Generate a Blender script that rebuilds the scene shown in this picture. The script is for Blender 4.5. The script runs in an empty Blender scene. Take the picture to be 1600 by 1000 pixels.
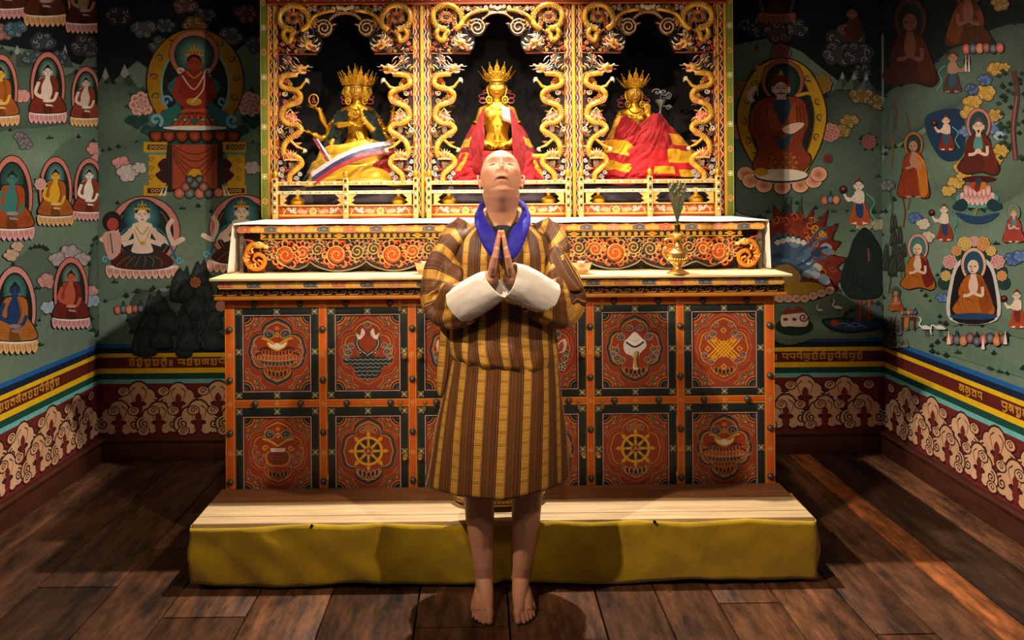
import bpy, bmesh, math, random
from math import sin, cos, pi, sqrt, atan2, exp
from mathutils import Vector, Matrix, noise
from mathutils.geometry import tessellate_polygon
import numpy as np
V = Vector
C = bpy.context.scene.collection
sc = bpy.context.scene
# ---------------------------------------------------------------- camera
F_PX, CXP, CYP, CAM_H = 1200.0, 762.0, 296.0, 1.62
YAW, ROLL = math.radians(.6), math.radians(.40)
_F = V((sin(YAW), cos(YAW), 0)); _R0 = V((cos(YAW), -sin(YAW), 0)); _U0 = V((0, 0, 1))
_R = _R0*cos(ROLL) - _U0*sin(ROLL); _U = _U0*cos(ROLL) + _R0*sin(ROLL)
CAM = V((0, 0, CAM_H))
cd = bpy.data.cameras.new('camera'); cam = bpy.data.objects.new('camera', cd); C.objects.link(cam)
m = Matrix((_R, _U, -_F)).transposed().to_4x4(); m.translation = CAM; cam.matrix_world = m
cd.sensor_width = 36; cd.lens = F_PX/1600*36; cd.shift_x = (800-CXP)/1600; cd.shift_y = -(500-CYP)/1600
cd.clip_start = .05
sc.camera = cam
# ---------------------------------------------------------------- world, exposure, lights
w = bpy.data.worlds.new('world'); sc.world = w; w.use_nodes = True
w.node_tree.nodes['Background'].inputs[0].default_value = (.62, .85, 1, 1)
w.node_tree.nodes['Background'].inputs[1].default_value = .10
sc.view_settings.view_transform = 'Standard'; sc.view_settings.look = 'None'
sc.view_settings.exposure = 0; sc.view_settings.gamma = 1; sc.view_settings.use_curve_mapping = False
def spot(name, loc, target, power, color, size=60, blend=.3, radius=.03):
    l = bpy.data.lights.new(name, 'SPOT'); l.energy = power; l.color = color
    l.spot_size = math.radians(size); l.spot_blend = blend; l.shadow_soft_size = radius
    o = bpy.data.objects.new(name, l); C.objects.link(o); o.location = loc
    o.rotation_euler = (V(target)-V(loc)).to_track_quat('-Z', 'Y').to_euler(); return o
WARM = (1, .70, .38); WARM2 = (1, .80, .58); NEUT = (1, .90, .78)
for x_ in (-.78, .08, .92):
    spot('ceiling_spot_niche', (x_*.9, 2.6, 3.4), (x_, 4.15, 1.36), 185, WARM2, 48, .9, .03)
spot('ceiling_spot_centre', (.12, 3.66, 3.5), (.10, 3.2, 0), 560, NEUT, 92, .6, .03)
spot('ceiling_spot_left', (-1.8, 1.2, 3.3), (1.5, 4.0, .70), 480, WARM2, 54, .8, .04)
spot('ceiling_spot_right', (1.8, 1.2, 3.3), (-1.5, 4.2, .80), 360, WARM2, 52, .8, .04)
spot('front_fill_spot', (.1, .3, 3.0), (.05, 4.0, 1.15), 170, WARM2, 46, .9, .12)  # added soft fill to brighten the statue faces and altar front
spot('left_wall_fill_spot', (1.7, 1.1, 3.3), (-2.33, 3.75, 1.30), 480, (1, .93, .84), 34, .85, .04)  # added wash beside the right spot, only to brighten the left mural
spot('right_wall_fill_spot', (-1.7, 1.1, 3.3), (2.45, 3.8, 1.10), 480, (1, .93, .84), 34, .85, .04)  # added counterpart wash that lifts the right mural

# ---------------------------------------------------------------- helpers
def ray(px, py):
    return _F + _R*((px-CXP)/F_PX) - _U*((py-CYP)/F_PX)
def WY(px, py, Y):           # the point of the plane y = Y that the photo shows at (px, py)
    d = ray(px, py); return CAM + d*(Y/d.y)
def WX(px, py, X):
    d = ray(px, py); return CAM + d*(X/d.x)
def WZ(px, py, Z):
    d = ray(px, py); return CAM + d*((Z-CAM_H)/d.z)
def hx(h):
    h = h.lstrip('#'); r = [int(h[i:i+2], 16)/255 for i in (0, 2, 4)]
    return tuple(c/12.92 if c <= .04045 else ((c+.055)/1.055)**2.4 for c in r) + (1,)
def mix(a, b, t): return tuple(a[i]*(1-t)+b[i]*t for i in range(4))
MATS = {}
def mat(name, col='808080', rough=.6, metal=0, bump=0, bscale=60, var=0, vscale=8, attr=None, spec=.5, sheen=0, stretch=(1, 1, 1), emit=0, coat=0, sss=0):
    """principled material: base colour (or colour attribute) with noise variation and bump"""
    if name in MATS: return MATS[name]
    M = bpy.data.materials.new(name); M.use_nodes = True; nt = M.node_tree; N = nt.nodes; L = nt.links
    b = N['Principled BSDF']; b.inputs['Roughness'].default_value = rough; b.inputs['Metallic'].default_value = metal
    b.inputs['Specular IOR Level'].default_value = spec
    if sheen: b.inputs['Sheen Weight'].default_value = sheen
    if coat: b.inputs['Coat Weight'].default_value = coat; b.inputs['Coat Roughness'].default_value = .15
    if sss:
        b.inputs['Subsurface Weight'].default_value = sss; b.inputs['Subsurface Radius'].default_value = (.01, .004, .002)
        b.inputs['Subsurface Scale'].default_value = .25
    tc = N.new('ShaderNodeTexCoord'); mp = N.new('ShaderNodeMapping'); mp.inputs['Scale'].default_value = stretch
    L.new(tc.outputs['Object'], mp.inputs[0])
    if attr:
        a = N.new('ShaderNodeAttribute'); a.attribute_name = attr; src = a.outputs['Color']
    else:
        a = N.new('ShaderNodeRGB'); a.outputs[0].default_value = hx(col); src = a.outputs[0]
    if var:
        n = N.new('ShaderNodeTexNoise'); n.inputs['Scale'].default_value = vscale; n.inputs['Detail'].default_value = 6
        L.new(mp.outputs[0], n.inputs['Vector'])
        r = N.new('ShaderNodeMapRange'); r.inputs[1].default_value = .3; r.inputs[2].default_value = .7
        r.inputs[3].default_value = 1-var; r.inputs[4].default_value = 1+var*.5
        L.new(n.outputs[0], r.inputs[0])
        x = N.new('ShaderNodeVectorMath'); x.operation = 'SCALE'; L.new(src, x.inputs[0]); L.new(r.outputs[0], x.inputs['Scale'])
        src = x.outputs[0]
    L.new(src, b.inputs['Base Color'])
    if bump:
        n = N.new('ShaderNodeTexNoise'); n.inputs['Scale'].default_value = bscale; n.inputs['Detail'].default_value = 5
        L.new(mp.outputs[0], n.inputs['Vector'])
        bp = N.new('ShaderNodeBump'); bp.inputs['Strength'].default_value = bump; bp.inputs['Distance'].default_value = .01
        L.new(n.outputs[0], bp.inputs['Height']); L.new(bp.outputs[0], b.inputs['Normal'])
    MATS[name] = M; return M
def tag(o, label=None, cat=None, group=None, kind=None):
    for k, v in (('label', label), ('category', cat), ('group', group), ('kind', kind)):
        if v: o[k] = v
    return o
def empty(name, loc, label=None, cat=None, group=None):
    o = bpy.data.objects.new(name, None); C.objects.link(o); o.location = loc; o.empty_display_size = .1
    o['_loc'] = tuple(loc)
    return tag(o, label, cat, group)
def link(name, me, parent=None):
    o = bpy.data.objects.new(name, me); C.objects.link(o)
    if parent is not None:
        o.parent = parent
        if parent.type == 'EMPTY': o.matrix_parent_inverse = Matrix.Translation(V(parent.location)).inverted()
    return o
class B:
    """collects geometry (world coordinates) for ONE mesh object; optional per-face colour"""
    def __init__(s): s.v = []; s.f = []; s.c = []; s.cc = None; s.mi = []; s.cm = 0
    def add(s, vs, fs, col=None):
        n = len(s.v); s.v += [tuple(p) for p in vs]
        for f in fs:
            s.f.append(tuple(i+n for i in f)); s.c.append(col if col is not None else s.cc); s.mi.append(s.cm)
        return s
    def box(s, lo, hi, bev=0, col=None):
        x0, y0, z0 = lo; x1, y1, z1 = hi
        if bev <= 0:
            vs = [(x, y, z) for z in (z0, z1) for y in (y0, y1) for x in (x0, x1)]
            return s.add(vs, [(0, 2, 3, 1), (4, 5, 7, 6), (0, 1, 5, 4), (2, 6, 7, 3), (0, 4, 6, 2), (1, 3, 7, 5)], col)
        bm = bmesh.new(); bmesh.ops.create_cube(bm, size=1)
        for q in bm.verts: q.co = V(((x0+x1)/2+q.co.x*(x1-x0), (y0+y1)/2+q.co.y*(y1-y0), (z0+z1)/2+q.co.z*(z1-z0)))
        bmesh.ops.bevel(bm, geom=bm.edges[:], offset=bev, segments=2, affect='EDGES', profile=.5)
        return s.bm(bm, col)
    def bm(s, bm, col=None):
        bm.verts.index_update(); s.add([q.co for q in bm.verts], [[q.index for q in f.verts] for f in bm.faces], col); bm.free(); return s
    def tube(s, pts, r, n=8, col=None, caps=True, flat=None, up=None):
        """tube along pts; r number or list; flat=(sx,sy) ellipse factors"""
        pts = [V(p) for p in pts]; m = len(pts)
        R = r if hasattr(r, '__len__') else [r]*m
        t = (pts[1]-pts[0]).normalized(); a = V(up) if up is not None else (V((0, 0, 1)) if abs(t.z) < .9 else V((0, 1, 0)))
        nx = t.cross(a).normalized(); vs = []; fx, fy = flat or (1, 1)
        for i, p in enumerate(pts):
            t2 = (pts[min(i+1, m-1)]-pts[max(i-1, 0)])
            t2 = t2.normalized() if t2.length > 1e-9 else t
            if up is not None:
                q = t2.cross(a); nx = q.normalized() if q.length > 1e-6 else nx
            else: nx = (nx-t2*nx.dot(t2)); nx = nx.normalized() if nx.length > 1e-6 else t2.orthogonal().normalized()
            ny = t2.cross(nx)
            for k in range(n):
                an = 2*pi*k/n; vs.append(p+nx*cos(an)*R[i]*fx+ny*sin(an)*R[i]*fy)
        fs = [(i*n+k, i*n+(k+1) % n, (i+1)*n+(k+1) % n, (i+1)*n+k) for i in range(m-1) for k in range(n)]
        if caps: fs += [tuple(range(n))[::-1], tuple((m-1)*n+k for k in range(n))]
        return s.add(vs, fs, col)
    def lathe(s, c, prof, n=24, col=None, axis='z', ang=None, sy=1):
        c = V(c); vs = []
        for r, h in prof:
            for k in range(n):
                a = 2*pi*k/n; p = (r*cos(a), r*sin(a)*sy, h)
                if axis == 'y': p = (r*cos(a), -h, r*sin(a))
                if axis == 'x': p = (h, r*cos(a), r*sin(a))
                vs.append(c+V(p))
        m = len(prof)
        fs = [(i*n+k, i*n+(k+1) % n, (i+1)*n+(k+1) % n, (i+1)*n+k) for i in range(m-1) for k in range(n)]
        fs += [tuple(range(n))[::-1], tuple((m-1)*n+k for k in range(n))]
        return s.add(vs, fs, col)
    def ell(s, c, r, rot=None, seg=16, rings=10, col=None):
        c = V(c); r = r if hasattr(r, '__len__') else (r, r, r)
        vs = [V((0, 0, -1))]+[V((cos(2*pi*k/seg)*sin(pi*i/rings), sin(2*pi*k/seg)*sin(pi*i/rings), -cos(pi*i/rings))) for i in range(1, rings) for k in range(seg)]+[V((0, 0, 1))]
        vs = [V((q.x*r[0], q.y*r[1], q.z*r[2])) for q in vs]
        if rot is not None: vs = [rot @ q for q in vs]
        vs = [c+q for q in vs]; L = len(vs)-1
        fs = [(0, 1+(k+1) % seg, 1+k) for k in range(seg)]
        fs += [(1+i*seg+k, 1+i*seg+(k+1) % seg, 1+(i+1)*seg+(k+1) % seg, 1+(i+1)*seg+k) for i in range(rings-2) for k in range(seg)]
        fs += [(L, 1+(rings-2)*seg+k, 1+(rings-2)*seg+(k+1) % seg) for k in range(seg)]
        return s.add(vs, fs, col)
    def prism(s, pts, n, d, col=None):
        """planar outline pts (3D) extruded by vector n*d"""
        pts = [V(p) for p in pts]; q = [p+V(n)*d for p in pts]; k = len(pts)
        tri = tessellate_polygon([pts]); fs = [tuple(t) for t in tri]+[tuple(i+k for i in t)[::-1] for t in tri]
        fs += [(i, (i+1) % k, (i+1) % k+k, i+k) for i in range(k)]
        return s.add(pts+q, fs, col)
    def grid(s, rows, col=None, closed=False):
        n = len(rows[0]); vs = [p for r in rows for p in r]
        fs = [(i*n+k, i*n+(k+1) % n, (i+1)*n+(k+1) % n, (i+1)*n+k) for i in range(len(rows)-1) for k in range(n if closed else n-1)]
        return s.add(vs, fs, col)
    def build(s, name, material, parent=None, smooth=True, auto=35):
        me = bpy.data.meshes.new(name); me.from_pydata(s.v, [], s.f)
        mm = material if isinstance(material, list) else [material]
        for q in mm: me.materials.append(q)
        if len(mm) > 1: me.polygons.foreach_set('material_index', s.mi)
        if any(c is not None for c in s.c):
            at = me.color_attributes.new('Col', 'FLOAT_COLOR', 'CORNER'); buf = []
            for f, c in zip(s.f, s.c):
                if c is None: c = (.5, .5, .5, 1)
                if isinstance(c, list): [buf.extend(q) for q in c]
                else: buf.extend(c*len(f))
            at.data.foreach_set('color', buf)
        me.validate(); o = link(name, me, parent)
        if smooth: sm(me, auto)
        return o
def sm(me, auto=35):
    bm = bmesh.new(); bm.from_mesh(me); th = math.radians(auto)
    bmesh.ops.recalc_face_normals(bm, faces=bm.faces)
    for e in bm.edges:
        if len(e.link_faces) == 2 and e.calc_face_angle(0) > th: e.smooth = False
    for f in bm.faces: f.smooth = True
    bm.to_mesh(me); bm.free()
def remesh(o, vox, it=4, fac=.5, adapt=0):
    """fuse overlapping shapes of a mesh into one continuous skin"""
    m1 = o.modifiers.new('fuse', 'REMESH'); m1.mode = 'VOXEL'; m1.voxel_size = vox; m1.use_smooth_shade = True; m1.adaptivity = adapt
    if it:
        m2 = o.modifiers.new('soft', 'SMOOTH'); m2.iterations = it; m2.factor = fac
    dg = bpy.context.evaluated_depsgraph_get(); ev = o.evaluated_get(dg); me = bpy.data.meshes.new_from_object(ev)
    ms = [q for q in o.data.materials]; o.modifiers.clear(); o.data = me; me.materials.clear()
    for q in ms: me.materials.append(q)
    for p in me.polygons: p.use_smooth = True
    return o
def copy_tree(o, parent=None, M=None):
    c = o.copy(); C.objects.link(c)
    if parent is not None: c.parent = parent; c.matrix_parent_inverse = o.matrix_parent_inverse
    elif M is not None: c.location = V(o.location)+M
    for ch in list(o.children): copy_tree(ch, c)
    return c
def cr(pts, n=6, closed=True):
    """Catmull-Rom smoothing"""
    P = [tuple(p) for p in pts]; m = len(P); out = []
    for i in range(m if closed else m-1):
        if closed: a, b, c, d = P[i-1], P[i], P[(i+1) % m], P[(i+2) % m]
        else: a, b, c, d = P[max(i-1, 0)], P[i], P[i+1], P[min(i+2, m-1)]
        for k in range(n):
            t = k/n; out.append(tuple(.5*((2*b[j])+(-a[j]+c[j])*t+(2*a[j]-5*b[j]+4*c[j]-d[j])*t*t+(-a[j]+3*b[j]-3*c[j]+d[j])*t**3) for j in range(len(b))))
    if not closed: out.append(P[-1])
    return out
class Paint(B):
    """flat paint: 2-D shapes laid on a surface, each a hair above the last; mapf(u, v, w) -> world"""
    def __init__(s, mapf, eps=5e-5, w0=.0003): super().__init__(); s.mapf = mapf; s.eps = eps; s.w0 = w0; s.k = 0; s.T = None
    def lay(s, k): s.k = max(s.k, k if k < 10 else s.k); return s
    def _m(s, p):
        if s.T: p = s.T(p)
        return s.mapf(p[0], p[1], s.w0+s.k*s.eps)
    def poly(s, pts, col, inc=True):
        if isinstance(col, str): col = hx(col)
        pts = [(p[0], p[1]) for p in pts]; tri = tessellate_polygon([[V((p[0], p[1], 0)) for p in pts]])
        s.add([s._m(p) for p in pts], [tuple(t) for t in tri], col)
        s.k += 1
        return s
    def fan(s, pts, c0, c1, ctr=None, rings=3, inc=True):
        """gradient fill from centre colour c0 to rim colour c1 (a painted halo or petal)"""
        c0 = hx(c0) if isinstance(c0, str) else c0; c1 = hx(c1) if isinstance(c1, str) else c1
        n = len(pts); cx, cy = ctr or (sum(p[0] for p in pts)/n, sum(p[1] for p in pts)/n)
        vs = [s._m((cx, cy))]+[s._m((cx+(p[0]-cx)*(r+1)/rings, cy+(p[1]-cy)*(r+1)/rings)) for r in range(rings) for p in pts]
        cl = [mix(c0, c1, (r/rings)) for r in range(rings+1)]
        b = len(s.v); s.v += [tuple(p) for p in vs]
        for k in range(n):
            s.f.append((b, b+1+k, b+1+(k+1) % n)); s.c.append([cl[0], cl[1], cl[1]]); s.mi.append(s.cm)
            for r in range(rings-1):
                i0 = b+1+r*n; i1 = i0+n
                s.f.append((i0+k, i1+k, i1+(k+1) % n, i0+(k+1) % n)); s.c.append([cl[r+1], cl[r+2], cl[r+2], cl[r+1]]); s.mi.append(s.cm)
        s.k += 1
        return s
    def line(s, pts, w, col, closed=False, taper=False, inc=True):
        if isinstance(col, str): col = hx(col)
        P = [V((p[0], p[1])) for p in pts]; n = len(P); L = []; R = []
        for i in range(n):
            a = P[i-1] if (closed or i > 0) else P[i]; b = P[(i+1) % n] if (closed or i < n-1) else P[i]
            t = (b-a); t = t.normalized() if t.length > 1e-9 else V((1, 0)); q = V((-t.y, t.x))
            ww = w/2*(1-.85*i/(n-1) if taper else 1); L.append(P[i]+q*ww); R.append(P[i]-q*ww)
        vs = [s._m(p) for p in L]+[s._m(p) for p in R]
        s.add(vs, [(i, (i+1) % n, (i+1) % n+n, i+n) for i in range(n if closed else n-1)], col)
        s.k += 1
        return s
    def el(s, cx, cy, rx, ry, col, c1=None, rot=0, n=20, a0=0, a1=2*pi, inc=True):
        full = abs(a1-a0-2*pi) < 1e-6; N = n if full else n+1
        pts = [(cx+rx*cos(t)*cos(rot)-ry*sin(t)*sin(rot), cy+rx*cos(t)*sin(rot)+ry*sin(t)*cos(rot)) for t in [a0+(a1-a0)*i/n for i in range(N)]]
        if c1: return s.fan(pts, col, c1, inc=inc)
        return s.poly(pts, col, inc)
    def ring(s, cx, cy, rx, ry, w, col, n=24, rot=0):
        return s.line([(cx+rx*cos(t)*cos(rot)-ry*sin(t)*sin(rot), cy+rx*cos(t)*sin(rot)+ry*sin(t)*cos(rot)) for t in [2*pi*i/n for i in range(n)]], w, col, closed=True)
    def rect(s, x0, y0, x1, y1, col, inc=True): return s.poly([(x0, y0), (x1, y0), (x1, y1), (x0, y1)], col, inc)
    def spiral(s, cx, cy, r, turns, w, col, a0=0, hand=1, n=22, taper=False):
        pts = [(cx+r*(1-.88*i/n)*cos(a0+hand*turns*2*pi*i/n), cy+r*(1-.88*i/n)*sin(a0+hand*turns*2*pi*i/n)) for i in range(n+1)]
        return s.line(pts, w, col, taper=taper)
# ================================================================ THE ROOM
YB = 4.67
XR = WY(1380, 590, YB).x; XL = WY(154, 590, YB).x
Z_TOP = 3.6
def zr(py): return WX(1380.01, py, XR).z
stripes = [(526.5, 533, '1f5f9e'), (533, 541.5, '14203a'), (541.5, 547.8, 'e8b714'), (547.8, 564.6, '5e1d16'), (564.6, 572.5, 'e8b714'), (572.5, 581.6, '16463a'), (581.6, 588.4, '6fb0ac')]
stripes = [(zr(a), zr(b), c) for a, b, c in stripes]
Z_DADO = stripes[-1][1]; Z_MUR = stripes[0][0]; Z_BASE = zr(671.8)
M_PAINT = mat('painted_plaster', attr='Col', rough=.72, bump=.08, bscale=90, var=.12, vscale=30, spec=.3)
M_LACQ = mat('painted_wood', attr='Col', rough=.45, bump=.05, bscale=120, var=.10, vscale=40, spec=.4)
M_BASEB = mat('baseboard_wood', '4a2413', rough=.5, bump=.25, bscale=14, var=.35, vscale=6, stretch=(1, 1, 6))
rnd = random.Random(7)
# floor: worn boards running towards the back wall
fb = B(); xs = [-4.4, -4.1, -3.75, -3.4, -3.1, -2.8, -2.5, -2.14, -1.83, -1.5, -1.22, -.9, -.605, -.253, .1, .453, .695, .92, 1.16, 1.42, 1.64, 1.86, 1.995, 2.27, 2.52, 2.8, 3.1, 3.4, 3.8, 4.2]
for i in range(len(xs)-1):
    y = -1.2
    while y < YB+.02:
        L_ = rnd.uniform(3, 5.5) if xs[i] != 1.86 else 9; y1 = min(y+L_, YB+.05)
        g = .0035; t = rnd.random()
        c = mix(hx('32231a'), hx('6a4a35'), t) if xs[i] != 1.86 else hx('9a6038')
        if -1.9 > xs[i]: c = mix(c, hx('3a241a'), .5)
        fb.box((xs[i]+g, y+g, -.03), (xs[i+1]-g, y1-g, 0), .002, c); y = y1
fb.box((-4.6, -1.4, -.06), (4.4, YB+.2, -.031), 0, hx('080503'))
M_FLOOR = mat('worn_floor_boards', attr='Col', rough=.42, bump=.5, bscale=9, var=.5, vscale=5, stretch=(5, .8, 1), spec=.45)
nt = M_FLOOR.node_tree; N = nt.nodes; L = nt.links; bs = N['Principled BSDF']   # scuffs: pale rubbed patches and dark grime
src = bs.inputs['Base Color'].links[0].from_socket
tc = N.new('ShaderNodeTexCoord'); mp = N.new('ShaderNodeMapping'); mp.inputs['Scale'].default_value = (7, 2.2, 1); L.new(tc.outputs['Object'], mp.inputs[0])
n1 = N.new('ShaderNodeTexNoise'); n1.inputs['Scale'].default_value = 1.4; n1.inputs['Detail'].default_value = 9; n1.inputs['Roughness'].default_value = .72; L.new(mp.outputs[0], n1.inputs[0])
r1 = N.new('ShaderNodeValToRGB'); r1.color_ramp.elements[0].position = .36; r1.color_ramp.elements[0].color = (.22, .21, .21, 1); r1.color_ramp.elements[1].position = .66; r1.color_ramp.elements[1].color = (2.1, 1.75, 1.4, 1)
L.new(n1.outputs[0], r1.inputs[0]); mx = N.new('ShaderNodeMix'); mx.data_type = 'RGBA'; mx.blend_type = 'MULTIPLY'; mx.inputs[0].default_value = 1
L.new(src, mx.inputs[6]); L.new(r1.outputs[0], mx.inputs[7]); L.new(mx.outputs[2], bs.inputs['Base Color'])
r2 = N.new('ShaderNodeMapRange'); r2.inputs[3].default_value = .62; r2.inputs[4].default_value = .3; L.new(n1.outputs[0], r2.inputs[0]); L.new(r2.outputs[0], bs.inputs['Roughness'])
tag(fb.build('floor', M_FLOOR), kind='structure')
tag(B().box((XL-.3, -1.4, Z_TOP), (XR+.3, YB+.2, Z_TOP+.1)).build('ceiling', mat('ceiling_wood', '1c1410', var=.3, bump=.2)), kind='structure')
# baseboards
for nm, lo, hi in (('baseboard_back', (XL, YB-.03, 0), (XR, YB, Z_BASE)), ('baseboard_left', (XL, -1.2, 0), (XL+.035, YB-.03, Z_BASE)), ('baseboard_right', (XR-.035, -1.2, 0), (XR, YB-.03, Z_BASE))):
    b = B().box(lo, hi, .006)
    if 'back' in nm: b.box((lo[0], lo[1]-.012, hi[2]-.012), (hi[0], hi[1], hi[2]+.004), .004)
    elif 'left' in nm: b.box((lo[0], lo[1], hi[2]-.012), (hi[0]+.012, hi[1], hi[2]+.004), .004)
    else: b.box((lo[0]-.012, lo[1], hi[2]-.012), (hi[0], hi[1], hi[2]+.004), .004)
    tag(b.build(nm, M_BASEB), kind='structure')
# ---- paint motifs -------------------------------------------------------
SK = '2a1a14'
def T(P, cx, cy, s=1, sy=None, rot=0, fl=1):
    sy = sy or s; c_, s_ = cos(rot), sin(rot)
    def f(p):
        x, y = p[0]*s*fl, p[1]*sy; return (cx+x*c_-y*s_, cy+x*s_+y*c_)
    P.T = f; return P
def ruyi(P, cx, cy, s, fill, line, core, rot=0, fl=1):
    T(P, cx, cy, s, rot=rot, fl=fl)
    lobes = [(0, .42, .4), (-.38, .26, .28), (.38, .26, .28), (-.62, -.12, .33), (.62, -.12, .33), (-.3, -.3, .2), (.3, -.3, .2)]
    for x, y, r in lobes: P.el(x, y, r+.07, r+.07, line, n=14, inc=False)
    P.k += 1
    for x, y, r in lobes: P.el(x, y, r, r, fill, n=14, inc=False)
    P.k += 1
    for sg in (-1, 1):
        P.spiral(.62*sg, -.1, .22, 1.6, .06, line, a0=pi/2, hand=-sg)
        P.line(cr([(.12*sg, .62), (.3*sg, .45), (.22*sg, .15), (.08*sg, -.1)], 4, False), .05, line, taper=True)
    P.poly(cr([(0, .38), (.14, .18), (.09, -.02), (.16, -.28), (0, -.5), (-.16, -.28), (-.09, -.02), (-.14, .18)], 3), core)
    P.T = None
def cloud(P, cx, cy, s, fill='d9a79a', rim='3b3536', seed=0, n=6, flat=.7, tail=0, dk=None):
    rr = random.Random(seed); T(P, cx, cy, s); L = []
    for i in range(n):
        a = 2*pi*i/n+rr.uniform(-.3, .3); L.append((.62*cos(a), .62*flat*sin(a), rr.uniform(.3, .46)))
    L.append((0, 0, .6))
    if tail: L += [(tail*.5*(i+2)/2, .42+.05*i, .3-.07*i) for i in range(3)]
    for x, y, r in L: P.el(x, y, r+.07, (r+.07)*.9, rim, n=16, inc=False)
    P.k += 1; f = hx(fill); d = hx(dk) if dk else mix(f, hx('2a2422'), .45)
    for x, y, r in L: P.el(x, y, r, r*.9, f, mix(f, d, .35), n=16)
    for x, y, r in L[:n]: P.spiral(x*1.05, y*1.05, r*.6, .8, .05, mix(f, (1, 1, 1, 1), .35), a0=rr.uniform(0, 6), n=10)
    P.T = None
def peony(P, cx, cy, s, c='d98a84', c2='f0c6bb', lf=None):
    T(P, cx, cy, s)
    if lf:
        for k in range(7): a = 2*pi*k/7+.3; P.poly([(1.5*cos(a), 1.5*sin(a)), (.9*cos(a+.35), .9*sin(a+.35)), (.2*cos(a), .2*sin(a)), (.9*cos(a-.35), .9*sin(a-.35))], lf, inc=False)
        P.k += 1
    for R_, n, r in ((.7, 8, .36), (.38, 6, .28), (.0, 1, .24)):
        for k in range(n):
            a = 2*pi*k/n+R_; P.el(R_*cos(a), R_*sin(a), r+.04, r+.04, '5e2a28', n=12, inc=False)
        P.k += 1
        for k in range(n):
            a = 2*pi*k/n+R_; P.el(R_*cos(a), R_*sin(a), r, r, c, c2, n=12)
    P.T = None
def lotus_row(P, w, y, h, n, c, c2, line=SK, arc=.15):
    P.poly([(-w, y-h*.9), (w, y-h*.9), (w*1.0, y), (-w*1.0, y)], mix(hx(c), hx(line), .5))
    for k in range(n):
        u = -1+2*(k+.5)/n; x = u*w; yy = y+arc*(1-u*u)*h; hw = w/n*1.08
        pts = cr([(x-hw*.9, yy-h), (x-hw, yy-h*.35), (x, yy+h*.12), (x+hw, yy-h*.35), (x+hw*.9, yy-h)], 3)
        P.poly([(a+(a-x)*.14, b+.04*h) for a, b in pts], line); P.fan(pts, c, c2, ctr=(x, yy-h*.5), rings=2)
def face(P, x, y, r, skin, hair='181a22', fl=1, bun=1, beard=0, tilt=0):
    if bun: P.el(x, y-r*1.25, r*.42, r*.4, hair)
    P.el(x, y-r*.22, r*1.02, r*1.0, hair)
    for s in (-1, 1): P.el(x+s*r*.95, y+r*.1, r*.16, r*.42, mix(hx(skin), hx('5a2a1c'), .25))
    P.el(x, y+r*.12, r*.84, r*.98, skin)
    for s in (-1, 1):
        P.line([(x+s*r*.18, y-r*.02), (x+s*r*.38, y-r*.1), (x+s*r*.62, y)], r*.1, SK); P.line([(x+s*r*.15, y-r*.28), (x+s*r*.4, y-r*.38), (x+s*r*.66, y-r*.24)], r*.07, SK)
    P.line([(x, y-r*.15), (x-r*.08, y+r*.3), (x+r*.1, y+r*.34)], r*.07, '8a4a34'); P.line([(x-r*.22, y+r*.62), (x, y+r*.66), (x+r*.22, y+r*.62)], r*.12, '9c2f24')
    if beard: P.poly([(x-r*.3, y+r*.7), (x+r*.3, y+r*.7), (x, y+r*1.3)], '3a3030')
def folds(P, pts, n, col, w=.04):
    for k in range(n):
        t = (k+.5)/n; a = [(p[0]*(1-t)+q[0]*t, p[1]*(1-t)+q[1]*t) for p, q in zip(pts[0], pts[1])]
        P.line(cr(a, 4, False), w, col, taper=True)
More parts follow.
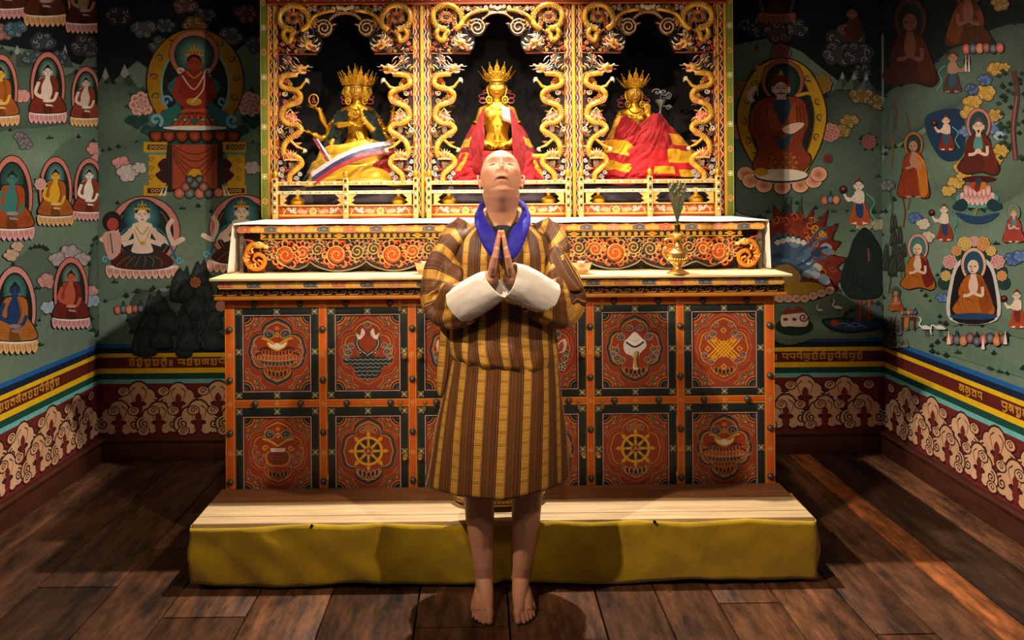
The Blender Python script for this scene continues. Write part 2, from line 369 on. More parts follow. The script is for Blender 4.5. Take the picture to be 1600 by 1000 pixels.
def seated(P, x, y, s, skin, robe, halo=('9fb7a6', '1f3a34'), rim=('e9a98a', 'c8746a'), lot=('d98a8a', 'f2c4bb'), robe2=None, bare=True, crown=False, hair='181a22', mand=True, lw=1.08, sh=1):
    T(P, x, y, s, s*sh); robe2 = robe2 or robe; dk = mix(hx(robe), hx('24100a'), .55)
    if mand:
        P.el(0, 0, 1.04, 2.07, SK, n=36); P.el(0, 0, .99, 2.02, rim[0], rim[1], n=36); P.el(0, .12, .84, 1.86, SK, n=36); P.el(0, .14, .8, 1.82, '2b2b2c', '15211f', n=36)
    P.el(0, -.82, .58, .85, SK, n=26); P.el(0, -.82, .55, .82, halo[0], halo[1], n=26)
    lotus_row(P, lw, 2.0, .55, 8, *lot)
    P.el(0, 1.48, 1.0, .16, 'f0ece0')
    # robe and crossed legs
    for g, c in ((.05, SK), (0, robe)):
        P.poly(cr([(-.5-g, .4), (-1.0-g, 1.05-g), (-.98-g, 1.4+g), (-.3, 1.5+g), (.3, 1.5+g), (.98+g, 1.4+g), (1.0+g, 1.05-g), (.5+g, .4)], 4), c)
    P.poly(cr([(-.2, .9), (.05, 1.0), (.3, 1.45), (0, 1.52), (-.3, 1.45)], 3), dk)
    for sg in (-1, 1):
        for q in range(3): P.line(cr([(.95*sg-.1*q*sg, 1.1+.08*q), (.6*sg, .95+.14*q), (.25*sg, 1.2+.08*q)], 4, False), .045, dk, taper=True)
    sk2 = skin if bare else robe2
    for g, c in ((.05, SK), (0, sk2)):
        P.poly(cr([(-.17, -.6-g), (-.52-g, -.42-g), (-.5-g, .5), (0, .75), (.5+g, .5), (.52+g, -.42-g), (.17, -.6-g)], 4), c)
    P.poly(cr([(.12, -.56), (.55, -.42), (.62, .3), (.55, .9), (.1, .85), (.28, .2)], 4), robe)
    P.line(cr([(.15, -.5), (.3, 0), (.2, .8)], 4, False), .05, dk)
    if not bare or sh: P.poly(cr([(-.14, -.56), (-.52, -.4), (-.62, .35), (-.4, .4), (-.35, -.1)], 4), robe2)
    P.line(cr([(-.52, -.3), (-.7, .35), (-.25, .62)], 4, False), .2, skin if bare else robe2)
    P.line(cr([(.55, .3), (.35, .75), (.0, .78)], 4, False), .17, skin)
    P.el(-.1, .66, .22, .1, skin); P.el(.0, .8, .3, .09, mix(hx(skin), hx('ffffff'), .2))
    P.poly([(-.16, .98), (.2, 1.02), (.35, 1.12), (-.1, 1.1)], mix(hx(skin), hx('ffffff'), .2))
    P.poly([(-.1, -.68), (.1, -.68), (.13, -.45), (-.13, -.45)], skin)
    if crown:
        for k in range(-2, 3): P.poly([(k*.12-.08, -1.08), (k*.12, -1.48+abs(k)*.08), (k*.12+.08, -1.08)], 'd9a21b')
    face(P, 0, -.88, .25, skin, hair, bun=not crown)
    P.T = None
def monk(P, x, y, s, skin, robe, robe2, hc='2f5a55', rim='d98a80', fl=1, seat=None, bald=True, stand=0, hair='5a5048', beard=0):
    T(P, x, y, s, fl=fl); dk = mix(hx(robe), hx('1c0c08'), .55); H = 1.2+stand
    P.el(0, -1.05, .62, .82, SK, n=26); P.el(0, -1.05, .59, .79, rim, n=26); P.el(0, -1.03, .47, .66, hc, mix(hx(hc), hx('101c1c'), .3), n=26)
    for g, c in ((.06, SK), (0, robe)):
        P.poly(cr([(-.25, -.55-g), (-.55-g, -.2), (-.6-g, .4), (-1.0-g, H-.15), (-.6, H+.15+g), (.1, H+.05+g), (.8, H+.2+g), (1.0+g, H-.15), (.62+g, .3), (.5+g, -.3), (.2, -.6-g)], 5), c)
    P.poly(cr([(.1, -.5), (.5, -.25), (.75, .3), (.9, H-.2), (.45, H+.05), (.2, .5)], 5), robe2)
    P.poly(cr([(-.12, -.5), (.12, -.5), (.2, .1), (-.05, .35), (-.25, .0)], 4), skin if bald else '4f8f8a')
    d2 = mix(hx(robe2), hx('1c0c08'), .5)
    for q in range(4): P.line(cr([(.35+.1*q, -.2+.2*q), (.45+.08*q, .3+.1*q), (.3+.15*q, H-.2)], 4, False), .05, d2, taper=True)
    for q in range(5): P.line(cr([(-.5+.05*q, .2+.1*q), (-.75+.22*q, .7), (-.5+.25*q, H)], 4, False), .05, dk, taper=True)
    P.line(cr([(-.45, -.15), (-.6, .35), (-.15, .3)], 4, False), .26, robe if fl > 0 else robe2); P.line(cr([(-.5, .42), (-.25, .4), (.0, .22)], 4, False), .15, skin); P.line(cr([(.42, .0), (.4, .42), (.02, .3)], 4, False), .15, skin)
    P.el(-.02, .25, .15, .12, skin)
    P.poly([(-.12, -.75), (.1, -.75), (.12, -.45), (-.14, -.45)], skin)
    if bald:
        P.el(-.02, -.95, .3, .36, SK, n=20); P.el(-.02, -.95, .27, .33, skin, n=20)
        P.line([(-.2, -.95), (-.1, -.98)], .05, SK); P.line([(.02, -.95), (.12, -.98)], .05, SK); P.line([(-.08, -.92), (-.12, -.8), (-.05, -.78)], .04, '8a4a34'); P.line([(-.14, -.72), (.0, -.72)], .05, '9c2f24')
    else: face(P, 0, -.95, .27, skin, hair, beard=beard)
    if stand:
        for q in (-1, 1): P.el(.3*q, H+.12, .2, .08, skin)
    if seat: P.el(0, H+.2, 1.15, .16, seat)
    P.T = None
def attendant(P, x, y, s, fl=1, top='e8d5c4', bot='b5502a', bot2='20406a', kneel=0):
    T(P, x, y, s, fl=fl)
    P.line(cr([(.4, -.3), (.8, .1), (.6, .6), (.9, 1.1)], 4, False), .08, '5a9a94')
    P.poly(cr([(-.2, -.4), (.25, -.4), (.25, .25), (-.15, .25)], 3), top); P.poly(cr([(-.22, .2), (.3, .2), (.55, 1.2), (-.45, 1.2), (-.35, .7)], 3), bot); P.poly(cr([(-.15, .2), (.2, .2), (.2, .9), (-.1, .8)], 3), bot2)
    P.line(cr([(-.15, -.25), (-.5, .05), (-.75, -.35)], 4, False), .13, top); P.line(cr([(.2, -.25), (.1, .15), (-.6, -.1)], 4, False), .12, top)
    P.el(-.78, -.5, .2, .22, '231c20'); P.el(-.78, -.55, .1, .08, 'b03a2a')
    face(P, .0, -.7, .24, top, '6a3a22'); P.poly([(-.4, 1.2), (-.1, 1.1), (-.1, 1.25)], top); P.poly([(.5, 1.2), (.2, 1.1), (.2, 1.25)], top); P.T = None
def crane(P, x, y, s, fl=1, down=0):
    T(P, x, y, s, fl=fl)
    P.poly(cr([(-.5, -.1), (0, -.35), (.6, -.1), (.9, .2), (.3, .25), (-.3, .2)], 4), SK); P.poly(cr([(-.46, -.1), (0, -.3), (.55, -.08), (.75, .15), (.3, .2), (-.3, .15)], 4), 'e6e4dc')
    nk = [(-.4, -.1), (-.7, -.4), (-.45, -.8), (-.6, -1.15)] if not down else [(-.4, -.1), (-.8, -.3), (-.95, .2), (-.9, .7)]
    P.line(cr(nk, 4, False), .17, 'e6e4dc'); hx_, hy = nk[-1]; P.el(hx_, hy, .14, .1, 'e6e4dc'); P.el(hx_, hy-.08, .08, .05, 'b03a2a'); P.line([(hx_, hy), (hx_-.35, hy+.12)], .06, SK)
    for q in (0, .25): P.line([(q, .2), (q+.03, 1.0)], .06, '3a3a3a')
    P.T = None
def tuft(P, x, y, s=6): P.poly([(x-s, y+s*.3), (x-s*.5, y-s*.2), (x-s*.4, y+s*.1), (x, y-s*.8), (x+s*.2, y), (x+s*.7, y-s*.3), (x+s, y+s*.3)], '1c3a2c')
def hill(P, pts, c='3c5a45', c2='23372d', edge=True, seed=1):
    q = cr(pts, 8); P.fan(q, mix(hx(c), hx('a4b0a6'), .2), mix(hx(c2), hx('98a49a'), .10), rings=3); rr = random.Random(seed); tft = []
    if edge:
        m = len(q); 
        for i in range(0, m, 2):
            if rr.random() < .7: x, y = q[i]; s = rr.uniform(3, 6); P.poly([(x-s, y+1), (x-s*.3, y-s*.5), (x, y-s), (x+s*.4, y-s*.3), (x+s, y+1), (x, y+s*.8)], '1b2b22', inc=False)
        P.k += 1
def fruits(P, x, y, s, n=7, seed=3):
    rr = random.Random(seed); cs = ['b8452a', '26424a', 'c8742a', '7c2a22', '1f2c36']
    for k in range(n):
        fx = x+(k-(n-1)/2)*s*1.5; fy = y-rr.uniform(0, s*.8); c = cs[k % 5]; P.el(fx, fy, s*1.0, s*1.25, SK, n=14); P.el(fx, fy, s*.9, s*1.15, mix(hx(c), (1, 1, 1, 1), .25), c, n=14)
        if k % 3 == 1: P.poly([(fx-s*.5, fy-s*.9), (fx, fy-s*2.4), (fx+s*.5, fy-s*.9)], c)
def rocks(P, cx, cy, w, h, c='1f2826', c2='3b4540', seed=5, rows=5):
    rr = random.Random(seed)
    for r in range(rows):
        t = r/(rows-1); y = cy-h/2+h*t; ww = w*(.30+.70*t); n = 2+r
        for k in range(n):
            x = cx-ww/2+ww*(k+.5)/n+rr.uniform(-.12, .12)*w; yy = y+rr.uniform(-.08, .08)*h; s = ww/n*rr.uniform(.6, .95); hh = h*rr.uniform(.2, .34); lean = rr.uniform(-.4, .4)*s
            o = [(x-s, yy+hh*.7), (x-s*.85, yy-hh*.1), (x-s*.4+lean, yy-hh*.75), (x+lean, yy-hh*.55), (x+s*.35+lean, yy-hh*.85), (x+s*.8, yy-hh*.2), (x+s, yy+hh*.7), (x, yy+hh*.9)]
            P.poly(cr(o, 4), '10171a'); P.fan(cr([(x+(a-x)*.93, yy+(b-yy)*.92) for a, b in o], 4), c2, c, rings=3)
            for q in range(3): P.line(cr([(x-s*.7+q*s*.2, yy+hh*.5), (x-s*.5+q*s*.3+lean, yy-hh*.1), (x-s*.2+q*s*.3+lean, yy-hh*.45)], 4, False), 1.1, '55615a' if q == 0 else '12191a', taper=True)
def mountain(P, x, y, w, h):
    P.poly([(x-w, y), (x-w*.3, y-h*.6), (x, y-h), (x+w*.4, y-h*.5), (x+w, y)], '5c645c'); P.poly([(x-w*.1, y), (x, y-h), (x+w*.4, y-h*.5), (x+w, y)], '3e4844'); P.poly([(x-w*.22, y-h*.68), (x, y-h), (x+w*.25, y-h*.68), (x, y-h*.55)], '9aa298')
# ---- wall shells: colour bands in wall coordinates -----------------------
def wall(name, mapw, u0, u1):
    P = Paint(mapw, eps=5e-6, w0=0)
    P.rect(u0, -.05, u1, Z_TOP, '6a806e'); P.rect(u0, Z_BASE-.01, u1, Z_DADO, '6e211c', inc=False)
    for a, b, c in stripes: P.rect(u0, b, u1, a, c, inc=False)
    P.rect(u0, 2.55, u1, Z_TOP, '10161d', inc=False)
    return P
def dado(P, u0, u1):
    P.lay(4); hgt = Z_DADO-Z_BASE; w_ = .262; k = 0; u = u0
    n = int((u1-u0)/w_)+1; w_ = (u1-u0)/n
    for r, (zz, off, fl) in enumerate(((.74, 0, 1), (.30, .5, 1))):
        for i in range(n+1):
            x = u0+(i+off)*w_
            if x > u1-.05 or x < u0+.05: continue
            z = Z_BASE+hgt*zz
            s = .152 if (i+r) % 2 else .142
            # skip what would poke past the band
            ruyi(P, x, min(z, Z_DADO-.115), s, 'cf9d74' if (i+r) % 3 else 'd8a880', '3a1a18', '6e211c')
    for i in range(n*4):
        x = u0+(i+.5)*w_/4; 
        if x > u1-.04 or x < u0+.04: continue
        z = Z_BASE+hgt*((.12, .5, .86, .5)[i % 4])
        T(P, x, z, .05); P.el(0, 0, .8, .62, '3a1a18', n=12); P.el(0, 0, .66, .5, 'd2a078', n=12); P.spiral(0, 0, .4, 1.3, .12, '3a1a18', n=14); P.T = None
def script_band(P, u0, u1, seed, fl=1):
    """a running line of head-stroked letters between the yellow stripes"""
    za, zb = stripes[3][0], stripes[3][1]; h = za-zb; zt = za-.22*h; zl = zb+.2*h; rr = random.Random(seed); P.lay(3); x = u0; lw = h*.085; c = 'c98a2e'
    g = 0
    while x < u1-h:
        w_ = h*rr.uniform(.55, .72); g += 1
        X = lambda a: (x+w_*a) 
        Zz = lambda b: zl+(zt-zl)*b
        P.line([(X(0), Zz(1)), (X(1), Zz(1))], lw*1.7, c, inc=False)
        P.line([(X(.82), Zz(1)), (X(.84), Zz(.1))], lw*1.7, c, inc=False)
        k = rr.randrange(6)
        if k == 0: P.line([(X(a), Zz(b)) for a, b in cr([(.2, 1), (.15, .6), (.45, .45), (.8, .5)], 4, False)], lw*1.5, c)
        if k == 1: P.line([(X(a), Zz(b)) for a, b in cr([(.8, .75), (.4, .8), (.15, .5), (.35, .2), (.55, .35)], 4, False)], lw*1.5, c)
        if k == 2: P.line([(X(a), Zz(b)) for a, b in cr([(.1, .85), (.5, .7), (.25, .45), (.6, .2), (.3, .02)], 4, False)], lw*1.5, c)
        if k == 3: P.line([(X(.2), Zz(1)), (X(.2), Zz(.45)), (X(.82), Zz(.45))], lw*1.5, c)
        if k == 4: P.line([(X(a), Zz(b)) for a, b in cr([(.5, 1), (.2, .75), (.5, .55), (.15, .3), (.5, .1), (.8, .25)], 4, False)], lw*1.5, c)
        if k == 5: P.line([(X(a), Zz(b)) for a, b in cr([(.35, .95), (.08, .55), (.38, .3), (.6, .6), (.35, .8)], 4, False)], lw*1.5, c)
        if rr.random() < .35: P.line([(X(a), Zz(b)) for a, b in cr([(.3, 1.02), (.5, 1.22), (.9, 1.28)], 4, False)], lw*1.4, c)
        if rr.random() < .3: P.line([(X(a), Zz(b)) for a, b in cr([(.82, .1), (.5, -.12), (.2, 0)], 4, False)], lw*1.3, c)
        x += w_*1.12
        if g in (5, ): x += h*.15; P.line([(x, Zz(1)), (x, Zz(0))], lw*1.6, c); P.line([(x+h*.18, Zz(1)), (x+h*.18, Zz(0))], lw*1.6, c, inc=False); x += h*.7
def px_map(kind):
    if kind == 'back': return lambda u, v, w_: WY(u, v, YB) + V((0, -w_, 0))
    if kind == 'left': return lambda u, v, w_: WX(u, v, XL) + V((w_, 0, 0))
    return lambda u, v, w_: WX(u, v, XR) + V((-w_, 0, 0))
# ================================================================ MURALS
# --- back wall
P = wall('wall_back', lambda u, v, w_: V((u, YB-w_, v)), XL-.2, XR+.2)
dado(P, XL, XL+1.2); dado(P, XR-1.2, XR)
script_band(P, WY(201, 560, YB).x, WY(420, 560, YB).x, 3); script_band(P, WY(1150, 560, YB).x, WY(1362, 560, YB).x, 8)
P.mapf = px_map('back'); BK = P
PINK, PK2, GOLD, RUST, ORG = 'd69389', 'f0c8bd', 'c99a22', '7a2c1a', 'b5502a'
# left half
P.lay(300); P.poly([(150, -60), (440, -60), (440, 100), (395, 60), (350, 95), (290, 70), (250, 120), (215, 95), (150, 150)], '101820')
for x, w_, h in ((195, 30, 50), (165, 22, 45), (235, 26, 30)): mountain(P, x, 150, w_, h)
hill(P, [(150, 140), (190, 130), (240, 150), (260, 200), (210, 240), (150, 225)], '4b6a52', '34503f')
hill(P, [(150, 250), (200, 225), (260, 215), (330, 240), (410, 225), (412, 330), (300, 345), (150, 330)], '5f7d64', '3a5745')
hill(P, [(150, 330), (230, 320), (330, 330), (352, 420), (330, 445), (240, 450), (165, 470), (150, 450)], '6b8068', '4e6650')
hill(P, [(215, 455), (260, 455), (300, 430), (345, 440), (352, 525), (230, 530), (200, 500)], '33483a', '22332a')
P.lay(700)
for i, (x, y, s, c) in enumerate(((185, 25, 22, '2c3438'), (225, 45, 20, '5a5f60'), (290, 8, 20, '6d4a48'), (320, 25, 18, '41464a'), (385, 22, 20, '6d3f3e'), (250, 70, 18, '46565a'), (360, 58, 20, '505a5c'), (260, 40, 16, '3c4a4e'), (400, 70, 18, '4c5254'), (305, 42, 22, '7a5426'))): cloud(P, x, y, s, c, '1c2022', i)
for i, (x, y, s, c) in enumerate(((190, 255, 14, PINK), (200, 270, 18, 'c9bcb4'), (218, 262, 12, 'c9bcb4'), (395, 262, 14, 'b9aaa4'))): cloud(P, x, y, s, c, '2e2a2c', i+20)
P.lay(900)
peony(P, 222, 163, 19, 'b86058', PK2, '1f4a40'); peony(P, 391, 163, 19, 'b86058', PK2, '1f4a40')
for x, y, fl in ((240, 205, 1), (370, 205, -1), (215, 190, 1), (396, 190, -1)): T(P, x, y, 20, fl=fl); P.poly(cr([(-1, 0), (-.6, -.5), (0, -.3), (.5, -.6), (.9, 0), (.4, .3), (0, .6), (-.5, .3)], 3), '1d463f'); P.T = None
# great enthroned figure
P.el(305.5, 128, 77, 84, SK, n=48); P.el(305.5, 128, 75, 82, GOLD, 'a87a18', n=48); P.el(305.5, 134, 54, 66, '6fb0ac', n=44); P.el(305.5, 134, 51, 63, '1c2228', n=44)
for k in range(22):
    a = pi*.12+2*pi*k/22; P.line([(305.5+30*cos(a), 134+34*sin(a)), (305.5+49*cos(a), 134+60*sin(a))], .7, '4c4a3a', inc=False)
P.k += 1
for k in range(14):
    a = -pi/2+(k-6.5)*.42; x, y = 305.5+64*cos(a), 128+73*sin(a); P.spiral(x, y, 6.5, 1.2, 2.4, '5a1e1a' if k % 2 else '1f4a50', a0=a, n=12, taper=True)
P.el(304, 85, 39.5, 38, SK, n=40); P.el(304, 85, 38.5, 37, 'cf8d74', 'b8705c', n=40); P.el(304, 86, 31.5, 30.5, '79aaa0', '18342e', n=36)
# robe, legs
P.poly(cr([(262, 190), (285, 172), (305, 168), (328, 172), (350, 190), (352, 200), (305, 205), (258, 200)], 5), ORG)
for sg in (-1, 1):
    P.poly(cr([(304+sg*20, 118), (304+sg*42, 135), (304+sg*28, 160), (304+sg*50, 175), (304+sg*58, 192), (304+sg*38, 198), (304+sg*20, 178), (304+sg*26, 150)], 4), '2b6a64'); P.spiral(304+sg*44, 158, 9, 1.1, 4, '6fa8b8', a0=0, hand=sg); P.spiral(304+sg*60, 188, 11, 1.1, 5, '79b0c0', a0=1, hand=sg); P.spiral(304+sg*22, 112, 7, 1.1, 3.4, 'd8c8b0', a0=1, hand=sg)
P.poly(cr([(296, 108), (312, 108), (329, 120), (331, 145), (322, 168), (286, 168), (277, 145), (279, 120)], 4), '8f2c20')
P.line(cr([(280, 124), (275, 150), (298, 160)], 4, False), 9, '9c3626'); P.line(cr([(328, 124), (333, 150), (310, 160)], 4, False), 9, '8f2c20')
P.el(304, 159, 12, 6, GOLD); P.line(cr([(285, 118), (304, 140), (322, 112)], 4, False), 2, 'e0cfc0'); P.line(cr([(320, 112), (318, 140), (300, 160)], 4, False), 2, 'e0cfc0'); P.line(cr([(292, 112), (304, 122), (316, 112)], 4, False), 2, GOLD)
for k in range(5): P.line(cr([(268+k*9, 196), (280+k*9, 180), (300+k*3, 176)], 4, False), 1.6, '5a1e12')
for k in range(5): P.line(cr([(342-k*9, 196), (330-k*9, 180), (308-k*3, 176)], 4, False), 1.6, '5a1e12')
for x in (275, 290, 318, 333): P.el(x, 187, 5, 4, '2d5a5a'); P.el(x, 187, 2.4, 2, GOLD)
P.el(304, 190, 6, 4, '2d5a5a')
T(P, 304, 97, 13)
for k in range(-2, 3): P.poly([(k*.42-.28, -.7), (k*.42, -2.4+abs(k)*.45), (k*.42+.28, -.7)], GOLD); P.el(k*.42, -1.1, .1, .14, 'a03020')
P.T = None; face(P, 304, 99, 11.5, 'a33a28', '20160f', bun=0)
# lotus + throne
T(P, 305, 0, 1); P.poly([(-78, 202), (78, 202), (66, 226), (-66, 226)], '274f4a')
for k in range(7):
    x = -60+k*20; P.poly(cr([(x-12, 206), (x-9, 220), (x, 225), (x+9, 220), (x+12, 206)], 3), SK); P.fan(cr([(x-8, 207), (x-7, 217), (x, 221), (x+7, 217), (x+8, 207)], 3), ORG, RUST, rings=2)
P.el(0, 200, 50, 3.5, 'e4ddd0')
for sg in (-1, 1):
    a, b = sorted((sg*80, sg*43)); P.rect(a, 222, b, 238, GOLD); P.rect(a+6, 226, b-2, 234, '4a1a14')
    for q in range(4): P.ring(a+12+q*6.5, 230, 2.4, 2.2, 1, 'd9b45a', n=8)
    P.rect(a+4, 238, b-2, 242, '5a8a88'); P.rect(a+8, 242, b-2, 290, GOLD); P.poly(cr([(sg*44, 248), (sg*58, 256), (sg*54, 266), (sg*62, 274), (sg*44, 286)], 3), '3c1614'); P.rect(a, 290, b, 306, GOLD); P.rect(a+6, 294, b-2, 302, '4a1a14')
    for q in range(3): P.spiral(sg*68, 250+q*14, 5, 1.2, 1.2, '7a5510', hand=sg)
    for q in range(3): P.ring(a+14+q*6.5, 298, 2.4, 2.2, 1, 'd9b45a', n=8)
P.rect(-44, 226, 44, 300, '2c2420'); P.poly([(-35, 226), (35, 226), (35, 295), (-35, 295)], 'a5482a')
for q in range(5): P.line(cr([(-34, 228+q*4), (-15, 238+q*9), (0, 241+q*11), (15, 238+q*9), (34, 228+q*4)], 4, False), 1.6, '5e2414')
P.poly(cr([(-8, 280), (-10, 270), (0, 263), (10, 270), (8, 280)], 3), GOLD)
for x, y, r, c in ((-24, 302, 8, 'b5502a'), (-8, 302, 8, '274f4a'), (8, 302, 8, 'b5502a'), (22, 302, 8, '20262c'), (37, 301, 7, 'c06a3a'), (-14, 292, 7, '8a3a24'), (14, 292, 7, '8a3a24'), (-1, 286, 9, '23332e'), (7, 280, 6, '23332e'), (-8, 281, 6, '23332e')): P.el(x, y, r+1, r+1, SK); P.el(x, y, r, r, mix(hx(c), (1, .9, .8, 1), .25), c)
for sg in (-1, 1): P.poly([(sg*46, 306), (sg*42, 288), (sg*50, 306)], 'e0d4c0'); P.poly([(sg*52, 306), (sg*48, 290), (sg*56, 306)], 'e0d4c0')
P.T = None
# two seated pale figures
P.lay(1300)
for fx, fy, fs, mi in ((223, 372, 1, 0), (378, 366, .95, 0)):
    T(P, fx, fy, fs); P.el(3, -10, 57, 56, SK, n=40); P.el(3, -10, 55.5, 54.5, 'dc9c8e', 'c57f74', n=40); P.el(3, -8, 46, 49, SK, n=36); P.el(3, -8, 44, 47, '2e3a3a', '1d2626', n=36); P.ring(2, -8, 41, 44, 1, '9a7a34', n=36)
    P.el(0, -32, 30, 30, SK, n=32); P.el(0, -32, 29, 29, '5f9fa0', '16383e', n=32); lotus_row(P, 56, 60, 17, 11, 'c87464', 'f0c6b4'); P.el(0, 45, 50, 6, 'efe9e0')
    P.poly(cr([(-22, 18), (-48, 34), (-40, 46), (0, 50), (40, 46), (48, 34), (22, 18)], 4), '4a2018'); P.poly(cr([(-20, 20), (20, 20), (26, 40), (0, 46), (-26, 40)], 4), '28302e')
    for q in range(6): P.line(cr([(-40+q*14, 44), (-30+q*12, 34), (-18+q*7, 28)], 3, False), 1.6, '7a4a2a')
    for sg in (-1, 1):
        P.line(cr([(sg*14, -18), (sg*26, 2), (sg*30, 10)], 4, False), 9, 'e3c3ae'); P.line(cr([(sg*16, -12), (sg*44, 8), (sg*62, 2)], 4, False), 8, 'e3c3ae'); P.line(cr([(sg*30, 10), (sg*12, 4), (sg*4, -2)], 4, False), 7, 'eacdb9'); P.line(cr([(sg*46, 5), (sg*40, -16), (sg*48, -30)], 4, False), 7, 'e3c3ae')
        P.line(cr([(sg*16, -20), (sg*36, -4), (sg*52, 30), (sg*62, 38)], 4, False), 3.4, '2b6a74'); P.spiral(sg*58, 34, 6, 1.2, 2.6, '6fa8b8', hand=sg); P.el(sg*62, 2, 5, 4, 'e8cdb8')
    P.poly(cr([(-15, -22), (15, -22), (12, 4), (16, 22), (-16, 22), (-12, 4)], 4), 'ecd0bb'); P.line(cr([(-10, -18), (0, -6), (10, -18)], 4, False), 1.8, GOLD); P.line(cr([(-13, -14), (0, 10), (13, -14)], 4, False), 1.4, GOLD); P.el(0, 8, 4, 3, GOLD)
    P.poly([(-5, -28), (5, -28), (6, -20), (-6, -20)], 'ecd0bb'); face(P, 0, -36, 11, 'f0d6c4', '181a22', bun=0)
    for k in range(-2, 3): P.poly([(k*5-3.4, -44), (k*5, -60+abs(k)*5), (k*5+3.4, -44)], GOLD); P.el(k*5, -49, 1.4, 1.8, '2a3a30')
    if fx < 300:
        P.el(-47, -26, 15, 16, '241c1c'); P.el(-46, -22, 9, 10, 'b04a34'); P.poly(cr([(-60, -8), (-36, -10), (-34, 20), (-50, 34), (-60, 10)], 3), 'd9a294'); P.line([(-50, -8), (-46, 24)], 2, '2b4a7a'); P.line([(-54, -8), (-52, 20)], 2, GOLD)
    P.T = None
rocks(P, 290, 482, 130, 90); fruits(P, 203, 485, 6, 5)
for x, y in ((213, 455), (250, 465), (180, 440), (285, 325), (205, 190)): tuft(P, x, y)
peony(P, 306, 441, 8, ORG, 'd98a5a'); peony(P, 346, 478, 8, 'b05a50', PINK)
# right half
P.lay(300); P.poly([(1120, -60), (1400, -60), (1400, 150), (1360, 170), (1300, 120), (1250, 80), (1200, 60), (1150, 70), (1120, 60)], '111a20')
hill(P, [(1290, 150), (1340, 140), (1378, 150), (1378, 230), (1330, 240), (1290, 220)], '2a3c30', '1d2a22'); hill(P, [(1140, 190), (1200, 170), (1300, 200), (1378, 240), (1378, 330), (1250, 340), (1140, 320)], '465f4a', '314636')
hill(P, [(1200, 330), (1300, 330), (1378, 345), (1378, 500), (1300, 520), (1205, 525)], '62795f', '435a45'); hill(P, [(1205, 500), (1270, 490), (1378, 500), (1378, 526), (1205, 526)], '6c8468', '4e6950', edge=False)
P.lay(700)
for i, (x, y, s, c) in enumerate(((1190, 42, 22, '3a4246'), (1215, 50, 24, '5e4236'), (1245, 44, 20, '3a4246'), (1320, 60, 30, '3f4544'), (1310, 85, 26, '444a48'), (1340, 85, 24, '3c4240'), (1345, 112, 16, '33393a'), (1345, 150, 20, '7a6030'), (1370, 160, 16, '6e5628'), (1325, 190, 16, '8f7330'), (1315, 205, 14, '8a6c2c'), (1165, 40, 14, '343a3e'), (1295, 205, 14, 'b07a70'), (1350, 352, 16, 'a89a78'), (1370, 350, 12, 'a89a78'))): cloud(P, x, y, s, c, '1c2022', i+50)
for x, w_, h in ((1315, 15, 28), (1333, 18, 26), (1352, 14, 24)): mountain(P, x, 140, w_, h)
T(P, 1213, 5, 26); P.el(0, -.4, 1.1, 1.5, '6e4434'); P.el(0, -.4, .95, 1.35, '141c1e'); P.poly(cr([(-.6, .3), (0, -.9), (.6, .3), (.8, .9), (-.8, .9)], 3), '4a2018'); P.T = None; T(P, 1213, 34, 26); lotus_row(P, 1.1, 0, .5, 7, '8a4438', 'a8654c'); P.T = None
T(P, 1330, 40, 26); P.poly(cr([(-.5, .9), (-.4, -.1), (.2, -.6), (.6, 0), (.5, .9)], 3), '553028'); face(P, 0, -.7, .3, '9a6a58', '1a1a1e'); P.line(cr([(-.3, 0), (-.8, .2), (-.4, .6)], 3, False), .18, '8a5a4a'); P.T = None
P.lay(900)
# robed teacher in a gold pointed mandorla
peony(P, 1219, 84, 15, '6a3430', '96605a'); peony(P, 1284, 132, 14, '7a5a20', 'a88234'); peony(P, 1155, 140, 14, '7a5a20', 'a88234'); peony(P, 1158, 205, 14, '9a544c', PINK); peony(P, 1296, 207, 14, '9a544c', PINK)
ml = cr([(1221, 92), (1262, 110), (1288, 165), (1284, 215), (1262, 262), (1240, 285), (1202, 285), (1180, 262), (1156, 215), (1153, 165), (1180, 110)], 6)
P.poly([(1221+(x-1221)*1.03, 190+(y-190)*1.02) for x, y in ml], SK); P.fan(ml, 'a87a18', GOLD); ml2 = [(1221+(x-1221)*.72, 192+(y-190)*.86) for x, y in ml]; P.poly([(1221+(x-1221)*1.04, 190+(y-190)*1.02) for x, y in ml2], '6a4a10'); P.poly(ml2, '1a2024')
for k in range(30): a = 2*pi*k/30; P.line([(1221+26*cos(a), 185+34*sin(a)), (1221+46*cos(a), 188+80*sin(a)*.95)], .6, '44443a', inc=False)
P.k += 1
for k in range(18):
    t = k/18; i = int(t*len(ml)); x, y = ml[i]; P.spiral(1221+(x-1221)*.86, 190+(y-190)*.93, 6, 1.2, 2.3, '5a1e1a' if k % 2 else '1d3a40', a0=t*6, n=12, taper=True)
P.el(1222, 127, 34, 34, SK, n=36); P.el(1222, 127, 33, 33, 'a85a3c', n=36); P.el(1222, 128, 27.5, 28.5, '2c5044', '142a24', n=34)
for g, c in ((2, SK), (0, '8a3a1e')): P.poly(cr([(1205, 152-g), (1178-g, 165), (1170-g, 200), (1184-g, 230), (1176-g, 262), (1200, 276+g), (1222, 282+g), (1245, 274+g), (1266+g, 250), (1252+g, 225), (1262+g, 190), (1255+g, 160), (1236, 152-g)], 5), c)
P.poly(cr([(1208, 240), (1236, 240), (1246, 278), (1220, 284), (1198, 276)], 4), 'a3541f'); P.poly(cr([(1212, 152), (1230, 152), (1240, 200), (1222, 235), (1204, 200)], 4), '2a4a58'); P.poly(cr([(1204, 160), (1222, 196), (1240, 160), (1244, 190), (1222, 216), (1200, 190)], 4), 'a04a20')
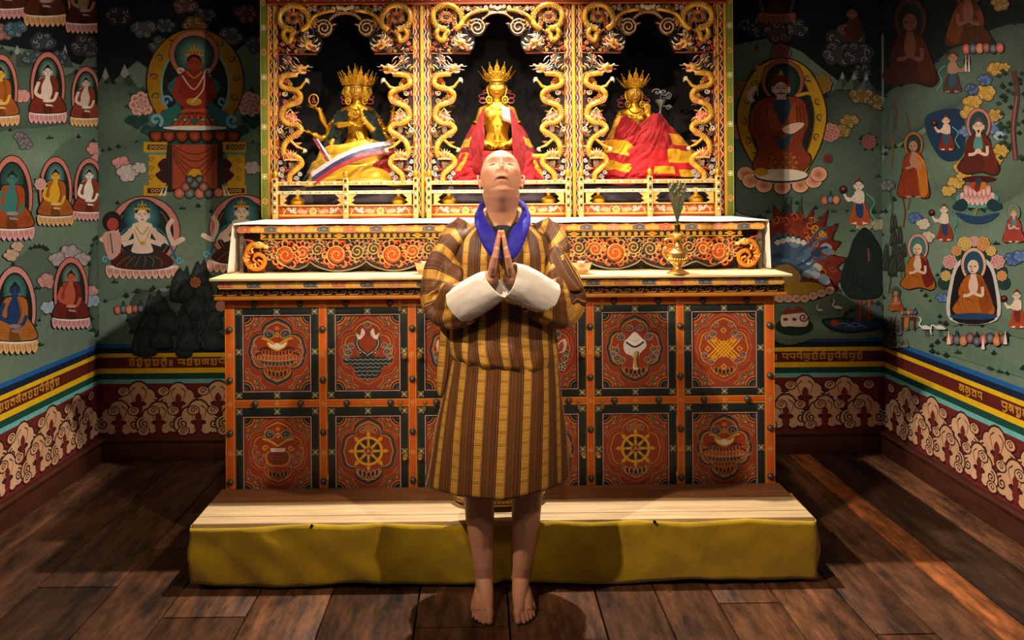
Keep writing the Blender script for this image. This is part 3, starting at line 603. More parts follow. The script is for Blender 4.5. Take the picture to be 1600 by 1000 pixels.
for k in range(5):
    for q in range(4): P.el(1206+q*11+(k % 2)*4, 246+k*8, 5, 4.2, '6a2a12', n=10); P.el(1206+q*11+(k % 2)*4, 246+k*8, 3.6, 3, 'b8642a', n=10)
for k in range(4): P.line(cr([(1182+k*5, 170), (1178+k*6, 200), (1190+k*5, 228)], 4, False), 1.8, '4a1a10', taper=True); P.line(cr([(1258-k*5, 166), (1262-k*6, 200), (1250-k*5, 232)], 4, False), 1.8, '4a1a10', taper=True)
P.line(cr([(1190, 172), (1200, 208), (1236, 204)], 4, False), 9, '8a3a1e'); P.poly(cr([(1222, 200), (1242, 192), (1256, 194), (1240, 208), (1226, 208)], 3), 'e6c4ae'); P.line(cr([(1175, 160), (1170, 148), (1181, 136)], 4, False), 8, 'e0bca6'); P.line([(1181, 100), (1183, 150)], 2, 'b8903a'); P.poly([(1175, 103), (1190, 103), (1183, 110)], 'b8903a'); P.poly([(1179, 80), (1182, 64), (1185, 80)], RUST)
P.line(cr([(1244, 150), (1262, 146), (1275, 152)], 4, False), 5, GOLD)
P.poly([(1214, 148), (1226, 148), (1228, 156), (1212, 156)], 'e6c4ae'); face(P, 1219, 139, 13, 'e8c8b2', '2a1814', bun=0, beard=0); P.poly(cr([(1205, 136), (1206, 122), (1219, 116), (1232, 122), (1233, 136), (1219, 128)], 3), '6e2018'); P.line([(1212, 147), (1219, 145), (1226, 147)], 1.6, SK); P.poly([(1215, 118), (1219, 108), (1223, 118)], GOLD)
P.el(1220, 279, 46, 13, '1f342c'); P.el(1220, 277, 43, 10.5, 'ecd9c2')
for k in range(7): a = (k-3)*.52; x, y = 1221+60*sin(a)*.95, 272+20*cos(a); P.el(x, y, 14, 12.5, SK, n=16); P.el(x, y, 13, 11.5, 'b5602c', 'eeb592', n=16)
P.el(1220, 275, 43, 11, '1f342c'); P.el(1220, 273.5, 41, 9.5, 'ecd9c2')
P.poly(cr([(1176, 268), (1190, 262), (1200, 270), (1186, 276)], 3), GOLD)
# flaming protector group
P.lay(1300); rr = random.Random(4); fl = []
for k in range(26):
    a = -pi*.95+pi*1.08*k/25; r = 70+rr.uniform(-6, 6)+(10 if k % 2 else -8); fl.append((1240+r*1.0*cos(a)+4, 418+r*1.35*sin(a)*.98))
fl += [(1312, 452), (1290, 462), (1262, 470), (1200, 466), (1150, 460), (1160, 400)]
P.poly(cr(fl, 3), '3a1410'); P.fan([(1238+(x-1238)*.95, 415+(y-415)*.96) for x, y in cr(fl, 3)], '8f3a1c', '6a1e14')
for k in range(60):
    a = rr.uniform(-pi, .5); r = rr.uniform(20, 62); x, y = 1240+r*cos(a), 410+r*1.25*sin(a); P.spiral(x, y, rr.uniform(4, 8), 1.1, 1.7, rr.choice(['c8642a', '4a140e', 'b04a20', 'd9863a']), a0=rr.uniform(0, 6), n=10, taper=True)
P.spiral(1273, 357, 8, 1.5, 2, GOLD); P.spiral(1283, 364, 6, 1.5, 2, GOLD)
P.poly(cr([(1205, 372), (1232, 366), (1258, 380), (1262, 420), (1240, 446), (1205, 440)], 4), '3f5a70')
for k in range(16): x, y = 1206+rr.uniform(0, 90), 380+rr.uniform(0, 75); P.poly(cr([(x-9, y), (x, y-6), (x+10, y+1), (x+2, y+7)], 3), rr.choice(['4f6c84', '8fa0aa', '2a3a54', 'b8b0a0', '6a7c88']))
for k in range(6): face(P, 1214+k*8, 372+abs(k-2.5)*2.5, 4.6, 'd8d0c4', '1c2430')
for k in range(4): P.line(cr([(1244, 424-k*9), (1262, 418-k*12), (1276, 404-k*14), (1292, 402-k*16)], 4, False), 4, ['3f5a70', '2a3a54', '4f6c84', '3a5068'][k])
P.poly(cr([(1200, 425), (1228, 412), (1250, 430), (1240, 446), (1205, 445)], 3), 'b89050')
P.poly(cr([(1190, 450), (1262, 440), (1290, 452), (1262, 468), (1190, 470)], 4), 'b8922e')
for k in range(8): x = 1204+k*13; y = 466-max(0, k-4)*4.2; P.el(x, y, 8, 7, SK, n=14); P.el(x, y, 7.2, 6.2, 'c87a5a', 'f2c9b4', n=14)
for x, c in ((1230, '1f3a34'), (1246, '2a4a3c'), (1222, '20302c')): P.poly([(x-3, 332), (x+6, 306), (x+5, 332)], c)
T(P, 1240, 498, 23)   # white snow lions
P.el(0, .5, 1.3, .6, '1c2e24'); P.poly(cr([(-.9, .5), (-.95, -.3), (-.3, -.5), (.5, -.6), (1.0, -.1), (.9, .5), (.3, .6), (-.3, .55)], 4), SK); P.poly(cr([(-.85, .45), (-.9, -.25), (-.3, -.42), (.5, -.5), (.92, -.08), (.85, .45), (.3, .52), (-.3, .48)], 4), 'e9ded0')
for x in (-.6, .0): P.el(x, .02, .2, .12, 'c87a5a'); P.el(x, .02, .1, .08, SK)
P.poly(cr([(-.8, -.3), (-.5, -.8), (-.1, -.6), (.3, -.9), (.7, -.5), (.3, -.4), (-.3, -.35)], 3), '8a3a24'); P.spiral(.6, -.1, .3, 1.4, .12, '8a3a24'); P.T = None
# tree, pond and cranes
P.poly(cr([(1282, 500), (1300, 496), (1345, 494), (1378, 500), (1378, 512), (1335, 520), (1300, 516)], 4), '12261e'); P.poly(cr([(1285, 502), (1310, 498), (1345, 497), (1378, 502), (1378, 509), (1330, 516), (1302, 512)], 4), '24486c')
for k in range(4): P.line(cr([(1310+k*9, 506+k % 2*4), (1318+k*9, 504+k % 2*4), (1326+k*9, 507+k % 2*4)], 3, False), 1.1, '9ab0c0')
P.el(1303, 504, 7, 5, 'b8482a'); hill(P, [(1318, 497), (1335, 480), (1360, 472), (1378, 478), (1378, 497)], '33503e', '1c2e24')
for x in (1342, 1356): P.poly(cr([(x-4, 500), (x-3, 480), (x-4, 462), (x+4, 462), (x+3, 482), (x+4, 500)], 3), '7a3a30'); P.line([(x, 498), (x, 464)], 1.2, 'b0685a')
tr = cr([(1350, 355), (1368, 375), (1378, 400), (1379, 440), (1374, 462), (1350, 468), (1325, 464), (1312, 445), (1315, 420), (1325, 395), (1333, 372)], 5)
P.poly(tr, '0c1512'); P.fan([(1348+(x-1348)*.95, 415+(y-415)*.96) for x, y in tr], '1c2b24', '172420')
for q in range(4): P.line(cr([(1330+q*6, 400+q*9), (1322+q*8, 425+q*9), (1336+q*8, 450)], 4, False), 1.4, '0c1512')
P.line([(1355, 388), (1356, 408)], 3, '8a4034')
crane(P, 1307, 480, 11); crane(P, 1279, 484, 7); attendant(P, 1340, 312, 31); fruits(P, 1296, 314, 6, 3); peony(P, 1356, 222, 11, '5a2a28', '96605a', '1c3a30'); peony(P, 1292, 248, 7, '6a2a28', '7a3a30')
for x, y in ((1300, 330), (1330, 360), (1280, 340), (1370, 275)): tuft(P, x, y, 5)
tag(P.build('wall_back', M_PAINT, smooth=False), kind='structure')
# --- left wall
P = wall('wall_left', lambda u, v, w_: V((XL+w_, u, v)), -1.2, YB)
dado(P, .8, YB)
P.mapf = lambda u, v, w_: V((XL+w_, u, v)); script_band(P, 1.2, YB-.4, 12)
P.mapf = px_map('left')
P.lay(300); P.poly([(-60, -120), (153, -40), (153, 110), (120, 100), (60, 80), (-60, 60)], '10161e')
hill(P, [(-20, 80), (30, 90), (80, 120), (150, 110), (152, 190), (100, 210), (-20, 215)], '35503e', '24382e', seed=3); hill(P, [(-20, 215), (60, 200), (152, 200), (152, 300), (60, 300), (-20, 290)], '6a8a70', '48654f', seed=4)
hill(P, [(70, 260), (110, 215), (152, 230), (152, 300), (100, 290)], '33493a', '4b6850', seed=5); hill(P, [(30, 400), (60, 385), (80, 400), (90, 440), (60, 500), (30, 510), (-10, 460)], '34503e', '47634c', seed=6)
hill(P, [(140, 395), (153, 380), (153, 520), (138, 480)], '3a553f', '2c4434', seed=7)
for x, w_, h in ((25, 20, 35), (100, 14, 35), (150, 28, 40)): mountain(P, x, 105, w_, h)
P.lay(700)
cl = ((5, 50, 18, '9a6660'), (22, 45, 18, '3f6070'), (65, 65, 20, '34444a'), (48, 90, 16, '3c5058'), (90, 90, 16, '34444a'), (130, 70, 22, '3a3e3e'), (140, 78, 16, '383c3c'), (150, 20, 22, '2a3234'), (32, 150, 14, PINK), (30, 215, 12, '6a6668'), (38, 225, 12, '6a6668'), (146, 232, 13, PINK), (150, 246, 9, PINK), (15, 398, 13, 'c9a68a'), (25, 385, 10, 'c9a68a'), (72, 440, 16, 'c48a84'), (75, 480, 14, '9fb4c4'), (138, 455, 14, 'c48a84'), (142, 470, 14, '8ea0ba'), (107, 395, 18, 'a69a9a'), (88, 405, 14, 'a69a9a'), (126, 405, 14, 'a69a9a'))
for i, (x, y, s, c) in enumerate(cl): cloud(P, x, y, s, c, '262a2c', i)
P.lay(1100); LO, LP = ('c88a4c', 'efc08a'), ('c0727a', 'eeb8b4')
seated(P, 8, -30, 28, 'b09080', '5a2a1c', lot=LP); seated(P, 68, -22, 30, 'b09080', '5a2a1c', lot=LO); seated(P, 130, -5, 27, 'a88878', '4a1a14', lot=LP)
seated(P, -2, 140, 27, 'e0b040', 'a55a1e', lot=LO, bare=False); seated(P, 72, 136, 27, 'e6d2c0', '7a2c1a', lot=LP); seated(P, 132, 150, 22.5, 'd8c4b4', '8a3a1e', lot=LO)
seated(P, 16, 308, 32, '3a7a74', 'a04a1e', lot=LP, halo=('3a6a60', '1f4038')); seated(P, 84, 298, 26, 'e0aa28', 'a55a1e', lot=LO, halo=('7fb0b0', '1f4a4a')); seated(P, 137, 295, 23.5, 'ece2d4', '8a3a1e', lot=LP)
seated(P, 20, 483, 33, '1f3a68', 'b0682a', lot=LO, halo=('5a9488', '2a5a50'), rim=('eeb8b0', 'd08c88')); seated(P, 108, 457, 27, 'c05a40', '6e2018', lot=LP, halo=('9fb7a6', '1f3a34'), robe2='9c3a24')
for x, y in ((60, 538), (75, 215), (55, 450), (142, 515)): tuft(P, x, y)
peony(P, 60, 288, 9, 'b05a50', PK2, '1f3a30')
for i, (x, y, s, c) in enumerate(((-60, 30, 26, '34444a'), (-130, 70, 30, '3a3e3e'), (-50, 205, 20, '6a6668'), (-170, 230, 26, PINK), (-60, 400, 20, 'c9a68a'), (-190, 420, 26, '9fb4c4'))): cloud(P, x, y, s, c, '262a2c', i+80)
for x, y, s, a, b_ in ((-85, 130, 36, 'd8c4b4', '8a3a1e'), (-185, 115, 40, 'e0b040', 'a55a1e'), (-95, 320, 40, 'ece2d4', '7a2c1a'), (-200, 325, 46, '3a7a74', 'a04a1e'), (-110, 520, 44, 'c05a40', '6e2018'), (-235, 545, 50, 'e0aa28', '8a3a1e')): seated(P, x, y, s, a, b_, lot=LP)
for x, y in ((-60, 230), (-150, 430), (-45, 560)): tuft(P, x, y)
tag(P.build('wall_left', M_PAINT, smooth=False), kind='structure')
# --- right wall
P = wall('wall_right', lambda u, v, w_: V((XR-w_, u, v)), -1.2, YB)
dado(P, .8, YB)
P.mapf = lambda u, v, w_: V((XR-w_, -u, v)); script_band(P, -(YB-.75), -(YB-1.0), 5); script_band(P, -(YB-1.07), -1.2, 6)
P.mapf = px_map('right')
P.lay(300); P.poly([(1382, -60), (1680, -160), (1680, 40), (1540, 80), (1480, 110), (1382, 150)], '131b1e')
hill(P, [(1385, 150), (1440, 120), (1500, 70), (1610, 40), (1640, 160), (1500, 170), (1385, 230)], '3c5644', '26382e', seed=11); hill(P, [(1385, 240), (1430, 220), (1540, 140), (1640, 150), (1640, 300), (1500, 330), (1385, 330)], '5a7560', '3c5444', seed=12)
hill(P, [(1385, 330), (1460, 300), (1540, 330), (1640, 300), (1640, 520), (1500, 500), (1400, 520), (1385, 500)], '76927a', '55725c', seed=13); hill(P, [(1440, 440), (1500, 420), (1540, 400), (1540, 470), (1490, 510), (1455, 470)], '45614c', '5c7a62', seed=14)
hill(P, [(1455, 545), (1490, 528), (1540, 545), (1600, 575), (1640, 600), (1500, 560)], '3f5c46', '5c7a62', seed=15); P.poly(cr([(1450, 180), (1500, 170), (1510, 200), (1505, 245), (1475, 250), (1452, 215)], 4), '1d3550')
P.lay(700)
rr = random.Random(3)
for k in range(14): x = 1384+rr.uniform(0, 40); y = rr.uniform(200, 470); P.line(cr([(x, y), (x+3, y-25), (x-2, y-50)], 3, False), 3, rr.choice(['5a3a34', '3a4a40', '6a4a30']))
rocks(P, 1400, 380, 34, 60, '2c342c', '4a4a3a', seed=3, rows=4); rocks(P, 1400, 515, 34, 38, '8a8474', '3c3a34', seed=8, rows=3)
cl = ((1540, 145, 18, 'c49a3a'), (1522, 160, 16, 'c49a3a'), (1515, 175, 14, 'c49a3a'), (1558, 108, 14, 'b58c34'), (1572, 105, 10, 'b58c34'), (1540, 125, 12, '44608c'), (1520, 140, 12, '3a5478'), (1558, 200, 14, '5a78a0'), (1564, 212, 10, '9ab0c0'), (1512, 205, 12, '5a78a0'), (1565, 235, 15, 'c49a3a'), (1558, 250, 12, 'c49a3a'), (1505, 262, 14, 'c49a3a'), (1496, 285, 14, 'd0a648'), (1484, 298, 12, 'd0a648'), (1508, 275, 12, 'd0a648'), (1432, 340, 11, '4868a4'), (1445, 350, 11, 'e0d0b0'), (1452, 370, 12, 'd9c8a4'), (1474, 465, 10, '5a78b0'), (1585, 405, 14, '4868a4'), (1598, 400, 12, '5a78b0'), (1388, 290, 12, '5a5c5c'), (1565, 5, 16, '8a6a34'), (1556, 180, 14, 'b58c34'))
for i, (x, y, s, c) in enumerate(cl): cloud(P, x, y, s, c, '20262a', i+3)
for k in range(60): x, y = 1588+rr.uniform(-26, 22), 170+rr.uniform(-60, 80); P.poly([(x-5, y), (x, y-4), (x+5, y), (x, y+4)], rr.choice(['1d3428', '16281f', '25402f']))
P.line(cr([(1590, 250), (1586, 200), (1592, 150), (1586, 110)], 4, False), 8, '5a3430'); P.line(cr([(1590, 250), (1586, 200), (1592, 150)], 4, False), 2.4, '96605a')
P.lay(1200)
monk(P, 1425, 75, 42, '6a4238', '3a1a14', '4a241a', hc='1a2624', rim='4a2a24'); monk(P, 1515, 22, 36, '7a5444', '4a2a1c', '6a3a1c', hc='1a2c2a', rim='5a3430', fl=-1)
monk(P, 1430, 252, 25, 'a87c68', '8a3418', 'c87420', hc='263c38', rim='a5682c', stand=.9); monk(P, 1532, 228, 32, 'e0bca6', '5e241a', '6a2a1c', hc='2c4a46', rim='c07a70', bald=False, seat=None, beard=1)
for x, y, s, c in ((1530, 312, 1, 'd98a84'),):
    T(P, x, y, 26); P.poly(cr([(-1.3, -.1), (-.7, -.5), (.7, -.5), (1.3, -.1), (.8, .4), (0, .5), (-.8, .4)], 4), '5a9a8e')
    lotus_row(P, 1.0, .2, .6, 7, 'd98a84', 'f2d0c8'); T(P, x, y-14, 26); lotus_row(P, .8, .3, .6, 6, 'e8c4bb', 'd98a84'); P.T = None; P.line(cr([(x, y+12), (x-4, y+24), (x-8, y+30)], 4, False), 4, '8a8a40')
    P.poly(cr([(x-34, y+20), (x, y+26), (x+34, y+20), (x+20, y+34), (x, y+38), (x-20, y+34)], 4), '27456a'); P.poly(cr([(x-24, y-2), (x-40, y+12), (x-24, y+18), (x-14, y+8)], 3), '1d3a44'); P.poly(cr([(x+24, y-2), (x+40, y+12), (x+24, y+18), (x+14, y+8)], 3), '1d3a44')
T(P, 1533, 280, 18); P.el(0, 0, 1.5, .3, '4a1a14'); P.T = None
for k, (x, y) in enumerate(((1524, 290), (1532, 284), (1540, 290), (1530, 294))): P.el(x, y, 5, 6, ['b8452a', '26424a', 'c8742a', '7c2a22'][k])
attendant(P, 1481, 205, 24, 1, 'dcbca4', '7a2c1a', '34506a'); attendant(P, 1478, 345, 25, 1, 'ead2bc', '9a3a1e', '27456a'); attendant(P, 1492, 110, 28, -1, 'a8806c', '4a3a34', '34506a'); attendant(P, 1592, 480, 26, 1, 'ead2bc', 'a8482a', '7a2c1a')
monk(P, 1437, 415, 27, 'e6c6ae', 'b5641e', '7a2018', hc='4f8a80', rim='d99a90')
# right-hand seated teacher with flower arch
for k in range(11): a = pi*(.08+.84*k/10); P.el(1525+48*cos(a), 440-72*sin(a)+20, 11, 11, '27423c', n=10)
for k in range(9): a = pi*(.1+.8*k/8); peony(P, 1525+46*cos(a), 455-78*sin(a), 8+3*(k % 2), ['c8702a', 'c05a58', 'c89a34'][k % 3], ['e8b070', 'f0c0b8', 'e8cc80'][k % 3])
P.poly(cr([(1488, 500), (1488, 440), (1505, 405), (1545, 405), (1562, 440), (1562, 500)], 5), 'd8d4cc'); P.poly(cr([(1493, 500), (1493, 442), (1508, 410), (1542, 410), (1557, 442), (1557, 500)], 5), '201a1c')
monk(P, 1525, 448, 33, 'ecccb4', 'b8641e', '9a4a18', hc='2a5a78', rim='e6b494', seat='27456a')
monk(P, 1588, 350, 17, 'd8b29a', 'a8443a', 'a8443a', hc='76927a', rim='76927a', fl=-1, bald=False, hair='a8843a', stand=.3)
monk(P, 1403, 470, 12, 'b88a6c', 'a8542a', '9a4a1e', hc='4a5a48', rim='4a5a48')
P.rect(1411, 495, 1434, 500, '6a2418'); [P.line([(x, 498), (x, 516)], 2.4, '6a2418') for x in (1413, 1422, 1432)]; P.poly([(1416, 496), (1424, 496), (1422, 514), (1417, 510)], 'c8742a'); fruits(P, 1423, 490, 3.4, 5, 5)
crane(P, 1449, 512, 14); crane(P, 1471, 512, 14, 1, 1); fruits(P, 1530, 533, 7, 9, 9)
for x, y in ((1486, 540), (1540, 548), (1575, 540)): P.poly([(x-3, y-2), (x, y-24), (x+3, y-2)], 'e4ded0')
fruits(P, 1540, 80, 7, 6, 5)
for x, y in ((1565, 580), (1550, 575), (1500, 550), (1400, 430), (1560, 380)): tuft(P, x, y, 6)
for sx in (1511, 1516): P.poly([(sx, 112), (sx+2, 84), (sx+4, 112)], 'cfc8b8')
hill(P, [(1640, 200), (1760, 150), (1950, 170), (1980, 420), (1800, 460), (1650, 400)], '5a7560', '3c5444', seed=31); hill(P, [(1650, 470), (1750, 430), (1900, 470), (1950, 620), (1800, 640), (1660, 600)], '45614c', '5c7a62', seed=32)
for i, (x, y, s, c) in enumerate(((1660, 120, 24, '5a78a0'), (1760, 90, 30, 'c49a3a'), (1640, 300, 18, 'c49a3a'), (1780, 330, 26, '4868a4'), (1660, 560, 22, 'd0a648'), (1850, 300, 30, PINK))): cloud(P, x, y, s, c, '20262a', i+90)
monk(P, 1690, 235, 42, 'e0bca6', '5e241a', '8a3a1c', rim='c07a70', bald=False, beard=1); monk(P, 1840, 220, 50, 'e6c6ae', 'b5641e', '7a2018', rim='d99a90'); monk(P, 1700, 480, 46, 'ecccb4', '7a2018', 'b8641e', hc='2a5a78', seat='27456a'); attendant(P, 1790, 450, 38, 1, 'ead2bc', '9a3a1e', '27456a'); monk(P, 1880, 500, 55, 'e0bca6', 'b8641e', '9a4a18', rim='e6b494')
fruits(P, 1720, 610, 9, 7, 12); crane(P, 1640, 590, 18)
tag(P.build('wall_right', M_PAINT, smooth=False), kind='structure')
# ================================================================ STEP AND ALTAR CABINET
YA = 3.513
def lin(Y):      # world-aligned frame of a plane y = Y measured in photograph pixels along its middle
    k = Y/F_PX
    return lambda px, py, dy=0: V(((px-749.5)*k, Y-dy, CAM_H-(py-CYP)*k))
A = lin(YA); KA = YA/F_PX
Z_STEP = A(0, 759).z; YS = 3.14
M_OAK = mat('pale_step_boards', 'd9b98a', rough=.55, bump=.25, bscale=12, var=.28, vscale=5, stretch=(.6, 7, 7))
M_OAKD = mat('brown_step_board', '8a5a34', rough=.55, bump=.25, bscale=12, var=.3, vscale=5, stretch=(.6, 7, 7))
xl, xr = WY(299.7, 816, YS).x, WY(1272, 811, YS).x
st = empty('wooden_step', ((xl+xr)/2, YS+.2, 0), 'long low wooden step of pale boards in front of the painted altar', 'step')
xa, xb = A(350.5, 0).x, A(1211, 0).x
B().box((xl+.02, YS+.03, 0), (xr-.02, YA-.004, Z_STEP-.026)).build('body', mat('dark_step_body', '2a1a10', rough=.8), st)
y0 = YS
for nm, y1, mt in (('board', YS+.072, M_OAK), ('board', YS+.215, M_OAK), ('board', YA-.003, M_OAKD)):
    b = B(); b.box((xl, y0+.002, Z_STEP-.024), (xr, y1-.002, Z_STEP), .002); o = b.build(nm, mt, st)
    if mt is M_OAKD: o['label'] = 'dark brown rear board'
    y0 = y1
# cloth skirt hung round the step
M_YEL = mat('yellow_cloth', 'b8930f', rough=.75, bump=.35, bscale=22, var=.3, vscale=7, sheen=.3, spec=.2)
def skirt():
    path = []   # plan path: left return, front, right return
    n = 190
    pts = [(xl-.004, YS+.20), (xl-.004, YS-.012), (xr+.004, YS-.012), (xr+.012, YS+.27)]
    segs = [(pts[0], pts[1], 14), (pts[1], pts[2], n), (pts[2], pts[3], 20)]
    for (a, b_, k) in segs:
        for i in range(k): t = i/k; path.append((a[0]+(b_[0]-a[0])*t, a[1]+(b_[1]-a[1])*t, 'lfr'[segs.index((a, b_, k))]))
    path.append((pts[3][0], pts[3][1], 'r'))
    rows = []; tacks = [.185, .30, .58, .705, .89]
    for j in range(15):
        v = j/14; r = []
        for i, (x, y, k) in enumerate(path):
            u = (x-xl)/(xr-xl)
            sag = min((abs(u-t) for t in tacks)); top = Z_STEP-.002-.016*min(1, sag*9)**.8*(1 if k == 'f' else .4)
            hem = .018+.014*noise.noise(V((x*1.3, 2, 0)))+.006*sin(x*9)
            z = top*(1-v)+hem*v
            w_ = (.009*noise.noise(V((x*3.5+v*1.2, v*1.4, 1)))+.013*noise.noise(V((x*8-v*2, v*1.2, 5)))+.018*exp(-((u-.42-.05*v)/.01)**2)-.020*exp(-((u-.44-.06*v)/.012)**2))*min(1, v*3+.15)+.004*v
            o_ = w_+.004*sin(pi*v)
            if k == 'f': r.append((x, y-o_-.004*(1-v), z))
            elif k == 'l': r.append((x-abs(o_)*.8-.004*sin(pi*v), y, z))
            else: r.append((x+abs(o_)+.006*sin(pi*v), y, z))
        rows.append(r)
    for i in range(2):   # turned-over top edge
        rows.insert(0, [(p[0], p[1]+(.010 if path[q][2] == 'f' else 0), p[2]+.003-.006*i) for q, p in enumerate(rows[0])])
    return rows
ck = empty('cloth_skirt', ((xl+xr)/2, YS-.02, .02), 'faded yellow cloth skirt tacked round the edge of the low step', 'cloth')
o = B().grid(skirt()).build('drape', M_YEL, ck, auto=180)
sd = o.modifiers.new('thickness', 'SOLIDIFY'); sd.thickness = .002
for px in (487, 1023): p = WY(px, 813, YS-.02); B().lathe((p.x, YS-.02, Z_STEP-.004), [(.0, .004), (.006, .003), (.007, -.003), (0, -.003)], 12, axis='y').build('tack', mat('iron', '2a2624', rough=.4, metal=.8), ck)
# ---- cabinet
alt = empty('altar_cabinet', ((xa+xb)/2, YA+.3, 0), 'orange painted altar cabinet with two rows of square medallion doors', 'cabinet')
z_cab = A(0, 466).z; Z_ALT = 1.232
ORR, GLD, BLK, RST = 'cc5c1e', 'd99a34', '202826', '963c22'
M_STUD = mat('iron_stud', '4c4946', rough=.42, metal=.5)
M_BRASS = mat('brass', 'e0b060', rough=.3, metal=.85, bump=.03)
B().box((xa+.005, YA+.022, 0), (xb-.005, YA+.62, z_cab), 0, hx('6a2c16')).build('carcass', M_LACQ, alt)
# face frame: stiles and rails
fr = B(); fr.cc = hx(ORR)
stl = [(351, 366), (497, 509.5), (636, 649), (777, 788), (914.5, 927), (1056, 1068), (1195, 1210.5)]
yz = [(466, 477.7), (622, 633.3)]
for i, (a, b_) in enumerate(stl): fr.box(tuple(A(a, 0).xz.to_tuple()[:1])+(YA, 0), (A(b_, 0).x, YA+.022, z_cab), .0015)
for a, b_ in yz:
    for i in range(6): fr.box((A(stl[i][1], 0).x-.001, YA+.0005, A(0, b_).z), (A(stl[i+1][0], 0).x+.001, YA+.022, A(0, a).z), .0015)
o = fr.build('face_frame', M_LACQ, alt)
P = Paint(lambda u, v, w_: A(u, v, w_), eps=1e-5, w0=.0004)
for a, b_ in stl: P.rect(a+.8, 466, a+1.8, 775, GLD, inc=False); P.rect(b_-1.8, 466, b_-.8, 775, GLD, inc=False)
for i in range(6):
    a, b_ = stl[i][1], stl[i+1][0]
    for y in (477, 622.6, 632.7): P.rect(a-1, y-.9, b_+1, y+.3, GLD, inc=False)
def rosette(P, x, y, s=3, c='e0a468'):
    for k in range(4): P.ring(x+s*.62*cos(k*pi/2), y+s*.62*sin(k*pi/2), s*.5, s*.5, s*.22, c, n=8)
    P.el(x, y, s*.3, s*.3, GLD, n=8)
for i, (a, b_) in enumerate(stl):
    for y in (471.5, 552, 627.5, 705): rosette(P, (a+b_)/2, y, 3.4)
for i in range(6):
    for y in (471.5, 627.5): rosette(P, (stl[i][1]+stl[i+1][0])/2, y, 3.2)
P.build('frame_paint', M_LACQ, alt, smooth=False)
for i, (a, b_) in enumerate(stl):
    for y in (512, 591, 673, 749):
        p = A((a+b_)/2, y); B().lathe((p.x, YA, p.z), [(.0152, 0), (.015, .004), (.0115, .0105), (.006, .014), (.0008, .0152)], 16, axis='y').build('stud', M_STUD, alt)
for i in range(6):
    a, b_ = stl[i][1], stl[i+1][0]
    for y in (471.8, 627.6):
        for t in (.24, .78): p = A(a+(b_-a)*t, y); B().lathe((p.x, YA, p.z), [(.0158, 0), (.0155, .004), (.0118, .0105), (.006, .014), (.0008, .0152)], 16, axis='y').build('stud', M_STUD, alt)
# ---- door painting
QF = []
q1 = cr([(0, -1), (.20, -.93), (.40, -.83), (.51, -.68), (.49, -.52)], 5, False); q2 = cr([(.49, -.52), (.68, -.52), (.87, -.40), (.93, -.20), (1, 0)], 5, False)
half = q1+q2[1:]; QF = half+[(x, -y) for x, y in half[::-1][1:]]; QF = QF+[(-x, y) for x, y in QF[::-1][1:-1]]
def cloudlet(P, x, y, s, c='2a3236', rim='b8a890', hand=1, a0=0):
    P.el(x, y, s+.9, s*.85+.9, rim, n=12); P.el(x, y, s, s*.85, c, '3f4a52', n=12); P.spiral(x, y, s*.7, 1.1, .9, 'd08a58', a0=a0, hand=hand, n=9)
def quarter(P, x, y, sx, sy):
    P.el(x, y, 0.1, .1, RST); 
    for (r, c) in ((15, GLD), (13.8, '5a2418'), (11, '8a7a70'), (9.5, '232a2c'), (5.5, '4a4240')):
        P.poly([(x, y)]+[(x+sx*r*cos(t*pi/16), y+sy*r*sin(t*pi/16)) for t in range(9)], c)
    for dx, dy, r in ((20, 6, 4), (6, 21, 4), (17, 15, 4.4), (28, 4, 3), (4, 30, 3)):
        P.el(x+sx*dx, y+sy*dy, r+.9, r+.9, 'b8642a', n=10); P.el(x+sx*dx, y+sy*dy, r, r, '2a3034', '6a6058', n=10); P.el(x+sx*(dx-1), y+sy*(dy-1), r*.5, r*.5, 'c87838', n=8)
    P.line(cr([(x+sx*34, y+sy*3), (x+sx*25, y+sy*12), (x+sx*24, y+sy*20), (x+sx*13, y+sy*24), (x+sx*4, y+sy*36)], 4, False), 1.2, 'c8762e')
def lotus_p(P, x, y, s, c='b0622e', d='2a2a28'):
    for k in (-2, 2, -1, 1, 0):
        px = x+k*s*.42; py = y-abs(k)*s*.12; pts = cr([(px-s*.2, py), (px-s*.24+k*s*.06, py-s*.4), (px+k*s*.12, py-s*.72), (px+s*.24+k*s*.06, py-s*.4), (px+s*.2, py)], 3)
        P.poly([(a+(a-px)*.25, b+(b-py+s*.3)*.14) for a, b in pts], c); P.poly([(px+(a-px)*.7, py+(b-py)*.85) for a, b in pts], d)
    for k in (-1.5, -.5, .5, 1.5): P.el(x+k*s*.42, y+s*.05, s*.17, s*.2, c, n=10); P.el(x+k*s*.42, y+s*.03, s*.1, s*.12, d, n=8)
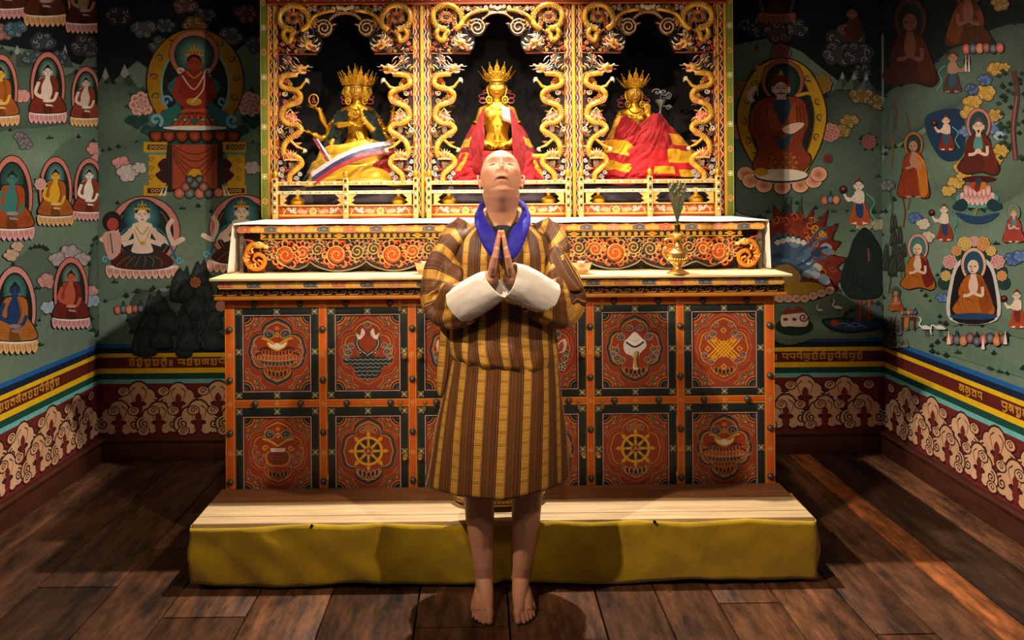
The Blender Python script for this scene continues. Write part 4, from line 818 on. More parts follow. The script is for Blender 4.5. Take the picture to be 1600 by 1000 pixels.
def emblem(P, kind, x, y):
    if kind == 'wheel':
        lotus_p(P, x, y+41, 14, 'c08868'); cloudlet(P, x-8, y-33, 5); cloudlet(P, x+8, y-33, 5, hand=-1); P.poly(cr([(x-12, y-27), (x, y-44), (x+12, y-27), (x, y-30)], 3), 'a8683a')
        for k in range(8): a = pi*k/4; P.el(x+14*cos(a+pi/8), y+14*sin(a+pi/8), 5, 4, '23302e', n=8, rot=a)
        P.ring(x, y, 21, 21, 4, 'd9981e'); P.ring(x, y, 21, 21, 1, 'f0c050')
        for k in range(8):
            a = pi*k/4; P.line([(x+5*cos(a), y+5*sin(a)), (x+20*cos(a), y+20*sin(a))], 3, 'd9981e'); P.el(x+11*cos(a), y+11*sin(a), 3.4, 2.4, 'e0a428', n=8, rot=a)
            P.el(x+25.5*cos(a), y+25.5*sin(a), 3.4, 3, 'd9981e', n=10, rot=a); P.poly([(x+32*cos(a), y+32*sin(a)), (x+26*cos(a+.13), y+26*sin(a+.13)), (x+26*cos(a-.13), y+26*sin(a-.13))], 'e0a428')
        P.el(x, y, 7.5, 7.5, 'd9981e'); P.el(x, y, 5.8, 5.8, '6a3020'); [P.spiral(x+2*cos(k*2.1), y+2*sin(k*2.1), 2.6, .9, 1, 'd8a070', a0=k*2.1, n=8) for k in range(3)]
    elif kind in ('jewel', 'vase', 'parasol'):
        for sg in (-1, 1):
            cloudlet(P, x+sg*13, y-27, 7.5, hand=sg)
            for dx, dy, r in ((32, 2, 5), (28, 14, 5.5), (36, -8, 4), (22, 6, 4), (17, 20, 4.5), (37, 10, 4)): cloudlet(P, x+sg*dx, y+dy, r*.8, '27302f' if dx % 2 else '7a4434', 'c87c4a', hand=sg)
            P.line(cr([(x+sg*24, y-21), (x+sg*12, y-17), (x, y-9)], 4, False), 3, 'd9981e')
        lotus_p(P, x, y+40, 13); P.el(x, y-36, 4, 3, 'c8762e', n=10); P.el(x, y-26, 3, 4, 'e0a428', n=10); P.el(x, y-26, 1.5, 2, '23302e', n=8)
        if kind != 'vase':
            for (yy, hw, n, c1, c2) in ((23, 17, 6, '8a3a20', 'c8702a'), (15, 27, 9, '3a4448', 'c87c4a'), (7, 32, 11, 'b8561f', 'e0a060'), (-1, 25, 9, '7a2c20', 'd98a50')):   # tiers of ruffled silk
                yy += y; P.poly(cr([(x-hw, yy-5), (x, yy-9), (x+hw, yy-5), (x+hw*.9, yy+1), (x, yy+5), (x-hw*.9, yy+1)], 4), '5a2014')
                for k in range(n): u = -1+2*(k+.5)/n; P.el(x+u*hw*.94, yy+1+3.4*(1-u*u), hw/n*1.15+.5, 4.6, c2, n=12); P.el(x+u*hw*.94, yy+.6+3.4*(1-u*u), hw/n*1.0, 3.9, c1, mix(hx(c1), hx('201414'), .35), n=12)
            P.poly(cr([(x-16, y-16), (x-7, y-12), (x, y-14.5), (x+7, y-12), (x+16, y-16), (x+13, y-7), (x, y-1), (x-13, y-7)], 4), 'd9981e'); P.poly(cr([(x-13.5, y-14.5), (x-7, y-10.5), (x, y-13), (x+7, y-10.5), (x+13.5, y-14.5), (x+11, y-8), (x, y-3.5), (x-11, y-8)], 4), 'ead8c8')
            P.line(cr([(x-10, y-20), (x, y-25), (x+10, y-20)], 4, False), 2, 'c8762e')
        else:
            P.poly(cr([(x-14, y-2), (x+14, y-2), (x+20, y+10), (x+12, y+22), (x-12, y+22), (x-20, y+10)], 4), 'c8762e'); P.poly(cr([(x-12, y), (x+12, y), (x+17, y+10), (x+10, y+19), (x-10, y+19), (x-17, y+10)], 4), '7a3424')
            P.rect(x-13, y+2, x+13, y+16, '8a3a20'); [P.rect(x-13, y+q, x+13, y+q+1, '3a2a20') for q in (4, 9, 14)]; P.poly([(x-12, y-6), (x+12, y-6), (x+10, y), (x-10, y)], 'ead8c8')
            for sg in (-1, 1): P.spiral(x+sg*20, y-6, 5, 1.2, 2, 'd9981e', hand=sg)
    elif kind == 'fish':
        P.poly(cr([(x-35, y+11), (x+35, y+11), (x+33, y+21), (x+22, y+26), (x+18, y+38), (x, y+46), (x-18, y+38), (x-22, y+26), (x-33, y+21)], 3), '2a3436')
        for k in range(6):
            yy = y+14+k*6; hw = 36 if k < 2 else 21-max(0, k-3)*4; P.line([(x-hw+4*q, yy+(1 if q % 2 else -1)) for q in range(int(hw/2)+1)], .9, 'b0a898'); 
        P.lay(P.k)
        for sg in (-1, 1):
            P.line(cr([(x+sg*14, y-22), (x+sg*17, y-12), (x+sg*12, y-2), (x-sg*2, y+8), (x-sg*12, y+4)], 5, False), 6, '2c3432'); P.line(cr([(x+sg*14, y-22), (x+sg*17, y-12), (x+sg*12, y-2), (x-sg*2, y+8)], 5, False), 1.4, 'b8a890')
            P.poly(cr([(x+sg*4, y-28), (x+sg*9, y-35), (x+sg*12, y-24), (x+sg*18, y-28), (x+sg*15, y-18), (x+sg*9, y-20)], 3), 'e6d8cc')
            for dx, dy, r in ((30, 2, 5), (35, -6, 4), (26, -8, 4.5), (34, 9, 4)): cloudlet(P, x+sg*dx, y+dy, r, hand=sg)
            P.el(x+sg*12, y+3, 5, 4.4, 'b8642a', n=10); P.el(x+sg*12, y+3, 3.4, 3, '2c3432', n=10); P.el(x+sg*12, y+3, 1.3, 1.2, 'e6d8cc', n=8)
        cloudlet(P, x, y-40, 5)
    elif kind == 'conch':
        for sg in (-1, 1):
            cloudlet(P, x+sg*8, y-32, 5, hand=sg)
            for dx, dy, r in ((22, -18, 5.5), (30, 2, 5), (28, 14, 5.5), (34, 8, 4), (20, 18, 4.5)): cloudlet(P, x+sg*dx, y+dy, r, hand=sg); P.line(cr([(x+sg*38, y-4), (x+sg*30, y-2), (x+sg*26, y-7)], 3, False), 1.6, 'd07a3a')
        lotus_p(P, x, y+42, 14)
        P.poly(cr([(x-18, y-3), (x-14, y-14), (x, y-10), (x+14, y-14), (x+18, y-3), (x+8, y+8), (x+4, y+18), (x+5, y+32), (x-3, y+32), (x-3, y+14), (x-14, y+8)], 5), 'e0d4cc')
        P.poly(cr([(x-13, y-11), (x-8, y-19), (x, y-26), (x+8, y-19), (x+13, y-11), (x, y-4)], 4), 'ece2da'); P.line(cr([(x-14, y-10), (x, y-2), (x+14, y-10)], 4, False), 3, '2c3840'); P.line(cr([(x-9, y-15), (x, y-11), (x+9, y-15)], 4, False), 1, 'b8a89c'); P.poly(cr([(x-2, y+8), (x+6, y+4), (x+2, y+20), (x+4, y+30), (x-1, y+30)], 3), 'c89a3a'); P.line(cr([(x+6, y+6), (x+3, y+18), (x+5, y+30)], 3, False), 2, '2c3432')
    elif kind == 'knot':
        for sg in (-1, 1):
            for dx, dy, r in ((17, -22, 5), (24, -16, 4.5), (30, 12, 5), (20, 22, 4.5), (12, -36, 4)): cloudlet(P, x+sg*dx, y+dy, r, '2a3236', 'd08a70', hand=sg)
        lotus_p(P, x, y+42, 13)
        c = 'd9981e'
        for k in range(-2, 3):
            t = k*6.2; h = 21-abs(k)*1.5
            P.line([(x+t-h*.72, y+t*.0-h*.72+2), (x+t+h*.72-0, y+h*.72+2)], 2.4, c) ; P.line([(x+t+h*.72, y-h*.72+2), (x+t-h*.72, y+h*.72+2)], 2.4, c)
        for dx, dy in ((0, -27), (0, 30), (-25, 2), (25, 2), (-14, -13), (14, -13), (-14, 17), (14, 17)): P.line([(x+dx-4, y+dy), (x+dx, y+dy-4), (x+dx+4, y+dy), (x+dx, y+dy+4)], 2.2, c, closed=True)
    else:   # lotus
        for sg in (-1, 1):
            for dx, dy, r in ((32, 6, 5), (28, -8, 5), (18, -22, 6), (30, 16, 5), (8, -36, 4)): cloudlet(P, x+sg*dx, y+dy, r, hand=sg)
        lotus_p(P, x, y+10, 26, 'e0b8a8', '9a4a3a'); lotus_p(P, x, y+41, 13); P.line([(x, y+14), (x, y+34)], 2, '2c3432')
        for k in range(5): a = k*1.256; P.el(x+26+4*cos(a), y+28+4*sin(a), 3, 3, 'c8b8a8', n=8); P.el(x+26+4*cos(a), y+28+4*sin(a), 2, 2, '2a3236', n=8)
def door(i, row, kind, name, label):
    a, b_ = stl[i][1]+.4, stl[i+1][0]-.4; t, u = ((478.2, 621.7), (634, 778))[row]; pt, pb = ((490.7, 608.4), (649.4, 766))[row]; my = (547, 704)[row]
    pa, pb2 = a+13.2, b_-13.2; d = B(); d.cc = hx(BLK)
    # frame as four bars, panel set back
    z = lambda v: A(0, v).z; x = lambda v: A(v, 0).x; y_ = YA+.004
    d.box((x(a), y_, z(u)), (x(pa), YA+.02, z(t)), .001); d.box((x(pb2), y_, z(u)), (x(b_), YA+.02, z(t)), .001)
    d.box((x(pa)-.001, y_, z(pt)), (x(pb2)+.001, YA+.02, z(t)), .001); d.box((x(pa)-.001, y_, z(u)), (x(pb2)+.001, YA+.02, z(pb)), .001)
    o = d.build(name, M_LACQ, alt)
    d = B(); d.box((x(pa)-.001, YA+.012, z(pb)-.001), (x(pb2)+.001, YA+.019, z(pt)+.001), 0, hx(RST)); d.build('medallion_panel', M_LACQ, o)
    P = Paint(lambda u_, v_, w_: A(u_, v_, w_-.004), eps=1e-5, w0=.0004)
    cx, cy = (pa+pb2)/2, (pt+pb)/2
    for fx in (a+6, cx, b_-6):
        for fy in (t+6.3, my if fx != cx else None, pb+6.5):
            if fy is None: continue
            if fy > u-2: continue
            for k in range(4):
                q = pi/4+k*pi/2; P.ring(fx+3.4*cos(q), fy+3.4*sin(q), 2.3, 1.3, .7, 'b8b098', n=8, rot=q)
            P.el(fx, fy, 1.9, 1.9, 'd9a83a', n=8)
    P.line([(pa-.6, pt-.6), (pb2+.6, pt-.6), (pb2+.6, pb+.6), (pa-.6, pb+.6)], 1.5, 'd8a890', closed=True)
    P.line([(a+.6, t+.6), (b_-.6, t+.6), (b_-.6, u), (a+.6, u)], .8, '8a6a30', closed=True)
    P.build('border_paint', M_LACQ, o, smooth=False)
    P = Paint(lambda u_, v_, w_: A(u_, v_, w_-.012), eps=1e-5, w0=.0004)
    for sx, sy, qx, qy in ((1, 1, pa, pt), (-1, 1, pb2, pt), (1, -1, pa, pb), (-1, -1, pb2, pb)): quarter(P, qx+sx*1, qy+sy*1, sx, sy)
    mw, mh = (pb2-pa)/2*.91, 54
    ri = row == i % 2 or kind in ('conch',)
    for k, c in ((1.0, 'a8644a'), (.975, '20262a' if ri else 'a8482a'), (.93, '4a4a48' if ri else '8a3a22'), (.87, 'cf8f2c'), (.835, RST)): P.poly([(cx+qx*mw*k, my+qy*mh*k) for qx, qy in QF], c)
    emblem(P, kind, cx, my); P.build('medallion_paint', M_LACQ, o, smooth=False)
    o['label'] = label
    return o, (a, b_, t, u, my)
em = [('jewel', 'vase'), ('fish', 'wheel'), ('lotus', 'jewel'), ('lotus', 'parasol'), ('conch', 'wheel'), ('knot', 'parasol')]
EN = {'jewel': 'jewelled canopy', 'vase': 'treasure vase', 'fish': 'two fish', 'wheel': 'eight spoked wheel', 'lotus': 'lotus', 'parasol': 'parasol', 'conch': 'white conch', 'knot': 'endless knot'}
for i in range(6):
    for r in (0, 1):
        hinged = 0 < i < 5
        o, (a, b_, t, u, my) = door(i, r, em[i][r], 'door' if hinged else 'fixed_panel', 'black framed %s with a %s medallion' % ('door' if hinged else 'panel', EN[em[i][r]]))
        if hinged:
            kx = b_-5 if i in (1, 3) else a+4.5; p = A(kx, my+8)
            B().lathe((p.x, YA+.004, p.z), [(.0115, 0), (.0115, .002), (.004, .004), (.004, .012), (.0105, .016), (.0115, .022), (.008, .027), (.001, .028)], 18, axis='y').build('knob', M_BRASS, o)
            hxp = a+.2 if i in (1, 3) else b_-.2
            for hy in (my-43, my+42): p = A(hxp, hy); B().box((p.x-.0025, YA+.000, p.z-.02), (p.x+.0025, YA+.008, p.z+.02), .001).build('hinge', M_BRASS, o)
            lx = b_-12 if i in (1, 3) else a+12; p = A(lx, t-5)
            b = B(); b.prism([(p.x-.008, YA-.001, p.z+.012), (p.x+.008, YA-.001, p.z+.012), (p.x+.006, YA-.001, p.z-.03), (p.x, YA-.001, p.z-.038), (p.x-.006, YA-.001, p.z-.03)], V((0, -1, 0)), .004)
            b.lathe((p.x, YA-.005, p.z+.004), [(.004, 0), (.003, .003), (.0005, .004)], 10, axis='y'); b.build('latch', M_BRASS, alt)
# ---- cornice: top board, petal moulding, fret, bead
kz = lambda Y, py: CAM_H-(py-CYP)*Y/F_PX
xs0, xs1 = (327-749.5)*3.42/F_PX, (1240-749.5)*3.42/F_PX
M_TOP = mat('pale_altar_top', 'e2c592', rough=.5, bump=.1, bscale=30, var=.12, vscale=4, stretch=(.5, 4, 4))
B().box((xs0, 3.42, Z_ALT-.012), (xs1, YA+.9, Z_ALT), .003).build('top_board', M_TOP, alt)
def band(x0, x1, y, z0, z1, yb, nm, painter, base, bev=.002):
    b = B(); b.box((x0, y, z0), (x1, yb, z1), bev, hx(base)); b.build(nm, M_LACQ, alt if nm != 'x' else None)
    P = Paint(lambda u, v, w_: V((u, y-w_, v)), eps=1e-5, w0=.0004); painter(P, x0, x1, z0, z1); P.build(nm+'_paint', M_LACQ, alt, smooth=False)
def petals(P, x0, x1, z0, z1):
    P.rect(x0, z1-(z1-z0)*.18, x1, z1, 'c8641e', inc=False); P.rect(x0, z0, x1, z0+(z1-z0)*.14, 'd9981e', inc=False); P.k += 1
    n = int((x1-x0)/.062); cs = ['b8502a', 'd9981e', '4a4648', 'd9981e', 'c87a50', 'd9981e', '3a4046', 'd9981e']; h = z1-z0
    for k in range(n):
        x = x0+(k+.5)*(x1-x0)/n; w_ = (x1-x0)/n/2; c = cs[k % 8]
        for dx, dz, r in ((-w_*.6, .42, w_*.5), (w_*.6, .42, w_*.5), (0, .5, w_*.62)):
            P.el(x+dx, z0+h*dz, r+.002, r*.75+.002, 'e0a860', n=12, inc=False)
        P.k += 1
        for dx, dz, r in ((-w_*.6, .42, w_*.5), (w_*.6, .42, w_*.5), (0, .5, w_*.62)): P.el(x+dx, z0+h*dz, r, r*.75, mix(hx(c), (1, .9, .8, 1), .2), c, n=12)
def fret(P, x0, x1, z0, z1):
    h = z1-z0; c = 'b08a50'; lw = h*.085; w_ = h*1.6; n = int((x1-x0)/w_); w_ = (x1-x0)/n
    for k in range(n):      # interlocked slanting key pattern
        q = lambda a, b_: (x0+(k+a+.30*(b_-.5))*w_, z0+h*(.12+.70*b_))
        for pl in ([(-.08, .04), (.50, .04), (.50, .64), (.22, .64), (.22, .34)], [(1.08, .96), (.50, .96), (.50, 1.0)][:2], [(.72, .96), (.72, .36), (.94, .36)]):
            for a, b_ in zip(pl, pl[1:]):
                (ax, ay), (bx, by) = q(*a), q(*b_); l = sqrt((bx-ax)**2+(by-ay)**2); ex, ey = (bx-ax)/l*lw*.5, (by-ay)/l*lw*.5; P.line([(ax-ex, ay-ey), (bx+ex, by+ey)], lw, c)
    P.rect(x0, z1-h*.10, x1, z1, '5a3418', inc=False)
def petz(y, a, b_): return kz(y, b_), kz(y, a)
y_ = 3.445; z0, z1 = petz(y_, 437, 448.5); band(xs0+.035, xs1-.035, y_, z0, z1+.004, YA+.6, 'petal_moulding', petals, 'a8461c')
y_ = 3.475; z0, z1 = petz(y_, 449, 460); band(xa-.02, xb+.03, y_, z0, z1+.006, YA+.6, 'fret_moulding', fret, '3a1c10')
y_ = 3.46; z0, z1 = petz(y_, 460.5, 466.5); b = B(); b.box((xa-.03, y_, z0), (xb+.04, YA+.6, z1), .006, hx('c47a24')); b.build('bead_moulding', M_LACQ, alt)
# ================================================================ UPPER SHELF
YU = 3.64; U = lin(YU); KU = YU/F_PX; Z_UP = 1.4665
ush = empty('altar_shelf', (U(785, 0).x, YU+.4, Z_ALT), 'raised rear shelf on the altar with scalloped scroll carved apron', 'shelf')
ux0, ux1 = U(370, 0).x, U(1197, 0).x
M_DARKW = mat('bare_grey_wood', '6a5844', rough=.7, bump=.2, bscale=20, var=.25, stretch=(1, 1, 5))
b = B(); b.box((ux0+.02, YU+.03, Z_UP-.03), (ux1-.02, 4.665, Z_UP-.006)); b.box((ux0+.03, YU+.07, Z_ALT+.001), (ux1-.03, YU+.09, Z_UP-.03)); b.box((ux0+.012, YU+.012, Z_ALT+.001), (ux0+.03, 4.6, Z_UP-.006)); b.box((ux1-.03, YU+.012, Z_ALT+.001), (ux1-.012, 4.6, Z_UP-.006)); b.build('carcass', M_DARKW, ush)
def ustrip(nm, px0, px1, py0, py1, y, painter, base):
    x0, x1 = U(px0, 0).x, U(px1, 0).x; z0, z1 = kz(YU, py1), kz(YU, py0)
    b = B(); b.box((x0, y, z0), (x1, y+.04, z1), .0015, hx(base)); b.build(nm, M_LACQ, ush)
    P = Paint(lambda u, v, w_: V((u, y-w_, v)), eps=1e-5, w0=.0004); painter(P, x0, x1, z0, z1); P.build(nm+'_paint', M_LACQ, ush, smooth=False)
def beads(P, x0, x1, z0, z1):
    h = z1-z0; P.rect(x0, z0, x1, z0+h*.14, 'd9981e', inc=False); P.rect(x0, z1-h*.12, x1, z1, 'd9981e', inc=False); P.k += 1
    w_ = .0305; n = int((x1-x0)/w_)
    for k in range(n):
        x = x0+(k+.5)*(x1-x0)/n; zc = (z0+z1)/2; m_ = k % 12
        if m_ in (0, 11):
            sg = 1 if m_ == 0 else -1; P.poly([(x-sg*w_*.5, z0+h*.14), (x+sg*w_*.4, zc), (x-sg*w_*.5, z1-h*.14)], 'd9981e'); P.poly([(x-sg*w_*.5, zc-h*.12), (x+sg*w_*.1, zc), (x-sg*w_*.5, zc+h*.12)], 'b8502a'); continue
        r = h*.3; P.el(x, zc, r, r, 'd9a83a', n=14); P.el(x, zc, r*.72, r*.72, '6a2818', n=12); P.el(x, zc, r*.5, r*.5, 'e0a868', n=10); P.el(x, zc, r*.28, r*.28, 'a03020' if k % 2 else '1d2322', n=8)
ustrip('petal_band', 374, 1193, 351, 360.5, YU-.012, petals, 'c8641e')
ustrip('bead_band', 408, 1161, 361.5, 371.5, YU-.004, beads, '1d2322')
# scroll carved apron, scalloped lower edge
cus = [412, 484, 571.6]+[571.6+86.1*k for k in range(1, 5)]+[1002, 1089, 1158]
edge = []
for i in range(len(cus)-1):
    a, b_ = cus[i], cus[i+1]
    for k in range(12):
        t = k/12; e = sin(pi*t)**.7
        if i == 0: yy = 384+36*sin(pi/2*min(1, t*1.35))-8*max(0, (t-.74)/.26); 
        elif i == len(cus)-2: t2 = 1-t; yy = 384+36*sin(pi/2*min(1, t2*1.35))-8*max(0, (t2-.74)/.26)
        else: yy = 408+15*e
        edge.append((a+(b_-a)*t, yy))
edge.append((1158, 384))
ol = [(408, 371.5), (408, 384)]+edge[1:]+[(1161, 384), (1161, 371.5)]
b = B(); b.cc = hx('2a201c'); b.prism([U(x, y, -.004) for x, y in ol], V((0, 1, 0)), .014); b.build('scroll_apron', M_LACQ, ush)
b = B(); b.tube([U(x, y-1.2, -.002) for x, y in edge], .0035, 6, hx('8a7a58')); 
def vine(b, cx, cy, r, hand, c, f, a0=0, rel=.004):
    """a carved scroll: raised spiral stem with a fringe of lobes"""
    n = 30; pts = []
    for k in range(n+1):
        t = k/n; rr_ = r*(1-.86*t); a = a0+hand*2*pi*1.9*t; pts.append(f(cx+rr_*cos(a), cy+rr_*sin(a), rel))
    b.tube(pts, [.0032*(1-.3*k/n) for k in range(n+1)], 6, hx('d9a040'))
    q = f(cx, cy, rel*.2); b.ell(q, (r*.82*KU, .004, r*.82*KU), seg=18, rings=6, col=mix(hx(c), hx('2a1410'), .35))
    for k in range(11):      # curling lobes round the stem
        a = a0+hand*(.2+k*.52); r0, r1 = r*.86, r*1.28; c2 = mix(hx(c), hx('f0b070'), .22*(k % 3)); pts = [f(cx+r0*cos(a), cy+r0*sin(a), rel), f(cx+r1*cos(a+.12*hand), cy+r1*sin(a+.12*hand), rel), f(cx+r1*1.02*cos(a+.42*hand), cy+r1*1.02*sin(a+.42*hand), rel), f(cx+r*1.08*cos(a+.5*hand), cy+r*1.08*sin(a+.5*hand), rel)]
        b.tube(cr(pts, 3, False), [.0028, .0042, .0050, .0052, .0050, .0046, .0042, .0036, .0028, .0018], 6, c2)
        a += .2; r0 = r*.5; pts = [f(cx+r0*cos(a), cy+r0*sin(a), rel*.8), f(cx+r0*1.35*cos(a+.4*hand), cy+r0*1.35*sin(a+.4*hand), rel*.8)]; b.tube(pts, [.0046, .0016], 6, hx(c))
OC, GC = 'c8521c', '4a4038'
fU = lambda x, y, d: U(x, y, d-.004)
for i in range(len(cus)-1):
    a, b_ = cus[i], cus[i+1]; m_ = (a+b_)/2; w_ = b_-a; s = 1 if i < 5 else -1
    vine(b, m_-s*w_*.02, 396, 17, s, OC if i % 2 == 0 else OC, fU, a0=pi/2)
    vine(b, m_-s*w_*.36, 388, 11.5, -s, GC, fU, a0=0)
    vine(b, m_+s*w_*.34, 391, 12.5, -s, GC if i % 2 else 'b8502a', fU, a0=pi)
    for k in range(12):
        x = a+w_*(k+.5)/12; yb = 375+2*sin(k*2.3); b.tube([U(x-1.5, yb-2, 0), U(x+1, yb+1, .003), U(x+3, yb+4, 0)], [.002, .0042, .001], 6, hx((OC, GC, '8a6a40')[k % 3]))
        t = (k+.5)/12; ye = (404+11*sin(pi*t)) if 0 < i < len(cus)-2 else None
        if ye: b.tube([U(x-3, ye, 0), U(x, ye-3, .003), U(x+3, ye-1, .001), U(x+2.4, ye+1, 0)], [.001, .0042, .004, .001], 6, hx((OC, '7a6a54')[k % 2]))
    b.ell(U(m_+s*w_*.17, 386, .004), (.010, .006, .006), Matrix.Rotation(s*.7, 3, 'Y'), 10, 6, hx('d9981e')); b.ell(U(m_-s*w_*.2, 400, .004), (.010, .006, .006), Matrix.Rotation(s*.9, 3, 'Y'), 10, 6, hx('d9981e'))
b.build('scroll_carving', M_LACQ, ush)
# curling dragon head brackets at the two ends
def bracket(cx, s):
    b = B(); f = lambda x, y, d=0: U(cx+s*x, y, d+.004)
    b.cc = hx('c8781c'); b.tube([f(x, y, .004) for x, y in cr([(8, 379), (-6, 380), (-13, 392), (-12, 408), (0, 417), (13, 412), (14, 400), (4, 394), (-3, 402), (3, 408)], 6, False)], [.012]*30+[.010]*16+[.006]*20, 10)
    b.ell(f(6, 380, .008), (.028, .016, .016), seg=14, rings=10, col=hx('d9a040')); b.ell(f(17, 383, .01), (.014, .012, .009), seg=12, rings=8, col=hx('e8c080')); b.ell(f(16, 389, .006), (.012, .010, .005), seg=12, rings=8, col=hx('b84a20'))
    b.ell(f(8, 376, .022), .005, seg=8, rings=6, col=hx('f0e8d8')); b.ell(f(8.4, 376, .026), .0025, seg=8, rings=6, col=hx('1a1a1a'))
    for k in range(9):
        a = .4+k*.5; r = 13+2*(k % 2); b.tube([f(-1+r*cos(a)*.5, 400+r*sin(a)*.6, .012), f(-1+r*cos(a), 400+r*sin(a)*1.1, .012), f(-1+(r+3)*cos(a+.35), 400+(r+3)*sin(a+.35)*1.1, .008)], [.006, .005, .0012], 8, hx(('d9981e', 'b8401c', 'e0b040')[k % 3]))
    for k in range(5): b.tube([f(-2-2*k, 376-k*1, .008), f(-6-3*k, 371.5, .008)], [.005, .001], 6, hx('b8401c'))
    b.box((f(-14, 0).x if s > 0 else f(14, 0).x, YU+.004, kz(YU, 423)), (f(14, 0).x if s > 0 else f(-14, 0).x, YU+.02, kz(YU, 380)), .003, hx('6a2c16'))
    o = b.build('dragon_bracket', M_LACQ, ush); return o
bracket(400, 1); bracket(1169, -1)
# white cloth over the shelf, hanging down both ends
M_WHITE = mat('white_cotton', 'efe4d0', rough=.8, bump=.12, bscale=40, var=.05, vscale=5, sheen=.2)
def shelfcloth():
    rows = []; n = 60; y0 = YU-.022
    prof = []
    def sec(y, drop):
        r = []; xx0, xx1 = ux0-.006, ux1+.008
        k = 14
        for i in range(k): t = i/k; r.append((xx0-.026*(1-t)*(.6+.4*sin(y*30))-.004, y, Z_ALT+.004+(Z_UP+.001-Z_ALT)*t))
        for i in range(n+1): t = i/n; r.append((xx0+(xx1-xx0)*t, y, Z_UP+.001+.0015*sin(t*40+y*7)*(1 if 0 < i < n else 0)-(.006 if drop else 0)))
        for i in range(k): t = (i+1)/k; r.append((xx1+.010*t*(.6+.4*sin(y*25))+.002, y, Z_UP+.001-(Z_UP-Z_ALT-.003)*t))
        return r
    for y, d in ((y0-.001, 1), (y0, 0), (y0+.06, 0), (y0+.14, 0), (y0+.24, 0), (y0+.36, 0), (4.16, 0)): rows.append(sec(y, d))
    return rows
o = B().grid(shelfcloth()).build('altar_cloth', M_WHITE, None, auto=180); o.modifiers.new('t', 'SOLIDIFY').thickness = .0015
tag(o, 'white cotton cloth spread over the raised rear altar shelf, hanging down both ends', 'cloth')
# ================================================================ SHRINE
YH = 4.2; S = lin(YH); KS = YH/F_PX; Z_SH = Z_UP+.001
shr = empty('shrine', (S(779, 0).x, YH+.2, Z_SH), 'gilded three-bay shrine with dragon carved niches and little railings', 'shrine')
sb = B(); Z1 = S(0, -75).z; sb.cc = hx('0d0f13')
YBK = 4.655
sb.box((S(411, 0).x, YBK-.02, Z_SH), (S(1147, 0).x, YBK, Z1)); sb.box((S(411, 0).x, YH+.03, Z1), (S(1147, 0).x, YBK, Z1+.02))
for a, b_ in ((411, 435), (649, 674), (886, 910), (1119, 1147)): sb.box((S(a, 0).x, YH+.012, Z_SH), (S(b_, 0).x, YBK-.02, Z1))
for k in range(30): x = S(437+k*23.6, 0).x; sb.box((x-.002, YBK-.0215, Z_SH), (x+.002, YBK-.02, Z1), 0, hx('0b0d10'))
sb.build('case', mat('niche_lacquer', attr='Col', rough=.6, bump=.1, bscale=30, var=.2, stretch=(4, 4, .6)), shr)
B().box((S(424, 0).x, YH+.09, Z_SH), (S(1132, 0).x, YBK-.02, S(0, 291).z), .004).build('plinth', mat('mauve_cloth', '4c4250', rough=.8, bump=.2, var=.2), shr)
# green pilasters with painted rosettes
for a, b_ in ((409.5, 421), (1137, 1148)):
    b = B(); b.box((S(a, 0).x, YH-.004, Z_SH), (S(b_, 0).x, YH+.03, Z1), .001, hx('6f7a2c')); o = b.build('pilaster', M_LACQ, shr)
    P = Paint(lambda u, v, w_: S(u, v, w_+.004), eps=1e-5, w0=.0004); m_ = (a+b_)/2
    P.rect(a+.3, -75, a+1.1, 336, 'c8b060', inc=False); P.rect(b_-1.1, -75, b_-.3, 336, 'c8b060', inc=False); P.k += 1
    for k in range(11):
        y = 312-k*38.6
        for q in range(4):
            t = q*pi/2+(pi/4 if k % 2 else 0); P.ring(m_+2.5*cos(t), y+2.9*sin(t), 2.1, 1.8, .9, 'e0a468' if k % 2 == 0 else 'd8cfa0', n=8)
        P.el(m_, y, 1.6, 1.8, 'b8502a' if k % 2 == 0 else 'e8d48a', n=8)
    P.build('rosettes', M_LACQ, o, smooth=False)
M_GOLDP = mat('gold_paint', 'c99428', rough=.38, metal=.65, bump=.12, bscale=80, var=.12, vscale=20)
M_CARV = mat('carved_polychrome', attr='Col', rough=.4, metal=.15, bump=.12, bscale=160, var=.2, vscale=60)
def wavepaint(P, x0, x1, cols, ph=0, vert=True, lo=-75, hi=336, step=17):
    P.rect(x0, lo, x1, hi, cols[0], inc=False) if vert else P.rect(lo, x0, hi, x1, cols[0], inc=False)
    P.k += 1; w_ = x1-x0; n = int((hi-lo)/step)
    for k in range(n+1):
        y = lo+step*k; c = cols[1+k % (len(cols)-1)]; q = [(x0, y), (x0+w_*.6, y+step*.2), (x0+w_*.35, y+step*.5), (x0+w_*.9, y+step*.8), (x0, y+step)]
        q = [(a, min(b_, hi)) for a, b_ in q]; P.poly(q if vert else [(b_, a) for a, b_ in q], c, inc=False)
    P.k += 1; pts = [(x0+w_*(.5+.32*sin(ph+(lo+(hi-lo)*k/140)*.42)), lo+(hi-lo)*k/140) for k in range(141)]
    P.line(pts if vert else [(b_, a) for a, b_ in pts], .8, 'e8dcc0')
def mould(xs, name='frame_moulding'):
    """xs: list of (x0, x1, depth, kind)"""
    b = B(); P = Paint(lambda u, v, w_: S(u, v, w_+P.dep), eps=1e-5, w0=.0004)
    for x0, x1, d, kind in xs:
        b.box((S(x0, 0).x, YH-d, Z_SH), (S(x1, 0).x, YH+.02, Z1), .0015, hx({'g': 'c8902a', 'o': 'a8501c', 'd': '3a1a14'}[kind[0]]))
        P.dep = d
        if len(kind) > 1: wavepaint(P, x0+.4, x1-.4, {'ow': ['9c4a20', 'c8641e', '4a4648', 'd9a040'], 'dw': ['5a2018', 'a8461c', '2a2c30', 'c87a3a']}[kind])
    b.build(name, M_LACQ, shr); P.build(name+'_paint', M_LACQ, shr, smooth=False)
